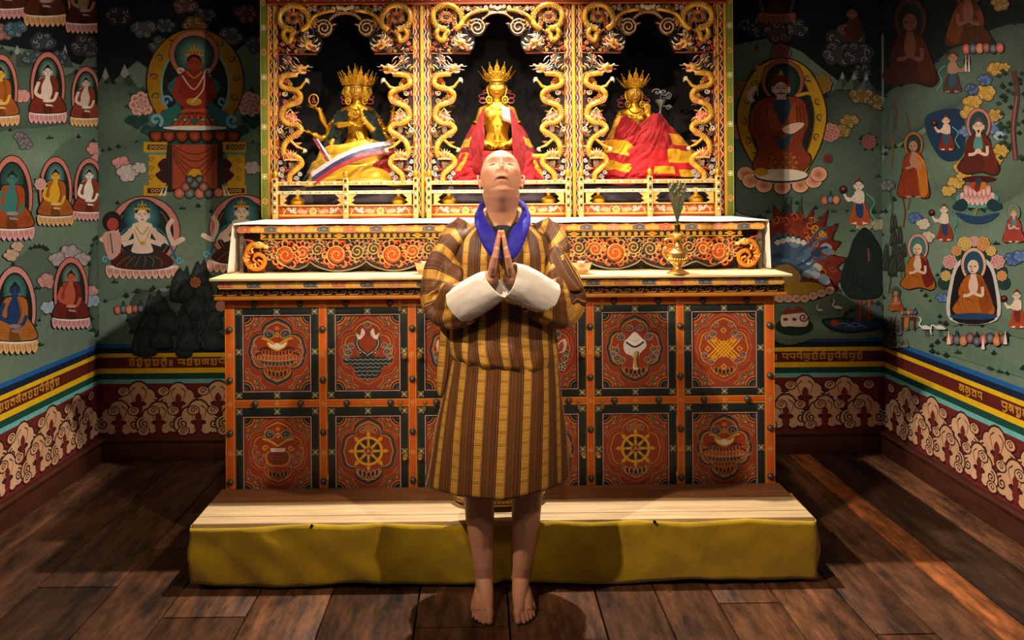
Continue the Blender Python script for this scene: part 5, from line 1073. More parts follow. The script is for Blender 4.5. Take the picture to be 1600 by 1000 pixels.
mould([(421, 424, .010, 'g'), (424, 430, .004, 'dw'), (430, 432.5, .012, 'g'), (432.5, 437.5, .006, 'ow')])
for c in (661.3, 897.6): mould([(c-14.3, c-12.6, .006, 'g'), (c-12.6, c-7.4, .004, 'ow'), (c-7.4, c-2.6, .000, 'dw'), (c-2.6, c+2.2, .014, 'g'), (c+2.2, c+7.2, .000, 'dw'), (c+7.2, c+12.2, .004, 'ow'), (c+12.2, c+13.8, .006, 'g')])
mould([(1117, 1122.5, .006, 'ow'), (1122.5, 1125, .012, 'g'), (1125, 1133, .004, 'dw'), (1133, 1137, .010, 'g')])
NI = [(437.5, 647), (675.3, 883.4), (911.5, 1117)]
# top band
b = B(); b.box((S(421, 0).x, YH-.016, S(0, 6).z), (S(1137, 0).x, YH+.03, S(0, -75).z), .003, hx('6a2418')); b.box((S(421, 0).x, YH-.02, S(0, 7.5).z), (S(1137, 0).x, YH+.02, S(0, 5).z), .001, hx('b8501c')); b.build('top_rail', M_LACQ, shr)
P = Paint(lambda u, v, w_: S(u, v, w_+.016), eps=1e-5, w0=.0004); wavepaint(P, -9, 4, ['7a3018', 'c8641e', '3c4046', 'd9a040', '9c4a30'], vert=False, lo=424, hi=1134, step=20); P.build('top_rail_paint', M_LACQ, shr, smooth=False)
CG, CO, CP, CW, CB, CDK, CGN = 'c9932c', 'b8481c', 'c8785a', 'd8c8a8', '8a5a24', '2a1c18', '5a5848'
def leaf(b, f, x, y, a, l, c, w_=1.5, curl=.5, d=.008):
    pts = [f(x+l*t*cos(a+curl*t), y+l*t*sin(a+curl*t), d+.006*sin(pi*t)) for t in (0, .25, .5, .75, 1)]
    b.tube(pts, [w_*KS*q for q in (.5, 1, .95, .6, .12)], 6, hx(c))
def curl(b, f, x, y, r, c, hand=1, a0=0, w_=.8, d=.010, turns=1.5):
    n = 14; b.tube([f(x+r*(1-.8*k/n)*cos(a0+hand*turns*2*pi*k/n), y+r*(1-.8*k/n)*sin(a0+hand*turns*2*pi*k/n), d+.004*k/n) for k in range(n+1)], [w_*KS*(1-.3*k/n) for k in range(n+1)], 6, hx(c))
def scaled(b, f, pts, r, d=.018, c=CG):
    q = cr(pts, 5, False); n = len(q)
    b.tube([f(x, y, d+.006*sin(i*.5)) for i, (x, y) in enumerate(q)], [r*KS*(1.0+.10*(i % 2)) for i in range(n)], 9, hx(c))
    for i in range(1, n-1):      # scales and back spines
        x, y = q[i]; tx, ty = q[i+1][0]-q[i-1][0], q[i+1][1]-q[i-1][1]; l = sqrt(tx*tx+ty*ty)+1e-6; nx, ny = -ty/l, tx/l
        for s_ in (-.5, 0, .5): b.ell(f(x+nx*r*s_, y+ny*r*s_, d+r*KS*(.92-.25*abs(s_))), (r*.36*KS, .003, r*.36*KS), seg=6, rings=4, col=hx('e0b04a' if (i+int(s_*2)) % 2 else 'b07c1e'))
        b.tube([f(x+nx*r*.8, y+ny*r*.8, d), f(x+nx*r*1.55, y+ny*r*1.55, d+.004)], [r*.32*KS, .0006], 5, hx(CP if i % 2 else CO))
def dragon_head(b, f, x, y, s, a=0, d=.03):
    """jaws open towards +x, turned by a"""
    c_, s_ = cos(a), sin(a); g = lambda u, v, dd=0: f(x+(u*c_-v*s_)*s, y+(u*s_+v*c_)*s, d+dd*s*KS)
    k = s*KS
    b.ell(g(0, 0), (5*k, 4.5*k, 4*k), seg=12, rings=8, col=hx(CG)); b.tube([g(1, -1.5), g(5, -2.2, 1), g(9, -2.6, 1), g(12, -5, 1)], [3.2*k, 2.3*k, 1.8*k, 1.3*k], 8, hx('d9a850')); b.ell(g(12, -5, 1), (1.9*k, 1.7*k, 1.4*k), seg=8, rings=6, col=hx(CW))
    b.tube([g(0, 2.5), g(4, 5), g(8, 5), g(10, 3.4)], [2.6*k, 1.9*k, 1.3*k, .8*k], 8, hx('d9a850')); b.tube([g(3, 1.4, 1), g(8, 1.2, 1), g(13, 1.2, 1)], [1.3*k, 1*k, .3*k], 6, hx('b8301c'))
    for t in range(4): b.tube([g(4+t*1.8, -1, 1), g(4.3+t*1.8, 1, 1)], [.55*k, .1*k], 5, hx('efe6d0')); b.tube([g(5+t*1.3, 4, 1), g(5.2+t*1.3, 2.4, 1)], [.5*k, .1*k], 5, hx('efe6d0'))
    b.ell(g(3, -3.6, 2.5), 1.5*k, seg=8, rings=6, col=hx('efe6d0')); b.ell(g(3.3, -3.6, 3.7), .7*k, seg=8, rings=6, col=hx('101010')); b.tube([g(.5, -4.5, 2), g(3, -6, 2), g(6, -5.2, 2)], [.8*k, 1.3*k, .4*k], 6, hx(CP))
    for q, (u, v, l, c) in enumerate(((-1, -4, 11, CP), (-3, -2, 11, CW), (-3, 0, 12, CB), (-3, 2, 10, CW), (-2, 4, 9, 'b8481c'), (0, 5, 8, CW), (1, -5, 8, CW))):
        an = pi+.35*(q-3)*(-1 if q < 3 else -1)*.5; pts = [g(u, v), g(u+l*.5*cos(an), v+l*.5*sin(an)+.6, .5), g(u+l*cos(an+.25), v+l*sin(an+.25), 0)]; b.tube(pts, [1.3*k, 1.1*k, .15*k], 6, hx(c))
    b.tube([g(12, -4, 1), g(16, -3.4, 1), g(19, -4.2, 0)], [.5*k, .4*k, .2*k], 5, hx('d0c8b8')); b.tube([g(12, 1.6, 1), g(16, 1.4, 1)], [.5*k, .2*k], 5, hx(CP))
def claw(b, f, x, y, s, a, d=.024):
    for k in range(4):
        an = a+(k-1.5)*.45; b.tube([f(x, y, d), f(x+s*.6*cos(an), y+s*.6*sin(an), d+.004), f(x+s*cos(an+.5), y+s*sin(an+.5), d)], [.005, .004, .0008], 6, hx(CW))
    b.ell(f(x, y, d), (.007, .006, .007), seg=8, rings=6, col=hx(CG))
def flower(b, f, x, y, s, c, c2, kind=0, d=.024):
    if kind == 0:
        for r, n, q in ((1, 9, .42), (.55, 7, .34)):
            for k in range(n):
                a = 2*pi*k/n+r; b.ell(f(x+s*r*cos(a), y+s*r*sin(a)*.75, d+.006*(1-r)), (s*q*KS, .005, s*q*KS), seg=8, rings=6, col=hx(c if k % 2 else c2))
        b.ell(f(x, y, d+.008), s*.3*KS, seg=8, rings=6, col=hx(CG))
    else:
        for k in range(-3, 4):
            a = -pi/2+k*.36; b.tube([f(x, y+s*.5, d+.004), f(x+s*.7*cos(a)*1.2, y+s*.3+s*.6*sin(a), d+.008), f(x+s*1.35*cos(a)*1.1, y+s*.5+s*1.6*sin(a), d+.004)], [s*.12*KS, s*.26*KS, s*.03*KS], 7, hx(c if k % 2 else c2))
        for k in range(-3, 4): b.tube([f(x+k*s*.1, y+s*.5, d+.006), f(x+k*s*.38, y+s*.75, d+.008), f(x+k*s*.42, y+s*.3, d+.012)], [s*.1*KS, s*.17*KS, s*.03*KS], 6, hx(c2))
def column(x0, s, idx):
    f = lambda u, v, d=0: S(x0+s*u, v, d)
    rr = random.Random(5); b = B(); b.cc = hx(CDK)
    b.prism([f(u, v, -.004) for u, v in [(-1, 84), (8, 84), (11, 120), (7, 140), (14, 170), (9, 190), (20, 215), (13, 240), (16, 262), (22, 280), (22, 288), (-1, 288)]], V((0, 1, 0)), .016)
    body = [(30, 116), (18, 117), (8, 120), (5, 131), (14, 137), (27, 140), (35, 148), (32, 158), (20, 163), (9, 169), (6, 182), (14, 191), (30, 194), (36, 203), (26, 210), (13, 220), (8, 234), (12, 245)]
    scaled(b, f, body, 3.9); scaled(b, f, [(22, 240), (33, 246), (36, 255), (27, 264), (18, 273), (17, 284)], 3.8)
    dragon_head(b, f, 34, 108, 1.12, .05)
    b.tube([f(24, 140, .02), f(36, 136, .024), (f(42, 128, .026))], [.010, .008, .006], 8, hx(CG)); claw(b, f, 43, 127, 7, -.6)
    b.tube([f(16, 215, .02), f(30, 228, .022), f(38, 231, .024)], [.009, .007, .005], 8, hx(CG)); claw(b, f, 40, 232, 6, .8); curl(b, f, 30, 158, 5, CP, d=.03); curl(b, f, 30, 212, 4.4, CP, -1, d=.03)
    for k in range(96):
        v = 88+k*2.04; u = rr.uniform(0, 18 if v < 140 else 32)
        c = rr.choice([CGN, CW, CO, CB, 'a07024', '4a4a44', CP, CG, CB, '6a3a1c']); 
        if rr.random() < .6: leaf(b, f, u, v, rr.uniform(-2.6, .6), rr.uniform(7, 13), c, rr.uniform(1.1, 2.0), rr.uniform(-1.2, 1.2), d=.008)
        else: curl(b, f, u+2, v, rr.uniform(3, 5), c, rr.choice((-1, 1)), rr.uniform(0, 6), 1.1, d=.010)
    for u, v in ((6, 90), (14, 93), (3, 101), (24, 88)): leaf(b, f, u, v, .3, 13, CW, 1.1, .5)
    for u, v, r in ((6, 262, 5), (5, 272, 4.5), (28, 276, 5), (33, 270, 4.5), (31, 283, 4), (8, 282, 4.5), (3, 252, 4)): b.ell(f(u, v, .01), (r*.8*KS, .010, r*.8*KS), seg=10, rings=8, col=hx('4e4e54')); curl(b, f, u, v, r*.8, 'b8b4b0', d=.02)
    for k in range(5): b.tube([f(17+k*1.6, 196, .014), f(17+k*1.6, 206, .014)], .0022, 5, hx('8a8474')); b.tube([f(17+k*1.6, 252, .014), f(17+k*1.6, 262, .014)], .0022, 5, hx('8a8474'))
    o = b.build('dragon_column', M_CARV, shr)
    b = B(); flower(b, f, 20, 184, 7.5, 'c8563a', 'd9907a'); b.tube([f(14, 177, .034), f(20, 170, .036), f(26, 177, .034)], .0032, 6, hx('e0b860')); b.build('peony_carving', M_CARV, o)
    b = B(); flower(b, f, 20, 242, 9, 'c8642a', 'e0a060', 1); b.build('lotus_carving', M_CARV, o)
    # gilt urn at the foot, standing on the shrine floor behind the rail
    c = f(25, 319); cz = Z_SH+.058; b = B(); b.lathe((c.x, YH+.042, cz), [(.012, 0), (.030, .004), (.036, .014), (.040, .028), (.041, .038), (.034, .046), (.026, .049), (.020, .056), (.012, .060), (.02, .10)], 22); b.build('urn', M_GOLDP, o)
    return o
for i, (a, b_) in enumerate(NI): column(a, 1, i); column(b_, -1, i)
def archhalf(x0, s):
    f = lambda u, v, d=0: S(x0+s*u, v, d); rr = random.Random(9)
    b = B(); b.cc = hx('1c100c')
    ol = [(-1, 6), (104.9, 6), (104.9, 21.7), (97, 22.6), (89, 25.5), (83, 31), (90, 37), (84, 48), (73, 56), (67, 58), (68.7, 64.5), (66, 75), (60, 84), (-1, 84)]
    b.prism([f(u, v, -.002) for u, v in ol], V((0, 1, 0)), .018)
    b.tube([f(-1, 83.6, .006), f(60, 83.6, .006)], .0035, 6, hx('a8461c'))
    rim = cr([(104.9, 20.8), (97, 21.6), (89, 24.5), (82.5, 30), (80, 31.5)], 5, False); b.tube([f(u, v, .012) for u, v in rim], .0045, 8, hx('b8783a')); b.tube([f(u, v-2.4, .010) for u, v in rim], .003, 8, hx('d8b890'))
    # volute
    n = 34; b.lathe(f(72, 43.5, .0), [(.046, -.01), (.046, .006), (.038, .012), (.001, .013)], 22, hx('4a2c20'), axis='y')
    b.tube([f(72+13.5*(1-.8*k/n)*cos(-2.4+2*pi*1.9*k/n), 43.5+13.5*(1-.8*k/n)*sin(-2.4+2*pi*1.9*k/n), .014+.006*k/n) for k in range(n+1)], .0036, 8, hx('c8a878'))
    for k in range(9): a = k*.7; b.ell(f(72+10.5*cos(a), 43.5+10.5*sin(a), .012), (.006, .005, .006), seg=8, rings=6, col=hx(('8a4a2a', '6a5a48', 'b8783a')[k % 3]))
    leaf(b, f, 84, 40, -.5, 8, CP, 1.4, .2, .014)
    # coiled dragon
    scaled(b, f, [(38, 47), (48, 38), (46, 22), (34, 11), (18, 9.5), (6, 18), (4, 32), (12, 44), (24, 47)], 4.0)
    for k in range(13): a = pi*.75+k*.32; b.ell(f(24+22*cos(a), 29+20.5*sin(a), .014), (.010, .006, .010), seg=8, rings=6, col=hx('c8a070'))
    scaled(b, f, [(12, 46), (9, 54), (13, 62), (20, 64), (22, 55), (27, 48)], 3.4)
    scaled(b, f, [(50, 36), (57, 26), (68, 20), (80, 17.5), (88, 16.5)], 2.5)
    b.ell(f(24, 28, .008), (.030, .010, .026), seg=12, rings=8, col=hx('5a3420'))
    for k in range(12): a = k*.52; curl(b, f, 24+8*cos(a), 28+7*sin(a), 3.4, (CO, CG, CP, CB)[k % 4], 1, a, d=.016)
    dragon_head(b, f, 46, 67, 1.1, .75, .026)
    for u, v, c in ((94, 11, CP), (100, 12, CW), (86, 12, CP), (104, 14, 'b8743a')): b.ell(f(u, v, .008), (.014, .008, .009), seg=10, rings=6, col=hx(c)); curl(b, f, u, v, 3, CW, d=.016)
    for k in range(190):
        u, v = rr.uniform(1, 100), rr.uniform(9, 81)
        if u > 58 and v > 56: continue
        if u > 60 and v > 18: continue
        c = rr.choice([CB, CO, CG, CGN, CB, '5a3a24', CP, '7a6a50', '8a3a1c', 'a07024', CW])
        if rr.random() < .5: leaf(b, f, u, v, rr.uniform(-3, 3), rr.uniform(6, 12), c, rr.uniform(1.0, 1.9), rr.uniform(-1.3, 1.3), d=.006)
        else: curl(b, f, u, v, rr.uniform(2.5, 5), c, rr.choice((-1, 1)), rr.uniform(0, 6), 1.1, d=.008)
    for u, v in ((40, 56), (36, 62), (44, 54), (32, 70)): leaf(b, f, u, v, .5, 14, CW, 1.3, -.4, .018)
    for u, v in ((62, 60), (66, 66), (64, 73)): leaf(b, f, u, v, 1.9, 9, CW, 1.3, .5, .014)
    b.build('arch_carving', M_CARV, shr)
for a, b_ in NI: archhalf(a, 1); archhalf(b_, -1)
# base panels, railings
M_RAIL = mat('gilt_rail', attr='Col', rough=.45, metal=.2, var=.15, vscale=90)
for i, (a, b_) in enumerate(NI):
    m_ = (a+b_)/2; b = B(); b.box((S(a, 0).x, YH-.004, Z_SH), (S(b_, 0).x, YH+.02, S(0, 320).z), .001, hx('a8461c')); b.box((S(a, 0).x, YH-.008, S(0, 320.5).z), (S(b_, 0).x, YH+.02, S(0, 318.3).z), .001, hx('d8a860')); o = b.build('base_panel', M_LACQ, shr)
    P = Paint(lambda u, v, w_: S(u, v, w_+.004), eps=1e-5, w0=.0004)
    P.rect(a, 333, b_, 336, 'd8a040'); P.rect(a, 321, b_, 322, '3a1a14')
    for c in ((a+m_)/2, (b_+m_)/2):
        for k in range(8): t = k*pi/4; P.el(c+4.6*cos(t), 328+4.2*sin(t), 1.9, 1.5, 'e8c890', n=8, rot=t)
        P.ring(c, 328, 4, 3.8, 1.2, 'e0a838'); P.ring(c, 328, 1.6, 1.6, 1, 'e0a838')
        for s_ in (-1, 1):
            P.poly(cr([(c+s_*9, 329), (c+s_*13, 325.5), (c+s_*22, 325), (c+s_*24, 330), (c+s_*12, 332.5)], 4), 'b8906a'); P.line(cr([(c+s_*10, 328), (c+s_*8, 324), (c+s_*6.5, 323.5)], 3, False), 1.4, 'c89a70'); P.poly(cr([(c+s_*16, 323), (c+s_*20, 321.5), (c+s_*23, 323), (c+s_*18, 325)], 3), 'd8562a')
            for (u, v, r) in ((29, 325, 3), (33, 328, 3), (28, 330, 2.4), (37, 325, 2.6)): P.el(c+s_*u, v, r, r*.8, 'e8dcc8', n=10); P.el(c+s_*u, v, r*.7, r*.5, '3a4048', n=8); P.spiral(c+s_*u, v, r*.7, 1, .6, 'e8dcc8', n=8)
            P.line(cr([(c+s_*38, 322), (c+s_*43, 327), (c+s_*46, 333)], 3, False), 1.2, 'e8c890'); P.spiral(c+s_*45, 325, 3, 1.3, 1, 'd8a060')
    P.build('base_paint', M_LACQ, o, smooth=False)
    ra = empty('railing', S(m_, 336, .03)); ra.parent = shr; ra.matrix_parent_inverse = Matrix.Translation(V(shr.location)).inverted()
    # a plain mesh root for the railing so that it stays a part
    bpy.data.objects.remove(ra); r_ = B(); yr = YH-.034
    for (t, u, c) in ((282, 288, 'd8b070'), (296.5, 301.5, 'c8c8a0')):
        r_.box((S(a-4, 0).x, yr+.006, S(0, u).z), (S(b_+3, 0).x, yr+.016, S(0, t).z), .001, hx(c)); r_.box((S(a-4, 0).x, yr+.004, S(0, t+1).z), (S(b_+3, 0).x, yr+.018, S(0, t).z), .0005, hx('f0e0b0'))
        for k in range(44): x = S(a+k*(b_-a)/44+1, 0).x; r_.box((x, yr+.005, S(0, u-1.4).z), (x+.008, yr+.0062, S(0, t+2).z), 0, hx(('b8863a', '7a8a6a', 'e8d8b0', '9a5a2a')[(k*7+i) % 4] if c[0] == 'd' else ('8a9a88', 'd8d0b0', '5a6a60')[(k*5) % 3]))
    for px, s_ in ((a, 1), (m_, -1), (m_, 1), (b_, -1)): r_.prism([(S(px+s_*x, 0).x, yr+.008, S(0, z).z) for x, z in ((3, 302), (17, 302), (10, 308), (13, 311), (8, 315), (16, 319), (3, 319))], V((0, 1, 0)), .006, hx('d8a058'))
    rail = r_.build('railing', M_RAIL, shr)
    for px in (a-4.5, m_, b_+3.5):
        b = B(); x = S(px, 0).x; z0 = Z_SH; zt = S(0, 277).z; b.box((x-.0135, yr-.006, z0), (x+.0135, yr+.020, zt), .002, hx('d8ae5a'))
        for k in range(8):
            zz = zt-.016-k*.0235
            if k % 2 == 0: b.box((x-.007, yr-.0075, zz-.006), (x+.007, yr-.005, zz+.010), 0, hx('20242a'))
            else: b.box((x-.007, yr-.0075, zz-.008), (x+.007, yr-.005, zz+.006), 0, hx('20242a')); b.ell((x, yr-.008, zz), (.0062, .004, .007), seg=10, rings=6, col=hx('efe6d0')); b.box((x-.010, yr-.0072, zz+.009), (x+.010, yr-.005, zz+.0125), 0, hx('c8784a'))
        o = b.build('post', M_RAIL, rail); b = B(); b.lathe((x, yr+.007, zt), [(.010, 0), (.014, .003), (.014, .006), (.009, .010), (.014, .016), (.0165, .024), (.014, .033), (.006, .040), (.0015, .047)], 18); b.build('finial', M_GOLDP, o)
# ================================================================ FACE SCULPTING (shared by the man and the gilt figures)
def gauss(Vv, c, r, d):
    r = r if hasattr(r, '__len__') else (r, r, r); q = ((Vv[:, 0]-c[0])/r[0])**2+((Vv[:, 1]-c[1])/r[1])**2+((Vv[:, 2]-c[2])/r[2])**2
    Vv += np.exp(-q)[:, None]*np.array(d)
def sculpt_face(v, calm=False):
    """v: (n,3) vertices in head space, metres, looking to -y"""
    f = v.copy()
    for s in (-1, 1):
        gauss(f, (s*.031, -.090, .008), (.0185, .03, .0130), (0, .0190, 0))      # sockets
        gauss(f, (s*.029, -.092, .029), (.023, .03, .0075), (0, -.0062, -.001))  # brow
        gauss(f, (s*.031, -.078, .004), (.0135, .03, .0090), (0, -.0165, 0))     # lid bulge
        gauss(f, (s*.031, -.083, -.0045), (.0145, .03, .0016), (0, .0040, 0))    # lid line
        gauss(f, (s*.0185, -.083, .002), (.005, .03, .006), (0, .0035, 0))
        gauss(f, (s*.049, -.070, -.022), (.016, .03, .014), (s*.003, -.0065, 0)) # cheekbones
        gauss(f, (s*.045, -.070, -.058), (.016, .04, .02), (-s*.0060, .0065, 0)) # cheek hollow
        gauss(f, (s*.0130, -.10, -.036), (.0060, .03, .0070), (s*.0015, -.0130, 0)) # nostril wings
        gauss(f, (s*.0072, -.120, -.0440), (.0034, .014, .0032), (0, .005, .009))   # nostrils
        gauss(f, (s*.027, -.09, -.056), (.0045, .03, .014), (0, .0028, 0))       # mouth folds
        gauss(f, (s*.064, -.02, .03), (.02, .05, .03), (-s*.003, 0, 0))
        gauss(f, (s*.058, 0, -.07), (.022, .05, .022), (s*.005, 0, 0))           # jaw angle
        gauss(f, (s*.0115, -.095, -.0600), (.0120, .03, .0045), (0, -.0062, 0))  # upper lip
    gauss(f, (0, -.095, .012), (.0070, .03, .018), (0, -.0100, 0)); gauss(f, (0, -.10, -.012), (.0080, .03, .014), (0, -.0150, 0)); gauss(f, (0, -.10, -.031), (.0090, .03, .0090), (0, -.0210, -.001))
    gauss(f, (0, -.095, -.0750), (.0190, .03, .0058), (0, -.0100, 0)); gauss(f, (0, -.10, -.0672), (.0280, .03, .0024), (0, .0095, 0))
    gauss(f, (0, -.095, -.052), (.0035, .03, .005), (0, .0020, 0)); gauss(f, (0, -.09, -.0875), (.018, .03, .005), (0, .0045, 0)); gauss(f, (0, -.085, -.106), (.018, .03, .012), (0, -.0095, -.001))
    gauss(f, (0, -.09, -.068), (.036, .04, .02), (0, -.0045, 0))
    return f
def head_shape(u, a):
    """skull surface: u polar (0 chin .. pi crown), a azimuth"""
    x, y, z = cos(a)*sin(u), sin(a)*sin(u), -cos(u)
    X, Y, Z = x*.0770, y*.096, z*.118
    if Z < 0: t = -Z/.118; X *= 1-.36*t**1.7; Y *= (1-.10*t*t) if Y < 0 else (1-.62*t); 
    else: t = Z/.118; X *= 1+.04*t; Y += .012*t
    if Y < 0: Y *= 1-.10*(1-abs(x))*max(0, .6-abs(z))
    return (X, Y, Z)
def head_grid(nu, na):
    rows = []
    for i in range(1, nu): rows.append([head_shape(pi*i/nu, 2*pi*k/na) for k in range(na)])
    return rows
# ================================================================ GILT FIGURES
M_GILT = mat('gilt_bronze', 'e6ae34', rough=.40, metal=.75, bump=.04, bscale=60, var=.12, vscale=14)
M_FACEP = mat('painted_gilt_face', attr='Col', rough=.45, metal=.4, bump=.02)
M_RED = mat('red_brocade', 'a3161c', rough=.55, bump=.5, bscale=90, var=.28, vscale=40, sheen=.4)
M_SATIN = mat('gold_satin', attr='Col', rough=.38, bump=.12, bscale=40, var=.10, vscale=10, sheen=.3)
M_PINK = mat('pink_ribbon', 'b8525a', rough=.5, bump=.1)
YG = 4.40; G = lin(YG); KG = YG/F_PX
def gilt_head(name, root, c, s, col='e2ae38', rz=0, parts=True, parent=None):
    """face with painted eyes and lips; c = head centre, s = scale to the sculpted head"""
    R_ = Matrix.Rotation(rz, 3, 'Z'); g = head_grid(70, 96); v = np.array([p for r in g for p in r]); v = sculpt_face(v, True); b = B()
    n = 96; b.v = [tuple(V(c)+R_ @ (V(p)*s)) for p in v]
    for i in range(len(g)-1):
        for k in range(n): b.f.append((i*n+k, i*n+(k+1) % n, (i+1)*n+(k+1) % n, (i+1)*n+k)); b.c.append(None); b.mi.append(0)
    b.f += [tuple(range(n))[::-1], tuple((len(g)-2)*n+k for k in range(n))]; b.c += [None]*2; b.mi += [0]*2
    base = hx(col); out = []
    for p in v:
        cc = base; ax = abs(p[0])
        if p[1] < -.05:
            if ((ax-.031)/.014)**2+((p[2]-.0015)/.0055)**2 < 1: cc = hx('e8e0cc')
            if ((ax-.031)/.0045)**2+((p[2]-.001)/.0045)**2 < 1: cc = hx('14100c')
            if ((ax-.031)/.016)**2 < 1 and abs(p[2]-.007-.003*(1-((ax-.031)/.016)**2)) < .0022: cc = hx('1a120a')
            if ((ax-.031)/.02)**2 < 1 and abs(p[2]-.024-.005*(1-((ax-.031)/.02)**2)) < .0022: cc = hx('2a1c0c')
            if (p[0]/.020)**2+((p[2]+.067)/.0085)**2 < 1: cc = hx('b8442a')
            if (p[0]/.004)**2+((p[2]-.034)/.004)**2 < 1: cc = hx('b8442a')
        if p[2] > .055 and not (p[1] < -.03 and p[2] < .06): cc = hx('1c2440')
        out.append(cc)
    o = b.build(name, M_FACEP, root, auto=180); me = o.data
    at = me.color_attributes.new('Col', 'FLOAT_COLOR', 'POINT') if 'Col' not in me.color_attributes else me.color_attributes['Col']
    at.data.foreach_set('color', [q for cc in out for q in cc])
    return o
def crown(root, c, s, n=7, r=.086, spread=pi*1.15, hgt=.10, name='crown', rz=0):
    b = B(); C0 = V(c); R_ = Matrix.Rotation(rz, 3, 'Z'); f = lambda x, y, z: C0+R_ @ (V((x, y, z))*s)
    ring_ = [f(r*sin(a)*.98, -r*1.15*cos(a)+.006, .052) for a in [(-spread/2)+spread*k/24 for k in range(25)]]; b.tube(ring_, .006*s, 8); b.tube([p+V((0, 0, .013*s)) for p in ring_], .0045*s, 8)
    for k in range(26): a = -spread/2+spread*k/25; b.ell(f((r+.004)*sin(a), -(r*1.15+.005)*cos(a)+.006, .0585), .0045*s, seg=6, rings=5)
    for k in range(n):
        a = -spread/2+spread*(k+.5)/n; q = abs(k-(n-1)/2); hh = hgt*(1.45-.14*q); ww = .036*(1-.05*q); out = .075*q/(n/2)+.022
        rad = V((sin(a), -cos(a)*1.12, 0)).normalized(); base = V((r*sin(a), -r*1.15*cos(a)+.006, .062)); tan = V((rad.y, -rad.x, 0)); up = (V((0, 0, 1))+rad*(out/hh*1.1)).normalized()
        pt = lambda u, v, d=0: C0+R_ @ ((base+tan*u*ww+up*v*hh+rad*d)*s)
        ol = [pt(u, v) for u, v in cr([(-.55, 0), (-.62, .12), (-.95, .3), (-.85, .5), (-.6, .55), (-.55, .75), (-.2, .9), (0, 1.12), (.2, .9), (.55, .75), (.6, .55), (.85, .5), (.95, .3), (.62, .12), (.55, 0)], 3, False)]
        b.prism(ol, (R_ @ rad)*s, .004); b.tube(ol, .0028*s, 6)
        b.ell(pt(0, .42, .006), (.010*s, .008*s, .014*s), seg=8, rings=6); b.ell(pt(0, .78, .005), .006*s, seg=8, rings=6); b.ell(pt(0, 1.16), .0055*s, seg=8, rings=6); b.ell(pt(0, .12, .006), .007*s, seg=8, rings=6)
        for sg in (-1, 1):
            b.tube([pt(sg*(.15+.45*t+.15*sin(t*6)), .2+.4*t, .005) for t in (0, .25, .5, .75, 1)], .003*s, 6); b.ell(pt(sg*.5, .3, .004), .005*s, seg=8, rings=6); b.ell(pt(sg*.33, .62, .004), .004*s, seg=6, rings=5)
    return b.build(name, M_GILT, root)
def earrings(root, c, s, w_=.074, dz=-.10, fwd=-.055):
    for sg in (-1, 1):
        b = B(); b.tube([V(c)+V((sg*(w_+.004), -.0, .02))*s, V(c)+V((sg*(w_+.016), -.006, -.01))*s, V(c)+V((sg*(w_+.010), -.012, -.05))*s, V(c)+V((sg*w_, -.025, -.075))*s], [.010*s, .012*s, .009*s, .006*s], 8)
        q = V(c)+V((sg*(w_+.0), fwd, dz-.02))*s; b.tube([q+V((cos(a)*.022*s, 0, sin(a)*.028*s)) for a in [2*pi*k/20 for k in range(21)]], .0065*s, 8, caps=False); b.ell(q, (.010*s, .006*s, .013*s), seg=10, rings=8)
        for k in range(14): a = 2*pi*k/14; b.ell(q+V((cos(a)*.029*s, 0, sin(a)*.036*s)), .0042*s, seg=6, rings=5)
        b.build('earring', M_GILT, root)
    for sg in (-1, 1):      # curling ribbons behind the ears
        b = B()
        for k, (x, z, r) in enumerate(((.105, -.035, .018), (.138, -.075, .024), (.128, -.12, .028))):
            b.tube([V(c)+V((sg*(x+r*cos(t)*1.2), .02, z+r*.75*sin(t)))*s for t in [(-2.3+4.7*q/12) for q in range(13)]], [(.010-.0004*q)*s for q in range(13)], 8, flat=(1, .7))
        b.build('ribbon', M_PINK, root)
def necklace(root, c, s):
    b = B(); f = lambda x, y, z: V(c)+V((x, y, z))*s
    for r, dz, rr_ in ((.055, -.165, .005), (.085, -.20, .0045)):
        pts = [f(r*sin(t), -.055-.02*cos(t), dz-.045*cos(t)*(r/.06)) for t in [-1.5+3*k/22 for k in range(23)]]; b.tube(pts, rr_*s*.6, 6)
        for p in pts[::1]: b.ell(p, rr_*s*1.15, seg=6, rings=5)
    for k in range(5): b.ell(f((k-2)*.018, -.085, -.222-.012*(2-abs(k-2))), (.006*s, .005*s, .009*s), seg=8, rings=6)
    b.build('necklace', M_GILT, root)
def finger_hand(b, w, d, n, s, curl=.25, thumb=1):
    """open hand at wrist w pointing d, palm normal n"""
    w, d, n = V(w), V(d).normalized(), V(n).normalized(); t = d.cross(n).normalized()
    b.ell(w+d*.040*s, (1, 1, 1), Matrix((t*.036*s, n*.014*s, d*.046*s)).transposed(), 14, 10)
    for k in range(4):
        o = w+d*.072*s+t*(k-1.5)*.019*s; L_ = (.060, .070, .066, .052)[k]*s; dd = d+t*(k-1.5)*.05; p = [o]
        for q in range(3): dd = (dd+n*curl*(.4+.5*q)).normalized(); p.append(p[-1]+dd*L_/3)
        b.tube(p, [.0095*s, .0088*s, .008*s, .0055*s], 8); b.ell(p[-1], .0058*s, seg=8, rings=6)
    o = w+d*.025*s-t*thumb*.030*s; p = [o, o+(d*.5-t*thumb*.7+n*.3)*.034*s, o+(d*1.2-t*thumb*.9+n*.5)*.045*s]; b.tube(p, [.012*s, .0105*s, .007*s], 8)
def arm(b, pts, r, s): b.tube(pts, [q*s for q in r], 12); [b.ell(p, q*s, seg=12, rings=8) for p, q in zip(pts, r)]
def bracelet(b, p, d, r): 
    d = V(d).normalized(); a = d.orthogonal().normalized(); c = d.cross(a); b.tube([V(p)+(a*cos(t)+c*sin(t))*r for t in [2*pi*k/16 for k in range(17)]], r*.2, 6, caps=False)
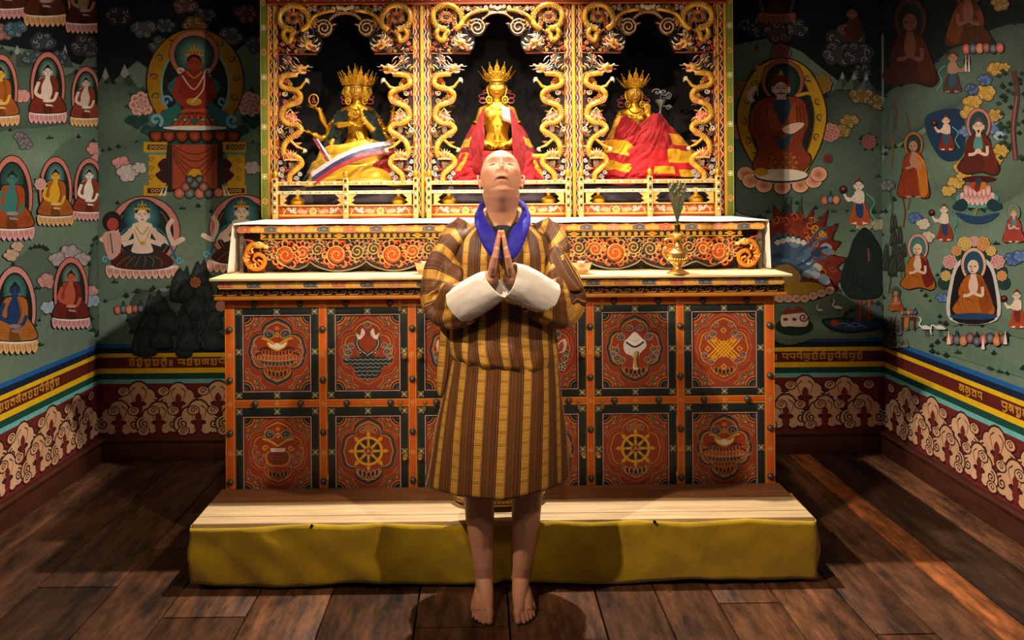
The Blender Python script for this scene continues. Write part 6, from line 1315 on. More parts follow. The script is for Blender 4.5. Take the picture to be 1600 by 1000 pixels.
def gilt_body(root, c, s, sh=.15, arms=(), lap=1, name='gilded_body'):
    """seated body; c = head centre; s scale; arms = list of (points, hand dir, palm normal)"""
    f = lambda x, y, z: V(c)+V((x, y, z))*s
    b = B(); b.tube([f(0, .005, -.06), f(0, .01, -.15)], [.044*s, .05*s], 16)
    secs = [(-.14, .05, .045, 0), (-.165, .12, .058, .005), (-.20, sh+.03, .07, .01), (-.26, sh+.005, .082, .01), (-.33, .125, .080, .012), (-.42, .10, .068, .02), (-.50, .118, .078, .02), (-.56, .15, .10, .02)]
    rows = [[f(cos(a)*rx, sin(a)*ry+dy, z) for a in [2*pi*k/28 for k in range(28)]] for z, rx, ry, dy in secs]; n = len(b.v); b.grid(rows, closed=True); b.f += [tuple(n+k for k in range(28))[::-1], tuple(n+(len(rows)-1)*28+k for k in range(28))]; b.c += [None]*2; b.mi += [0]*2
    for sg in (-1, 1): b.ell(f(sg*.062, -.055, -.265), (.045*s, .028*s, .04*s), seg=14, rings=10)
    for pts, hd, hn in arms:
        P_ = [f(*p) for p in pts]; arm(b, P_, [.044, .037, .034, .024][:len(pts)] if len(pts) == 4 else [.044, .036, .024], s); finger_hand(b, P_[-1], hd, hn, s*.95)
    if lap:
        for sg in (-1, 1): arm(b, [f(sg*.08, .04, -.62), f(sg*.24, -.02, -.68), f(sg*.06, -.12, -.70)], [.07, .06, .045], s)
    o = b.build(name, M_GILT, root); remesh(o, .0042*s/.5, 3, .5)
    b = B()
    for pts, hd, hn in arms:
        P_ = [f(*p) for p in pts]; bracelet(b, P_[-1]+(P_[-2]-P_[-1]).normalized()*.012*s, P_[-1]-P_[-2], .029*s); bracelet(b, P_[0]*.45+P_[1]*.55, P_[1]-P_[0], .046*s)
    b.build('bracelets', M_GILT, root)
    return o
def robe(root, name, rows_f, nu, nv, colf, material, fold=.01, seed=0, thick=.004):
    """draped cloth given by rows_f(u, v) -> world point; colf(u, v) -> colour"""
    b = B(); rows = [[rows_f(i/nu, j/nv)+V((noise.noise(V((i/nu*9, j/nv*3, seed)))*fold, -abs(noise.noise(V((i/nu*14+j/nv*6, j/nv*4, seed+7))))*fold*2.0, noise.noise(V((i/nu*6, j/nv*9, seed+3)))*fold)) for i in range(nu+1)] for j in range(nv+1)]
    n = nu+1; b.v = [tuple(p) for r in rows for p in r]
    for j in range(nv):
        for i in range(nu): b.f.append((j*n+i, j*n+i+1, (j+1)*n+i+1, (j+1)*n+i)); b.c.append(hx(colf((i+.5)/nu, (j+.5)/nv))); b.mi.append(0)
    o = b.build(name, material, root, auto=180); m_ = o.modifiers.new('t', 'SOLIDIFY'); m_.thickness = thick; m_.offset = 1; return o
Z_PL = S(0, 291).z+.001
def base_cushion(root, cx, w_, c='5a1c1c'):
    b = B(); b.box((cx-w_, YG-.13, Z_PL), (cx+w_, YG+.18, Z_PL+.05), .02); b.build('cushion', mat('dark_red_cushion', c, rough=.8), root)
M_RCLO = mat('robe_cloth', attr='Col', rough=.75, bump=.25, bscale=120, var=.3, vscale=30, sheen=.05, spec=.25)
RD, YL, DR = '8a0d14', 'c48e12', '6a1418'
# --- middle figure
c = G(777.5, 134); c.z -= .0
s = .50
c = V((c.x, YG, G(0, 137).z)); s = .62; r1 = empty('gilded_statue', (c.x, YG+.05, Z_PL), 'gilded crowned statue in the middle niche, symmetrical red robe open at the chest', 'statue')
gilt_head('face', r1, c, s*1.0); crown(r1, c, s, 7, .088, pi*1.2, .105); earrings(r1, c, s); necklace(r1, c, s)
gilt_body(r1, c, s, .13, [([(.135, .02, -.215), (.20, .03, -.42), (.13, -.10, -.52), (.03, -.16, -.565)], (-1, -.2, .15), (0, 0, 1)), ([(-.135, .02, -.215), (-.20, .03, -.42), (-.13, -.10, -.52), (-.03, -.16, -.565)], (1, -.2, .15), (0, 0, 1))])
b = B(); f = lambda x, y, z: c+V((x, y, z))*s
b.box(f(-.03, -.13, -.45), f(.03, -.10, -.35), .004); b.prism([f(x, -.13, z) for x, z in ((-.045, -.36), (.045, -.36), (.03, -.31), (0, -.26), (-.03, -.31))], V((0, 1, 0)), .012); b.ell(f(0, -.14, -.36), .009, seg=10, rings=8); b.tube([f(0, -.12, -.56), f(0, -.12, -.45)], .014, 10); b.lathe(f(0, -.12, -.52), [(.018, 0), (.03, .006), (.018, .014)], 14); b.build('breast_ornament', M_GILT, r1)
b = B(); b.grid([[f(.03+.02*i+.004*j, -.098-.005*sin(i), -.17-.035*j-.008*i) for i in range(6)] for j in range(5)]); o = b.build('white_scarf', mat('white_silk', 'c8b0a8', rough=.5), r1, auto=180); o.modifiers.new('t', 'SOLIDIFY').thickness = .003
def rf_mid(sg):
    def F(u, v):   # u from chest edge outwards, v from shoulder down
        x0 = .115+.02*v; x1 = .16+.30*v**.8; x = x0+(x1-x0)*u; y = -.06-.16*sin(pi*min(1, v*.8))*(1-u)-.05*(1-u)+.16*u-.12*v*(1-u)
        return f(sg*x, y, -.20-.60*v-.05*u*(1-v))
    return F
def cf_mid(u, v):
    if v > .3 and u > .55 and ((.42 < v < .56) or (.66 < v < .80 and u < .85)): return YL
    if u > .93 and v > .5: return '7a4a14'
    return RD
for sg in (-1, 1): robe(r1, 'robe_side', rf_mid(sg), 40, 46, cf_mid, M_RCLO, .010, 3+sg)
def skirtf(w0, w1, z0, z1, dy=.30):
    def F(u, v): a = -pi/2+(u-.5)*pi*1.15; w_ = w0+(w1-w0)*v; return f(w_*cos(a), -.02+dy*sin(a)*(.6+.4*v), z0+(z1-z0)*v)
    return F
robe(r1, 'robe_lap', skirtf(.30, .47, -.60, -.90, .28), 60, 34, lambda u, v: YL if (.15 < u < .24 and v < .6) or (.8 < u < .88 and .3 < v) else 'a01018', M_RCLO, .016, 9)
b = B(); b.tube([f(.50, -.26, -.64), f(.42, -.30, -.655), f(.30, -.30, -.645)], [.03, .034, .02], 12, flat=(1, .5)); b.build('gold_hem', mat('yellow_satin', 'cf9a14', rough=.4, bump=.2), r1)
# --- right figure
c = V((G(992, 0).x, YG, G(0, 147).z)); s = .56; r2 = empty('gilded_statue', (c.x, YG+.05, Z_PL), 'gilded crowned statue in the right niche, in red and yellow robes beside a silver flower', 'statue')
f = lambda x, y, z: c+V((x, y, z))*s
gilt_head('face', r2, c, s); crown(r2, c, s, 7, .088, pi*1.2, .105); earrings(r2, c, s); necklace(r2, c, s)
gilt_body(r2, c, s, .13, [([(.13, .02, -.215), (.22, -.02, -.40), (.17, -.13, -.33), (.115, -.16, -.25)], (-.15, -.1, 1), (0, -1, .1)), ([(-.13, .02, -.215), (-.20, .03, -.42), (-.13, -.10, -.52), (-.03, -.16, -.565)], (1, -.2, .15), (0, 0, 1))])
def rf2a(u, v):    # left shoulder wrap
    x = -.33-.22*v+u*(.52+.12*v); return f(x*(.7+.3*v)+.03, -.12-.10*sin(pi*u)-.08*v, -.19-.04*(1-sin(pi*min(1, u*1.2)))-.62*v-.26*u*(1-v*.6))
def rf2b(u, v):    # right shoulder peak
    x = .19+(u-.55)*(.10+1.25*v); return f(x, -.14-.12*sin(pi*u)-.05*v, -.235-.62*v-.02*abs(u-.4))
def c2a(u, v):
    if .40 < v < .62 and u < .62: return YL
    if .74 < v < .90 and .12 < u < .62: return YL
    if v < .38 and u < .12: return 'a8741a'
    return RD if v < .7 else 'a81218'
def c2b(u, v):
    if .58 < v < .78 and u > .62: return YL
    if .3 < v < .5 and u > .74: return 'b8801a'
    if .84 < v < .97 and .5 < u < .66: return YL
    if v > .9 and u > .7: return YL
    return RD if v < .6 else 'a81218'
robe(r2, 'robe_side', rf2a, 44, 50, c2a, M_RCLO, .012, 21); robe(r2, 'robe_side', rf2b, 48, 50, c2b, M_RCLO, .012, 22); robe(r2, 'robe_lap', skirtf(.36, .56, -.62, -.93, .30), 60, 34, lambda u, v: YL if (.1 < u < .2 and v < .5) else 'a81218', M_RCLO, .018, 29)
b = B(); M_SILV = mat('dull_silver', '8a8f90', rough=.4, metal=.6)
fc = V((G(1032, 0).x, YG-.03, G(0, 160).z)); b.lathe(fc, [(.006, -.05), (.01, -.03), (.03, -.005), (.033, .004), (.022, .008), (.002, .006)], 20); b.tube([fc+V((0, .0, -.03)), fc+V((-.01, .01, -.16)), fc+V((-.03, .03, -.26))], .006, 8)
for sg in (-1, 1):
    b.tube([fc+V((sg*.02+sg*.028*(1-k/14)*cos(k*.6), 0, .05-.022*(1-k/14)*sin(k*.6)*sg)) for k in range(14)], .004, 6); b.tube([fc+V((.045+.018*(1-k/16)*cos(k*.6), 0, (.03 if sg > 0 else -.04)+.018*(1-k/16)*sin(k*.6))) for k in range(14)], .004, 6)
b.tube([fc+V((0, 0, 0)), fc+V((.0, 0, .03)), fc+V((.02, 0, .045)), fc+V((-.03, 0, .05))], .003, 6); b.tube([fc+V((.0, 0, -.03)), fc+V((.03, 0, -.03)), fc+V((.062, 0, -.035))], .003, 6); b.tube([fc+V((.01, 0, .02)), fc+V((.05, 0, .01)), fc+V((.062, 0, .03))], .003, 6); b.build('silver_flower', M_SILV, r2)
# --- left figure: three faces, eight arms, yellow silk across the lap
c = V((G(559.5, 0).x, YG, G(0, 139.5).z)); s = .56; r3 = empty('gilded_statue', (c.x, YG+.05, Z_PL), 'gilded three-faced many-armed statue in the left niche, yellow silk across its lap', 'statue')
f = lambda x, y, z: c+V((x, y, z))*s
gilt_head('face', r3, c, s)
for sg in (-1, 1): o = gilt_head('side_face', r3, c+V((sg*.066*s, .035*s, -.006)), s*.92, rz=sg*1.15)
crown(r3, c, s, 5, .088, pi*.75, .11); crown(r3, c+V((-.066*s, .035*s, 0)), s*.92, 4, .088, pi*.8, .09, rz=-1.15, name='crown'); crown(r3, c+V((.066*s, .035*s, 0)), s*.92, 4, .088, pi*.8, .09, rz=1.15, name='crown')
b = B(); b.lathe(f(0, .02, .16), [(.03*s, -.06*s), (.045*s, 0), (.02*s, .03*s), (.026*s, .05*s), (.01*s, .08*s), (.001, .10*s)], 16); b.build('topknot', M_GILT, r3)
earrings(r3, c, s, .085); necklace(r3, c, s)
AR = [([(.13, .02, -.215), (.24, .02, -.36), (.17, -.12, -.42), (.075, -.17, -.30)], (-.25, -.1, 1), (-1, -.4, 0)), ([(-.13, .02, -.215), (-.26, -.02, -.36), (-.16, -.14, -.37), (-.03, -.18, -.36)], (1, -.1, -.25), (0, -.4, 1)),
      ([(-.14, .04, -.22), (-.30, .03, -.42), (-.35, -.02, -.30), (-.375, -.08, -.20)], (-1, -.3, .25), (0, 0, 1)), ([(-.14, .05, -.24), (-.28, .03, -.46), (-.36, -.04, -.50), (-.42, -.10, -.46)], (-1, -.2, .35), (.2, 0, 1)),
      ([(-.14, .04, -.25), (-.20, .0, -.46), (-.23, -.10, -.52), (-.24, -.15, -.56)], (.05, -.1, -1), (0, -1, .1)), ([(.14, .04, -.22), (.28, .03, -.42), (.36, -.02, -.33), (.38, -.08, -.22)], (.2, -.1, 1), (-1, 0, 0)), ([(.14, .05, -.24), (.26, .03, -.46), (.34, -.04, -.52), (.40, -.10, -.50)], (1, -.2, .1), (0, 0, 1)), ([(.14, .05, -.24), (.26, .02, -.5), (.24, -.08, -.56), (.20, -.14, -.57)], (-.6, -.4, .4), (0, 0, 1))]
gilt_body(r3, c, s, .13, AR)
b = B(); q = f(-.41, -.16, -.118); b.tube([q+V((.026*cos(t), 0, .032*sin(t))) for t in [2*pi*k/24 for k in range(25)]], .004, 8, caps=False); b.lathe(q+V((0, 0, -.036)), [(.016, 0), (.02, .004), (.016, .009)], 14); b.build('disc_halo', M_GILT, r3)
b = B(); b.ell(q+V((0, 0, -.012)), (.019, .012, .008), seg=12, rings=8); b.ell(q+V((0, 0, .004)), (.010, .008, .014), seg=12, rings=8); b.ell(q+V((0, 0, .022)), .007, seg=10, rings=8); b.build('small_red_buddha', mat('red_lacquer', '8a3026', rough=.5), r3)
b = B(); b.prism([f(x, -.125, z) for x, z in cr([(-.06, -.235), (-.03, -.24), (0, -.22), (.03, -.24), (.06, -.235), (.075, -.27), (.03, -.285), (0, -.30), (-.03, -.285), (-.075, -.27)], 3)], V((0, 1, 0)), .008); b.ell(f(0, -.13, -.25), .010, seg=10, rings=8); b.tube([f(0, -.10, -.44), f(.03, -.11, -.52), f(-.02, -.12, -.56)], .008, 8); b.build('breast_ornament', M_GILT, r3)
robe(r3, 'dark_shawl', lambda u, v: f((-.18-.16*v)+u*(.10+.06*v) if True else 0, -.09-.03*v, -.22-.40*v), 16, 26, lambda u, v: '1e2c28', M_RCLO, .010, 41); robe(r3, 'dark_shawl', lambda u, v: f((.18+.16*v)-u*(.10+.06*v), -.09-.03*v, -.22-.36*v), 16, 26, lambda u, v: '1e2c28', M_RCLO, .010, 42)
def lapf(u, v):
    a = -pi/2+(u-.5)*pi*1.12; w_ = .36+.22*v; return f(w_*cos(a)*1.0+.0, -.03+.28*sin(a)*(.62+.38*v), -.60+.05*cos((u-.5)*3)-.02-.40*v+.14*(u-.3)*(1-v))
def lapc(u, v):
    if u > .62 and .25 < v and (u-.62)*1.5 > abs(v-.55)*.8-.02 and u < .86: return 'a01018'
    if u < .16 and v > .6: return '241c1c'
    return 'd2a416'
robe(r3, 'silk_drape', lapf, 70, 34, lapc, M_SATIN, .020, 51)
def bandf(u, v):   # red, blue and white border falling across the lap
    p0, p1 = V((-.40, -.38, -.86)), V((.38, -.28, -.54)); p = p0.lerp(p1, u)+V((0, -.07*sin(pi*u), .07*sin(pi*u)))
    return f(p.x+.04*v, p.y-.03*v, p.z-.12*v)
robe(r3, 'striped_border', bandf, 40, 9, lambda u, v: ('b8a8b0' if v < .34 else ('26264a' if v < .68 else '8a1a1e')), M_SATIN, .004, 55)
robe(r3, 'striped_border', lambda u, v: f(-.38+.14*u+.055*v, -.36-.03*u, -.52-.22*u-.0*v), 16, 9, lambda u, v: ('8a1a1e' if v < .4 else ('26264a' if v < .7 else 'b8a8b0')), M_SATIN, .004, 56)
# ================================================================ THE MAN
YM = 3.0; M3 = lin(YM); X0 = .0875
def wp(px, py, Y): k = Y/F_PX; return V(((px-749.5)*k, Y, CAM_H-(py-CYP)*k))
man = empty('person', (X0, YM, 0), 'barefoot shaven-headed man in striped knee-length robe, head tilted back, palms pressed together', 'person')
HC = V((.083, 2.985, 1.664)); HS = 1.05; RH = Matrix.Rotation(math.radians(-38), 3, 'X') @ Matrix.Identity(3); RHI = RH.transposed()
body = B()
g = [[(p[0], p[1], max(p[2], -.107) if p[1] > -.055 else p[2]) for p in r] for r in head_grid(60, 80)]; hv = [[HC+RH @ (V(p)*HS) for p in r] for r in g]; n0 = len(body.v); body.grid(hv, closed=True)
body.f += [tuple(n0+k for k in range(80))[::-1], tuple(n0+58*80+k for k in range(80))]; body.c += [None]*2; body.mi += [0]*2
hw = lambda x, y, z: HC+RH @ (V((x, y, z))*HS)
for s in (-1, 1):    # ears
    body.ell(hw(s*.074, .004, -.022), (.006, .013, .024), RH @ Matrix.Rotation(s*.35, 3, 'Z'), 14, 10)
    ring_ = [hw(s*(.078+.008*sin(max(0, t-.4))), .006+.017*cos(t+.6), -.018+.029*sin(t+.6)) for t in [-.9+4.6*k/14 for k in range(15)]]; body.tube(ring_, .0042, 8)
    body.ell(hw(s*.075, -.004, -.047), (.005, .009, .010), RH, 10, 8)
# neck with its cords
nk = [(1.43, .085, 2.985, 3.13), (1.46, .078, 2.968, 3.12), (1.50, .066, 2.950, 3.10), (1.53, .060, 2.936, 3.09), (1.55, .059, 2.917, 3.088), (1.57, .060, 2.900, 3.088), (1.59, .062, 2.881, 3.09), (1.605, .062, 2.873, 3.09), (1.62, .062, 2.868, 3.085), (1.635, .05, 2.88, 3.07)]
n0 = len(body.v); body.grid([[V((.085+cos(a)*rx*(1-.10*max(0, -sin(a))**3), (y0+y1)/2+sin(a)*(y1-y0)/2, z)) for a in [2*pi*k/40 for k in range(40)]] for z, rx, y0, y1 in nk], closed=True); body.f += [tuple(n0+k for k in range(40))[::-1], tuple(n0+9*40+k for k in range(40))]; body.c += [None]*2; body.mi += [0]*2
body.ell(V((.085, 2.945, 1.543)), (.013, .0115, .024), None, 12, 8)
for s in (-1, 1): body.tube([hw(s*.055, .02, -.05), V((.086+s*.046, 2.995, 1.54)), V((.086+s*.026, 2.968, 1.47)), V((.086+s*.02, 2.98, 1.42))], [.014, .015, .013, .012], 12); body.tube([V((.086+s*.04, 3.055, 1.52)), V((.086+s*.11, 3.05, 1.445)), V((.086+s*.17, 3.03, 1.40))], [.030, .035, .045], 12)
secs = [(1.455, .07, .06), (1.41, .165, .09), (1.36, .19, .11), (1.25, .175, .115), (1.10, .155, .11), (1.0, .155, .11), (.90, .17, .12), (.82, .165, .11)]
n0 = len(body.v); body.grid([[V((X0+cos(a)*rx, 3.02+sin(a)*ry, z)) for a in [2*pi*k/32 for k in range(32)]] for z, rx, ry in secs], closed=True)
body.f += [tuple(n0+k for k in range(32)), tuple(n0+7*32+k for k in range(32))[::-1]]; body.c += [None]*2; body.mi += [0]*2
HX = .074
for s in (-1, 1):
    sh, el, wr = V((X0+s*.18, 3.03, 1.41)), V((X0+s*.25, 2.96, 1.185)), V((HX+s*.036, 2.745, 1.300))
    body.tube(cr([sh, sh.lerp(el, .5), el], 4, False), [.052, .05, .048, .046, .045, .044, .042, .040, .039], 14); body.ell(el, .040, seg=12, rings=8)
    body.tube([el, el.lerp(wr, .35), wr.lerp(el, .2), wr], [.040, .041, .030, .026], 14)
    # hand pressed palm to palm, fingers up: index nearest the camera
    d = (V((HX+s*.0075, 2.695, 1.474))-V((HX+s*.030, 2.74, 1.305))); pz = lambda t, dy=0, dx=0: V((HX+s*.030, 2.74, 1.305))+d*t+V((s*dx, dy, 0))
    rows = []
    for t, w_, th, dx in ((0, .025, .0165, .004), (.12, .031, .0175, .003), (.26, .037, .0170, .002), (.42, .040, .0145, .001), (.52, .039, .0115, .0), (.56, .036, .009, 0)):
        rows.append([pz(t)+V((s*(dx+cos(a)*th), sin(a)*w_, 0)) for a in [2*pi*k/20 for k in range(20)]])
    n0 = len(body.v); body.grid(rows, closed=True); body.f += [tuple(n0+k for k in range(20)), tuple(n0+5*20+k for k in range(20))]; body.c += [None]*2; body.mi += [0]*2
    body.tube([wr, pz(.05)], [.026, .026], 12); body.ell(pz(.03), (.0205, .029, .026), seg=14, rings=10); body.tube([wr, pz(.0, 0, .006), pz(.10)], [.027, .027, .021], 14)
    for k, (ln, yy) in enumerate(((.88, -.030), (.985, -.010), (.94, .0105), (.79, .030))):
        p = [pz(.50, yy*.95, .000), pz(.50+(ln-.5)*.38, yy*.98, -.0008+.001*k), pz(.50+(ln-.5)*.72, yy*.95, -.001), pz(ln, yy*.88, -.0015)]
        body.tube(p, [.0098, .0090, .0083, .0068], 10); body.ell(p[-1], .0070, seg=10, rings=8); body.ell(p[1], (.0092, .0094, .0085), seg=8, rings=6); body.ell(p[2], (.0086, .0088, .008), seg=8, rings=6)
    p = [pz(.10, -.020, .004), pz(.28, -.042, .004), pz(.48, -.0530, .002), pz(.64, -.0515, .0)]; body.tube(p, [.0165, .0140, .0110, .0088], 12); body.ell(p[-1], .0090, seg=10, rings=8); body.ell(p[2], .0118, seg=10, rings=8)
# legs and feet
for s, kx, ax, ty, tx in ((-1, 743.5, 752, 2.862, 749), (1, 824, 810, 2.868, 816)):
    K = 3.0/F_PX; kn = V(((kx-749.5)*K, 3.0, .50)); an = V(((ax-749.5)*.00250, 3.035, .075)); hip = V((X0+s*.085, 3.02, .86))
    body.tube([hip, hip.lerp(kn, .5), kn+V((0, 0, .06))], [.085, .074, .060], 18); body.tube([kn+V((0, 0, .07)), kn+V((0, -.008, .0)), kn.lerp(an, .25)+V((0, .012, 0)), kn.lerp(an, .42)+V((s*.002, .016, 0)), kn.lerp(an, .66)+V((0, .010, 0)), kn.lerp(an, .85), an+V((0, 0, .02)), an+V((0, .0, -.02))], [.060, .0585, .0585, .0565, .046, .0365, .0335, .034], 20)
    body.tube([kn+V((0, -.035, -.02)), kn.lerp(an, .5)+V((0, -.018, 0)), an+V((0, -.012, .03))], [.026, .024, .022], 12)
    for q, r in ((-1, .013), (1, .013)): body.ell(an+V((q*.024, .004, .008 if q*s < 0 else -.002)), (r, r*1.1, r*1.2), seg=10, rings=8)
    tip = V(((tx-749.5)*.00239, ty, .0)); ax_ = (tip-V((an.x, 3.06, 0))).normalized(); sd_ = V((-ax_.y, ax_.x, 0)); sd_ = sd_ if sd_.x*s > 0 else -sd_   # towards the little toe
    q = lambda u, v, z: V((an.x, 3.06, z))+ax_*u+sd_*v
    body.ell(q(-.004, 0, .032), (.031, .036, .031), None, 16, 12); body.tube([an+V((0, .035, .03)), q(.0, 0, .03)], [.026, .026], 12); body.tube([an+V((0, -.002, .05)), q(.03, -.002, .055), q(.07, 0, .042)], [.030, .034, .028], 14)
    body.tube([an+V((0, -.006, .0)), q(.07, -.008, .052), q(.115, -.014, .034), q(.16, -.020, .023)], [.034, .032, .026, .019], 14); body.tube([an+V((0, 0, -.02)), q(.06, .012, .035), q(.115, .016, .024), q(.155, .018, .019)], [.032, .030, .024, .017], 14); body.tube([q(0, .014, .022), q(.07, .026, .021), q(.13, .034, .016)], [.024, .021, .0155], 12)
    body.ell(q(.155, -.024, .021), (.019, .024, .019), None, 12, 10)
    for k, (u0, v0, l, r) in enumerate(((.168, -.028, .036, .0135), (.168, -.007, .034, .0092), (.162, .008, .028, .0086), (.152, .022, .024, .0082), (.140, .034, .019, .0078))):
        body.tube([q(u0-.03, v0, .018), q(u0, v0, .017), q(u0+l*.55, v0+.001, .014), q(u0+l, v0+.001, r*.98)], [r*1.05, r*.92, r*.9, r*.95], 10); body.ell(q(u0+l, v0+.001, r*.99), (r, r, r*.92), seg=10, rings=8)
M_SKIN = mat('skin', attr='Col', rough=.5, bump=.04, bscale=180, spec=.4, sss=.12)
o = body.build('body', M_SKIN, man); remesh(o, .0024, 3, .5)
bm = bmesh.new(); bm.from_mesh(o.data); z_ = [q for q in bm.verts if q.co.x > .0 and q.co.x < .18 and 1.45 < q.co.z < 1.66 and (RHI @ (q.co-HC)).z < -.098*HS and (RHI @ (q.co-HC)).y > -.055*HS and abs(q.co.x-.085) < .075]
for _ in range(40): bmesh.ops.smooth_vert(bm, verts=z_, factor=.5, use_axis_x=True, use_axis_y=True, use_axis_z=True)
bm.to_mesh(o.data); bm.free()
me = o.data; nv = len(me.vertices); co = np.empty(nv*3); me.vertices.foreach_get('co', co); co = co.reshape(-1, 3)
Ri = np.array(RHI); loc = (co-np.array(HC)) @ Ri.T / HS; msk = (np.abs(loc[:, 0]) < .1) & (loc[:, 2] > -.125) & (loc[:, 1] < .12) & (np.linalg.norm(loc, axis=1) < .17)
l2 = sculpt_face(loc[msk]); co[msk] = (l2*HS) @ Ri + np.array(HC); co[:, 2] = np.maximum(co[:, 2], .0006)
me.vertices.foreach_set('co', co.ravel()); me.update()
def sk(): # skin tones, plus shade painted into eye sockets, mouth and nostrils
    base = np.array(hx('c48b6c')); col = np.tile(base, (nv, 1)); L_ = loc
    def put(m, c, a): col[m] = col[m]*(1-a[m][:, None])+np.array(hx(c))*a[m][:, None]
    g3 = lambda c, r: np.exp(-(((L_[:, 0]-c[0])/r[0])**2+((L_[:, 1]-c[1])/r[1])**2+((L_[:, 2]-c[2])/r[2])**2))
    al = np.ones(nv, bool); fr = L_[:, 1] < -.03
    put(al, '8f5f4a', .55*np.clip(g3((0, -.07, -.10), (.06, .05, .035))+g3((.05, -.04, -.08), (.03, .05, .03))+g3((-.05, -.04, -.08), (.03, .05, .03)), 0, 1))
    put(al, 'a0503f', .9*g3((0, -.10, -.067), (.028, .03, .0090))); put(al, '2a0e0c', .97*np.clip(1.9*g3((0, -.095, -.0640), (.026, .03, .0036)), 0, 1))  # lips, then the shade of the parted mouth painted on
    for s in (-1, 1):
        put(al, '3a1c14', .95*np.clip(1.7*g3((s*.031, -.085, -.0040), (.0150, .03, .0026)), 0, 1)); put(al, '8a5a48', .6*g3((s*.029, -.085, .014), (.022, .03, .010))); put(al, '6a4430', .85*g3((s*.031, -.09, .031), (.02, .03, .005)))  # lash line, socket shade painted as darker skin, brow hair
        put(al, 'c97a62', .4*g3((s*.045, -.07, -.02), (.02, .04, .02))); put(al, '2a100c', .95*g3((s*.0072, -.118, -.0430), (.0036, .012, .0032))); put(al, 'c06a54', .6*g3((s*.078, .0, -.02), (.01, .03, .03)))  # flushed cheeks and ears; nostril shade painted in
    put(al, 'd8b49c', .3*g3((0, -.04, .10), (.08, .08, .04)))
    w = co; ft = np.exp(-np.clip(w[:, 2]-.02, 0, 1)/.03)*(w[:, 1] < 2.93); put(al, 'b8705c', .5*ft)
    hnd = (w[:, 1] < 2.80)*(w[:, 2] > 1.28)*(w[:, 2] < 1.55)*(np.abs(w[:, 0]-HX) < .07)*np.clip((w[:, 2]-1.40)/.06, 0, 1); put(al, 'c9745c', .45*hnd)
    return col
at = me.color_attributes.new('Col', 'FLOAT_COLOR', 'POINT'); at.data.foreach_set('color', sk().ravel())
# ---- robe cloth: stripes follow the weave (UV), gold brocade bars on brown with thin lines
def gho_mat():
    M = bpy.data.materials.new('striped_brocade'); M.use_nodes = True; nt = M.node_tree; N = nt.nodes; L = nt.links; b = N['Principled BSDF']
    uv = N.new('ShaderNodeUVMap'); uv.uv_map = 'UVMap'; sp = N.new('ShaderNodeSeparateXYZ'); L.new(uv.outputs[0], sp.inputs[0])
    def mt(op, a, b_=None, c=None):
        n = N.new('ShaderNodeMath'); n.operation = op
        for i, x in enumerate((a, b_, c)):
            if x is None: continue
            if isinstance(x, (int, float)): n.inputs[i].default_value = x
            else: L.new(x, n.inputs[i])
        return n.outputs[0]
    u = mt('FRACT', mt('DIVIDE', sp.outputs[0], .082)); rmp = N.new('ShaderNodeValToRGB'); cr_ = rmp.color_ramp; cr_.interpolation = 'CONSTANT'
    st = [(0, '2a120a'), (.02, 'b87c26'), (.05, 'c4913c'), (.33, 'b87c26'), (.36, '2a120a'), (.385, '8a5a24'), (.41, '4a2a10'), (.50, '7a4a1e'), (.512, '54300f'), (.62, '5e3614'), (.665, '7a4a1e'), (.677, '502c10'), (.83, '7e4c1c'), (.842, '462610'), (.95, '96622a'), (.965, '321a0e')]
    cr_.elements[0].position = 0; cr_.elements[0].color = hx(st[0][1]); cr_.elements[1].position = st[1][0]; cr_.elements[1].color = hx(st[1][1])
    for p, c in st[2:]: e = cr_.elements.new(p); e.color = hx(c)
    L.new(u, rmp.inputs[0])
    v = sp.outputs[1]; inb = mt('MULTIPLY', mt('GREATER_THAN', u, .03), mt('LESS_THAN', u, .35))
    dbl = mt('LESS_THAN', mt('FRACT', mt('DIVIDE', v, .0430)), .10); dbl2 = mt('LESS_THAN', mt('ABSOLUTE', mt('SUBTRACT', mt('FRACT', mt('DIVIDE', v, .0430)), .2)), .035)
    vf = mt('FRACT', mt('DIVIDE', v, .0143)); uf = mt('FRACT', mt('DIVIDE', mt('SUBTRACT', u, .05), .15)); dd = mt('ADD', mt('POWER', mt('SUBTRACT', vf, .5), 2), mt('POWER', mt('SUBTRACT', uf, .5), 2))
    rg = mt('MULTIPLY', mt('GREATER_THAN', dd, .05), mt('LESS_THAN', dd, .12)); dk = mt('MULTIPLY', inb, mt('MAXIMUM', mt('MAXIMUM', dbl, dbl2), rg))
    mx = N.new('ShaderNodeMix'); mx.data_type = 'RGBA'; L.new(mt('MULTIPLY', dk, .6), mx.inputs[0]); L.new(rmp.outputs[0], mx.inputs[6]); mx.inputs[7].default_value = hx('5a3210'); L.new(mx.outputs[2], b.inputs['Base Color'])
    b.inputs['Roughness'].default_value = .5; b.inputs['Specular IOR Level'].default_value = .3; L.new(mt('MULTIPLY', inb, .35), b.inputs['Metallic']); b.inputs['Sheen Weight'].default_value = .05
    n = N.new('ShaderNodeTexNoise'); n.inputs['Scale'].default_value = 260; tc = N.new('ShaderNodeTexCoord'); L.new(tc.outputs['Object'], n.inputs[0]); n2 = N.new('ShaderNodeTexNoise'); n2.inputs['Scale'].default_value = 9; n2.inputs['Detail'].default_value = 4; L.new(tc.outputs['Object'], n2.inputs[0])
    bp = N.new('ShaderNodeBump'); bp.inputs['Strength'].default_value = .12; bp.inputs['Distance'].default_value = .004; L.new(n.outputs[0], bp.inputs['Height']); bq = N.new('ShaderNodeBump'); bq.inputs['Strength'].default_value = .22; bq.inputs['Distance'].default_value = .02; L.new(n2.outputs[0], bq.inputs['Height']); L.new(bp.outputs[0], bq.inputs['Normal']); L.new(bq.outputs[0], b.inputs['Normal'])
    return M
M_GHO = gho_mat()
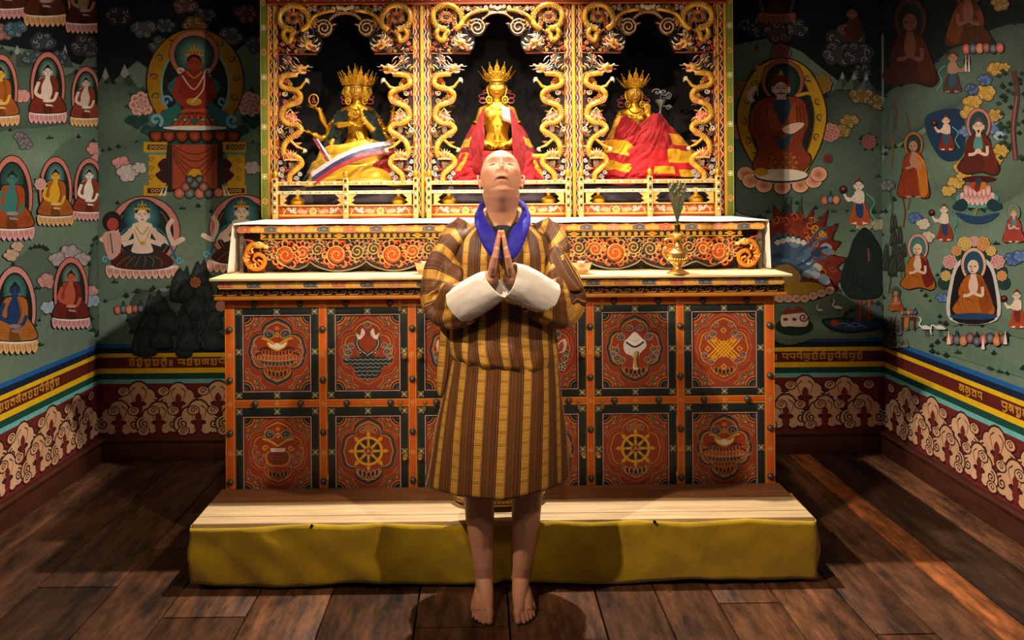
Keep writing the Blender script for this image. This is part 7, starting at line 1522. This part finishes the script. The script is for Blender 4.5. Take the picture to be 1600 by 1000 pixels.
def cloth(name, rows, uvs, material, parent=None, thick=.003, closed=False, sub=1):
    n = len(rows[0]); m_ = len(rows); me = bpy.data.meshes.new(name); fs = []; uu = []
    for j in range(m_-1):
        for i in range(n if closed else n-1):
            k = (i+1) % n; fs.append((j*n+i, j*n+k, (j+1)*n+k, (j+1)*n+i)); a, b_, c, d = uvs[j][i], uvs[j][k], uvs[j+1][k], uvs[j+1][i]
            if closed and k == 0: b_ = (uvs[j][n-1][0]*2-uvs[j][n-2][0], b_[1]); c = (uvs[j+1][n-1][0]*2-uvs[j+1][n-2][0], c[1]) if abs(uvs[j][n-1][0]-uvs[j][n-2][0]) > 1e-6 else c
            uu += [a, b_, c, d]
    me.from_pydata([tuple(p) for r in rows for p in r], [], fs); me.materials.append(material); uvl = me.uv_layers.new(name='UVMap'); uvl.data.foreach_set('uv', [q for p in uu for q in p[:2]])
    for p in me.polygons: p.use_smooth = True
    o = link(name, me, parent or man); bm = bmesh.new(); bm.from_mesh(me); bmesh.ops.recalc_face_normals(bm, faces=bm.faces); bm.to_mesh(me); bm.free()
    if sub: s_ = o.modifiers.new('s', 'SUBSURF'); s_.levels = sub; s_.render_levels = sub
    if thick: t_ = o.modifiers.new('t', 'SOLIDIFY'); t_.thickness = thick; t_.offset = 0
    return o
nz = lambda x, y, z: noise.noise(V((x, y, z)))
def interp(tab, z):
    for a, b_ in zip(tab, tab[1:]):
        if (a[0]-z)*(b_[0]-z) <= 0: t = (z-a[0])/(b_[0]-a[0]+1e-9); t = t*t*(3-2*t) if False else t; return [a[i]*(1-t)+b_[i]*t for i in range(1, len(a))]
    return list((tab[0] if abs(z-tab[0][0]) < abs(z-tab[-1][0]) else tab[-1])[1:])
# skirt
NR = 132; rows = []; uvs = []
for j in range(30):
    v = j/29; r = []; q = []
    for k in range(NR):
        a = 2*pi*k/NR; front = -sin(a); side = cos(a)
        z0 = .99; z1 = .502-.020*max(0, front)*(1-.6*abs(side))+.012*side-.01*(1 if front < 0 else 0)
        z = z0+(z1-z0)*v
        rx = .196+.092*v**.9; ry = .128+.058*v; cx = X0+.004-.030*v
        wv = v*(.0045*sin(a*5+1+.8*v)+.005*nz(cos(a)*2.2, sin(a)*2.2, v*1.5))+.006*nz(cos(a)*5, sin(a)*5, v*2.5+4)*(.4+.6*v)
        step = 0
        if front > 0:
            ex = -.70; step = .016/(1+exp(-(side-ex)*60)) - .012*exp(-((side-ex-.045)/.03)**2)
            step += .010*exp(-((side+.88)/.07)**2)
        x = cx+side*(rx+wv); y = 3.02+sin(a)*(ry+wv)-step*max(0, front)**.3*(1 if front > 0 else 0)
        r.append(V((x, y, z)))
        q.append(((a-1.5*pi)*.205+(.002*sin(v*5)), z))
    # seam of the weave at the back: keep u continuous in front
    q = [((((2*pi*k/NR)-1.5*pi+pi) % (2*pi)-pi)*(.185+.075*v), z_[1]) for k, z_ in enumerate(q)]
    rows.append(r); uvs.append(q)
kk = NR//4   # cut the ring at the back so that the pattern has no smear there
rows = [r[kk:]+r[:kk]+[r[kk]] for r in rows]; uvs = [[(((i/NR)*2*pi-pi)*(.185+.075*j/29)+.0135, q[0][1]) for i in range(NR+1)] for j, q in enumerate(uvs)]
o = cloth('robe_skirt', rows, uvs, M_GHO, sub=1)
# bloused upper body with V neck
tab = [(1.505, .072, .062, 3.045), (1.49, .098, .072, 3.04), (1.462, .158, .088, 3.035), (1.43, .195, .104, 3.03), (1.36, .212, .122, 3.02), (1.25, .212, .130, 3.015), (1.15, .208, .132, 3.01), (1.07, .208, .140, 3.01), (1.00, .214, .152, 3.01), (.965, .212, .152, 3.01), (.94, .196, .136, 3.015), (.955, .18, .12, 3.02)]
rows = []; uvs = []; NR = 132
J = 46
for j in range(J):
    v = j/(J-1)*(len(tab)-1); i0 = min(int(v), len(tab)-2); t = v-i0; z, rx, ry, cy = [tab[i0][i]*(1-t)+tab[i0+1][i]*t for i in range(4)]; r = []; q = []
    for k in range(NR+1):
        a = pi/2+2*pi*k/NR; side = cos(a); front = -sin(a); fz = max(0, front)
        lowf = max(0, min(1, (1.12-z)/.16)); zz = z+lowf*(.024*(-side)-.004*fz)
        fold = .010*nz(side*3+z*5, front*3, z*7)+.008*nz(side*6-z*9, front*2, z*4+9)+.016*lowf*nz(side*4+z*6, 3, z*9)*fz-.010*exp(-((side*.21+.25*(z-1.18)-.02)/.018)**2)*fz*(z < 1.3)+.008*exp(-((side*.21-.3*(z-1.1)+.03)/.02)**2)*fz
        x = X0+side*(rx+fold); y = cy+sin(a)*(ry+fold)
        # neck opening: the two front edges run down to the crossing at the hands
        if front > 0 and z > 1.33:
            hwid = .012+.062*min(1, max(0, (z-1.355)/.13))**.85; dx = x-X0
            if abs(dx) < hwid: 
                sg = 1 if dx >= 0 else -1; x = X0+sg*hwid; y -= 0
        r.append(V((x, y, zz))); q.append((((k/NR)*2*pi-pi)*.205+.012-.10*lowf*(1.0-z)*2+.02*nz(z*4, side*3, 1)*.5, z+.3*side*.0))
    rows.append(r); uvs.append(q)
o = cloth('robe_top', rows, uvs, M_GHO, sub=1)
me = o.data; bm = bmesh.new(); bm.from_mesh(me)    # open the V: drop the faces squeezed across it
dl = [f for f in bm.faces if f.calc_center_median().y < 2.98 and f.calc_center_median().z > 1.335 and abs(f.calc_center_median().x-X0) < (.008+.060*min(1, max(0, (f.calc_center_median().z-1.355)/.13))**.85)]
bmesh.ops.delete(bm, geom=dl, context='FACES'); bm.to_mesh(me); bm.free()
# front edge binding of the V
b = B()
for s in (-1, 1):
    pts = []
    for k in range(16):
        z = 1.345+.14*k/15; hwid = .012+.062*min(1, max(0, (z-1.355)/.13))**.85; rx, ry, cy = interp(tab, z); x = s*hwid; pts.append(V((X0+x, cy-ry*sqrt(max(.05, 1-(x/rx)**2))-.004, z)))
    b.tube(pts, .0028, 6)
b.build('neck_edging', mat('tan_edging', 'b8864a', rough=.5), man)
# sleeves
def sleeve(name, path, rad, flat, seed, stretch=1, tabp=None):
    P_ = cr(path, 9, False); Rr = cr([(r, f_) for r, f_ in zip(rad, flat)], 9, False); n = 56; rows = []; uvs = []; L_ = 0; up0 = V((0, -1, 0)); prev = None
    for i, p in enumerate(P_):
        p = V(p); t = (V(P_[min(i+1, len(P_)-1)])-V(P_[max(i-1, 0)])).normalized(); nx = t.cross(up0).normalized(); ny = nx.cross(t)
        if prev is not None: L_ += (p-prev).length
        prev = p; r = []; q = []; R_, fl = Rr[i]
        for k in range(n):
            a = 2*pi*k/n; w_ = R_*(1+.10*nz(cos(a)*1.3+seed, sin(a)*1.3, L_*7)+.13*nz(cos(a)*3+seed, sin(a)*3+L_*9, L_*5))
            w_ += .015*sin(a*3+L_*26+seed)*(1 if 3 < i < len(P_)-4 else .3)*(.6+.4*sin(L_*9))
            r.append(p+nx*cos(a)*w_+ny*sin(a)*w_*fl); q.append((L_*stretch+.035*sin(a+seed)+.02*nz(cos(a), sin(a), L_*3), a*R_))
        rows.append(r+[r[0]]); q.append((q[0][0], 2*pi*R_)); uvs.append(q)
    return cloth(name, rows, uvs, M_GHO, sub=1)
sleeve('sleeve', [wp(733, 352, 3.05), wp(712, 385, 3.03), wp(697, 425, 2.99), wp(694, 470, 2.95), wp(712, 476, 2.88), wp(736, 470, 2.83)], [.055, .077, .083, .090, .082, .066], [1, .95, .95, .85, .75, .7], 1.3)
sleeve('sleeve', [wp(838, 352, 3.05), wp(858, 385, 3.03), wp(866, 425, 2.99), wp(874, 470, 2.95), wp(856, 474, 2.88), wp(832, 462, 2.83)], [.055, .075, .076, .088, .086, .066], [1, .95, .95, .85, .75, .7], 4.1)
# a fold of sleeve cloth standing out at the right elbow
b = B(); pts = [wp(884, 390, 2.96), wp(899, 420, 2.93), wp(917, 453, 2.92), wp(893, 447, 2.88), wp(880, 430, 2.88)]
o = cloth('sleeve_fold', [[V(p).lerp(V(q_), t)+V((0, -.012*sin(pi*t), 0)) for t in (0, .33, .66, 1)] for p, q_ in zip([wp(872, 378, 2.95), wp(888, 404, 2.93), wp(902, 430, 2.92), wp(914, 453, 2.92)], [wp(856, 400, 2.93), wp(862, 425, 2.90), wp(874, 448, 2.89), wp(896, 458, 2.90)])], [[(.11+.01*i, .02*j) for i in range(4)] for j in range(4)], M_GHO, sub=2)
# turned-back white cuffs
M_CUFF = mat('white_cuff', 'd8cdc0', rough=.8, bump=.06, bscale=200, sheen=.2)
def cuff(path, rad, flat, seed, mouth):
    P_ = cr(path, 7, False); Rr = cr([(r, f_) for r, f_ in zip(rad, flat)], 7, False); n = 52; rows = []; up0 = V((0, -1, 0)); m_ = len(P_)
    for i, p in enumerate(P_):
        p = V(p); t = (V(P_[min(i+1, m_-1)])-V(P_[max(i-1, 0)])).normalized(); nx = t.cross(up0).normalized(); ny = nx.cross(t); R_, fl = Rr[i]; r = []
        for k in range(n):
            a = 2*pi*k/n; w_ = R_*(1+.05*nz(cos(a)*1.5+seed, sin(a)*1.5, i*.1)+.035*nz(cos(a)*4, sin(a)*4+seed, i*.25)); e = mouth(a)*max(0, (i-(m_-7))/6) if i > m_-8 else 0
            r.append(p+nx*cos(a)*w_+ny*sin(a)*w_*fl+t*e)
        rows.append(r+[r[0]])
    R2 = [[p+(V(P_[-1])-p)*.10-(V(P_[-1])-V(P_[-2])).normalized()*(.010*q) for p in rows[-1]] for q in (1, 3, 6)]
    return cloth('cuff', rows+R2, [[(0, 0)]*(n+1) for _ in rows+R2], M_CUFF, thick=.0025, sub=1)
cuff([wp(715, 478, 2.85), wp(738, 465, 2.80), wp(760, 452, 2.76), wp(775, 444, 2.735)], [.066, .069, .066, .056], [.72, .70, .66, .62], 1.0, lambda a: .012*cos(a))
cuff([wp(856, 467, 2.85), wp(833, 455, 2.80), wp(810, 443, 2.755), wp(795, 436, 2.73)], [.066, .069, .068, .060], [.72, .70, .66, .62], 3.0, lambda a: .010*cos(a))
# blue silk collar, black undershirt
M_BLUE = mat('blue_silk', '130a88', rough=.65, bump=.5, bscale=45, var=.35, vscale=60, sheen=.1, spec=.3)
ho = [(769, 402, 2.835), (758, 388, 2.835), (747, 362, 2.86), (742, 340, 2.92), (747, 325, 2.975), (752, 316, 3.02), (766, 312, 3.085), (785, 311, 3.10)]
hi = [(783, 404, 2.845), (780, 385, 2.855), (773, 362, 2.875), (762, 345, 2.92), (755, 330, 2.965), (757, 322, 3.01), (768, 318, 3.07), (785, 317, 3.085)]
mid = [(776, 404, 2.822), (769, 385, 2.822), (758, 360, 2.848), (748, 340, 2.905), (750, 326, 2.96), (754, 315, 3.01), (767, 311, 3.075), (785, 309, 3.09)]
def full(h, off=0): a = cr(h, 4, False); rr_ = [wp(x, y, Y) for x, y, Y in a]; lm = [wp(1570.5-x, y+(0 if y < 380 else 2), Y) for x, y, Y in a]; return rr_+lm[::-1][1:]
hi = [(x, y, Y-.014) for x, y, Y in hi]; mid = [(a[0], a[1], min(b_[2], c_[2])-.004) for a, b_, c_ in zip(mid, ho, hi)]; inn = [V(p)+V((0, .012, -.006)) for p in full(hi)]
out_ = [V(p)+V((-.002 if i < 28 else .002, .008, -.003)) for i, p in enumerate(full(ho))]
rows = [out_, full(ho), full(mid), full(hi), inn]; rows = [[p+V((0, .003*nz(i*.7, j, 1), .003*nz(i*.5, j*2, 4))) for i, p in enumerate(r)] for j, r in enumerate(rows)]
cloth('collar', rows, [[(0, 0)]*len(rows[0])]*5, M_BLUE, thick=.003, sub=2)
b = B(); rows = []
for z, rx, ry, cy in ((1.500, .066, .066, 3.03), (1.492, .072, .074, 3.03), (1.47, .10, .085, 3.025), (1.43, .15, .105, 3.02), (1.38, .17, .118, 3.02), (1.33, .17, .12, 3.02)): rows.append([V((X0+cos(a)*rx, cy+sin(a)*ry, z-.012*max(0, -sin(a)))) for a in [2*pi*k/48 for k in range(48)]])
b.grid(rows, closed=True); b.tube([V((X0+cos(a)*.066, 3.03+sin(a)*.066, 1.500-.012*max(0, -sin(a)))) for a in [2*pi*k/40 for k in range(41)]], .004, 6, caps=False); b.build('undershirt', mat('black_cotton', '14161c', rough=.9, bump=.2), man, auto=180)
# blue lining seen inside the V
rows = []
for j in range(7):
    z = 1.345+.13*j/6; rr_ = []
    for i in range(13): t = (i-6)/6; x = t*(.02+.058*min(1, (z-1.345)/.1)); rx, ry, cy = interp(tab, z); rr_.append(V((X0+x, cy-ry*sqrt(1-(x/rx)**2)+.006+.010*(1-abs(t)), z)))
    rows.append(rr_)
rows = [[p for p in r] for r in rows]
for s in (-1, 1):
    q = [[r[i] for i in ((range(0, 5)) if s < 0 else range(8, 13))] for r in rows]; cloth('collar_lining', q, [[(0, 0)]*5 for _ in q], M_BLUE, thick=.002, sub=1)
# loose robe end hanging at the left hip
pa = [wp(693, 500, 3.03), wp(690, 530, 3.02), wp(688, 560, 3.01), wp(684, 590, 3.0), wp(682, 618, 3.0)]
rows = [[p+V((t*(.022 if i < 4 else .008)+.01, .010*sin(6*t)-.01*t, 0)) for t in (-1, -.5, 0, .5, 1)] for i, p in enumerate(pa)]
cloth('hanging_fold', rows, [[(.0+.012*i, .04*j) for i in range(5)] for j in range(5)], M_GHO, thick=.006, sub=2)
# ================================================================ THINGS ON THE ALTAR AND STEP
def zt_alt(px, py): return WZ(px, py, Z_ALT)
M_COP = mat('copper_silver', 'd8a88a', rough=.28, metal=1, bump=.06, bscale=120)
for px, lab in ((908, 'small metal offering bowl on the altar top just right of the man'), (664, 'small metal offering bowl on the altar top, half hidden by the left sleeve')):
    p = zt_alt(px, 428); b = B()
    b.lathe((p.x, p.y, Z_ALT), [(.001, .004), (.026, .003), (.028, 0), (.030, .002), (.030, .007), (.034, .012), (.041, .028), (.046, .045), (.050, .052), (.0515, .054), (.050, .0545), (.045, .048), (.039, .030), (.030, .014), (.001, .011)], 32)
    tag(b.build('offering_bowl', M_COP), lab, 'bowl', 'metal offering bowls on the altar')
p = zt_alt(1059, 428); EC = V((p.x, p.y, Z_ALT)); ew = empty('ritual_ewer', tuple(EC), 'shiny brass ritual ewer with a thin curved spout standing on the altar top', 'ewer')
b = B(); k = .00295
b.lathe(EC, [(.001, .002), (.050, .001), (.051, .005), (.040, .011), (.026, .018), (.019, .024), (.017, .034), (.022, .038), (.022, .042), (.030, .048), (.041, .060), (.046, .076), (.047, .090), (.0475, .094), (.047, .098), (.044, .101), (.036, .106), (.028, .113), (.018, .122), (.0135, .132), (.012, .150), (.0125, .156)], 40); b.build('vessel', M_BRASS, ew)
b = B(); b.lathe(EC+V((0, 0, .154)), [(.012, 0), (.034, .002), (.038, .005), (.038, .010), (.030, .013), (.033, .018), (.036, .022), (.034, .027), (.020, .031), (.012, .034)], 32); b.build('collar_disc', M_BRASS, ew)
b = B(); b.lathe(EC+V((0, 0, .186)), [(.011, 0), (.0105, .01), (.013, .012), (.0125, .030), (.0135, .036), (.011, .038)], 24); b.build('mouth_tube', mat('dark_bronze', '5a4628', rough=.35, metal=.9), ew)
b = B(); b.tube(cr([EC+V((-.040, 0, .070)), EC+V((-.058, -.002, .092)), EC+V((-.052, -.002, .125)), EC+V((-.058, -.002, .150)), EC+V((-.046, -.002, .158)), EC+V((-.034, 0, .156))], 5, False), [.009]*4+[.007]*6+[.0055]*16, 10); b.build('spout', M_BRASS, ew)
b = B()
for k in range(24): a = 2*pi*k/24; b.ell(EC+V((.0435*cos(a), .0435*sin(a), .066)), (.006, .006, .009), seg=8, rings=6)
b.build('lotus_relief', M_BRASS, ew)
# peacock feathers standing in the ewer
FC = EC+V((0, 0, .222)); pf = empty('feather_bunch', tuple(FC), 'bunch of green and brown peacock feathers standing in the brass ewer', 'feathers')
rr = random.Random(12); M_FEA = mat('feather_barbs', attr='Col', rough=.5, bump=.3, bscale=200)
for k in range(13):
    a = rr.uniform(0, 2*pi); l = rr.uniform(.135, .195); t = (k-6)/6; tip = FC+V((t*.034+rr.uniform(-.004, .004), rr.uniform(-.012, .012), l)); m_ = FC.lerp(tip, .55)+V((t*.004, 0, 0)); P_ = cr([FC+V((0, 0, -.03)), FC+V((t*.004, 0, .03)), m_, tip], 5, False)
    b = B(); b.tube(P_, [.0012]*len(P_), 5, hx('6a5a34'))
    for i in range(3, len(P_)):
        q = V(P_[i]); g_ = (i-2)/(len(P_)-2)
        for sg in (-1, 1):
            for j in range(3):
                st_ = q+V((0, 0, -.004*j)); en = st_+V((sg*(.004+.008*g_), rr.uniform(-.004, .004), .012+.006*g_)); b.tube([st_, st_.lerp(en, .5)+V((sg*.001, 0, 0)), en], [.0011, .0013, .0003], 4, hx(rr.choice(['4a5a2c', '3a4a24', '6a5a30', '2c4438', '54482a'])))
    b.ell(tip+V((0, -.002, -.010)), (.0065, .002, .010), seg=8, rings=6, col=hx('7a5a24')); b.ell(tip+V((0, -.0036, -.011)), (.0042, .0015, .006), seg=8, rings=6, col=hx('1f5a5a')); b.ell(tip+V((0, -.0048, -.012)), (.0024, .001, .0034), seg=8, rings=6, col=hx('14183a'))
    b.build('feather', M_FEA, pf)
# low patterned stand on the step, behind the man's legs
c = V((WY(779, 790, 3.34).x, 3.355, Z_STEP)); sd = empty('low_stand', tuple(c), 'low gilt patterned oval stand on the step behind the man\'s legs', 'stand')
b = B(); b.lathe(c+V((0, 0, .022)), [(.001, .046), (.19, .046), (.205, .042), (.207, .034), (.200, .031), (.200, .008), (.207, .005), (.205, -.001), (.001, -.001)], 64, sy=.62); b.build('tray', mat('old_gilt', 'a8843a', rough=.4, metal=.7, bump=.3, bscale=60, var=.3, vscale=40), sd)
for kx, ky in ((-.14, -.075), (.14, -.075), (-.14, .075), (.14, .075)): B().lathe(c+V((kx, ky, 0)), [(.012, 0), (.016, .006), (.012, .014), (.018, .023)], 14).build('foot', mat('old_gilt'), sd)
b = B()
for k in range(72):
    a = 2*pi*k/72; x, y = .2015*cos(a), .2015*.62*sin(a); b.ell(c+V((x, y, .042)), (.0055, .004, .0065 if k % 2 else .009), seg=8, rings=5)
b.build('relief_band', mat('pale_gilt', 'c8b070', rough=.45, metal=.5), sd)
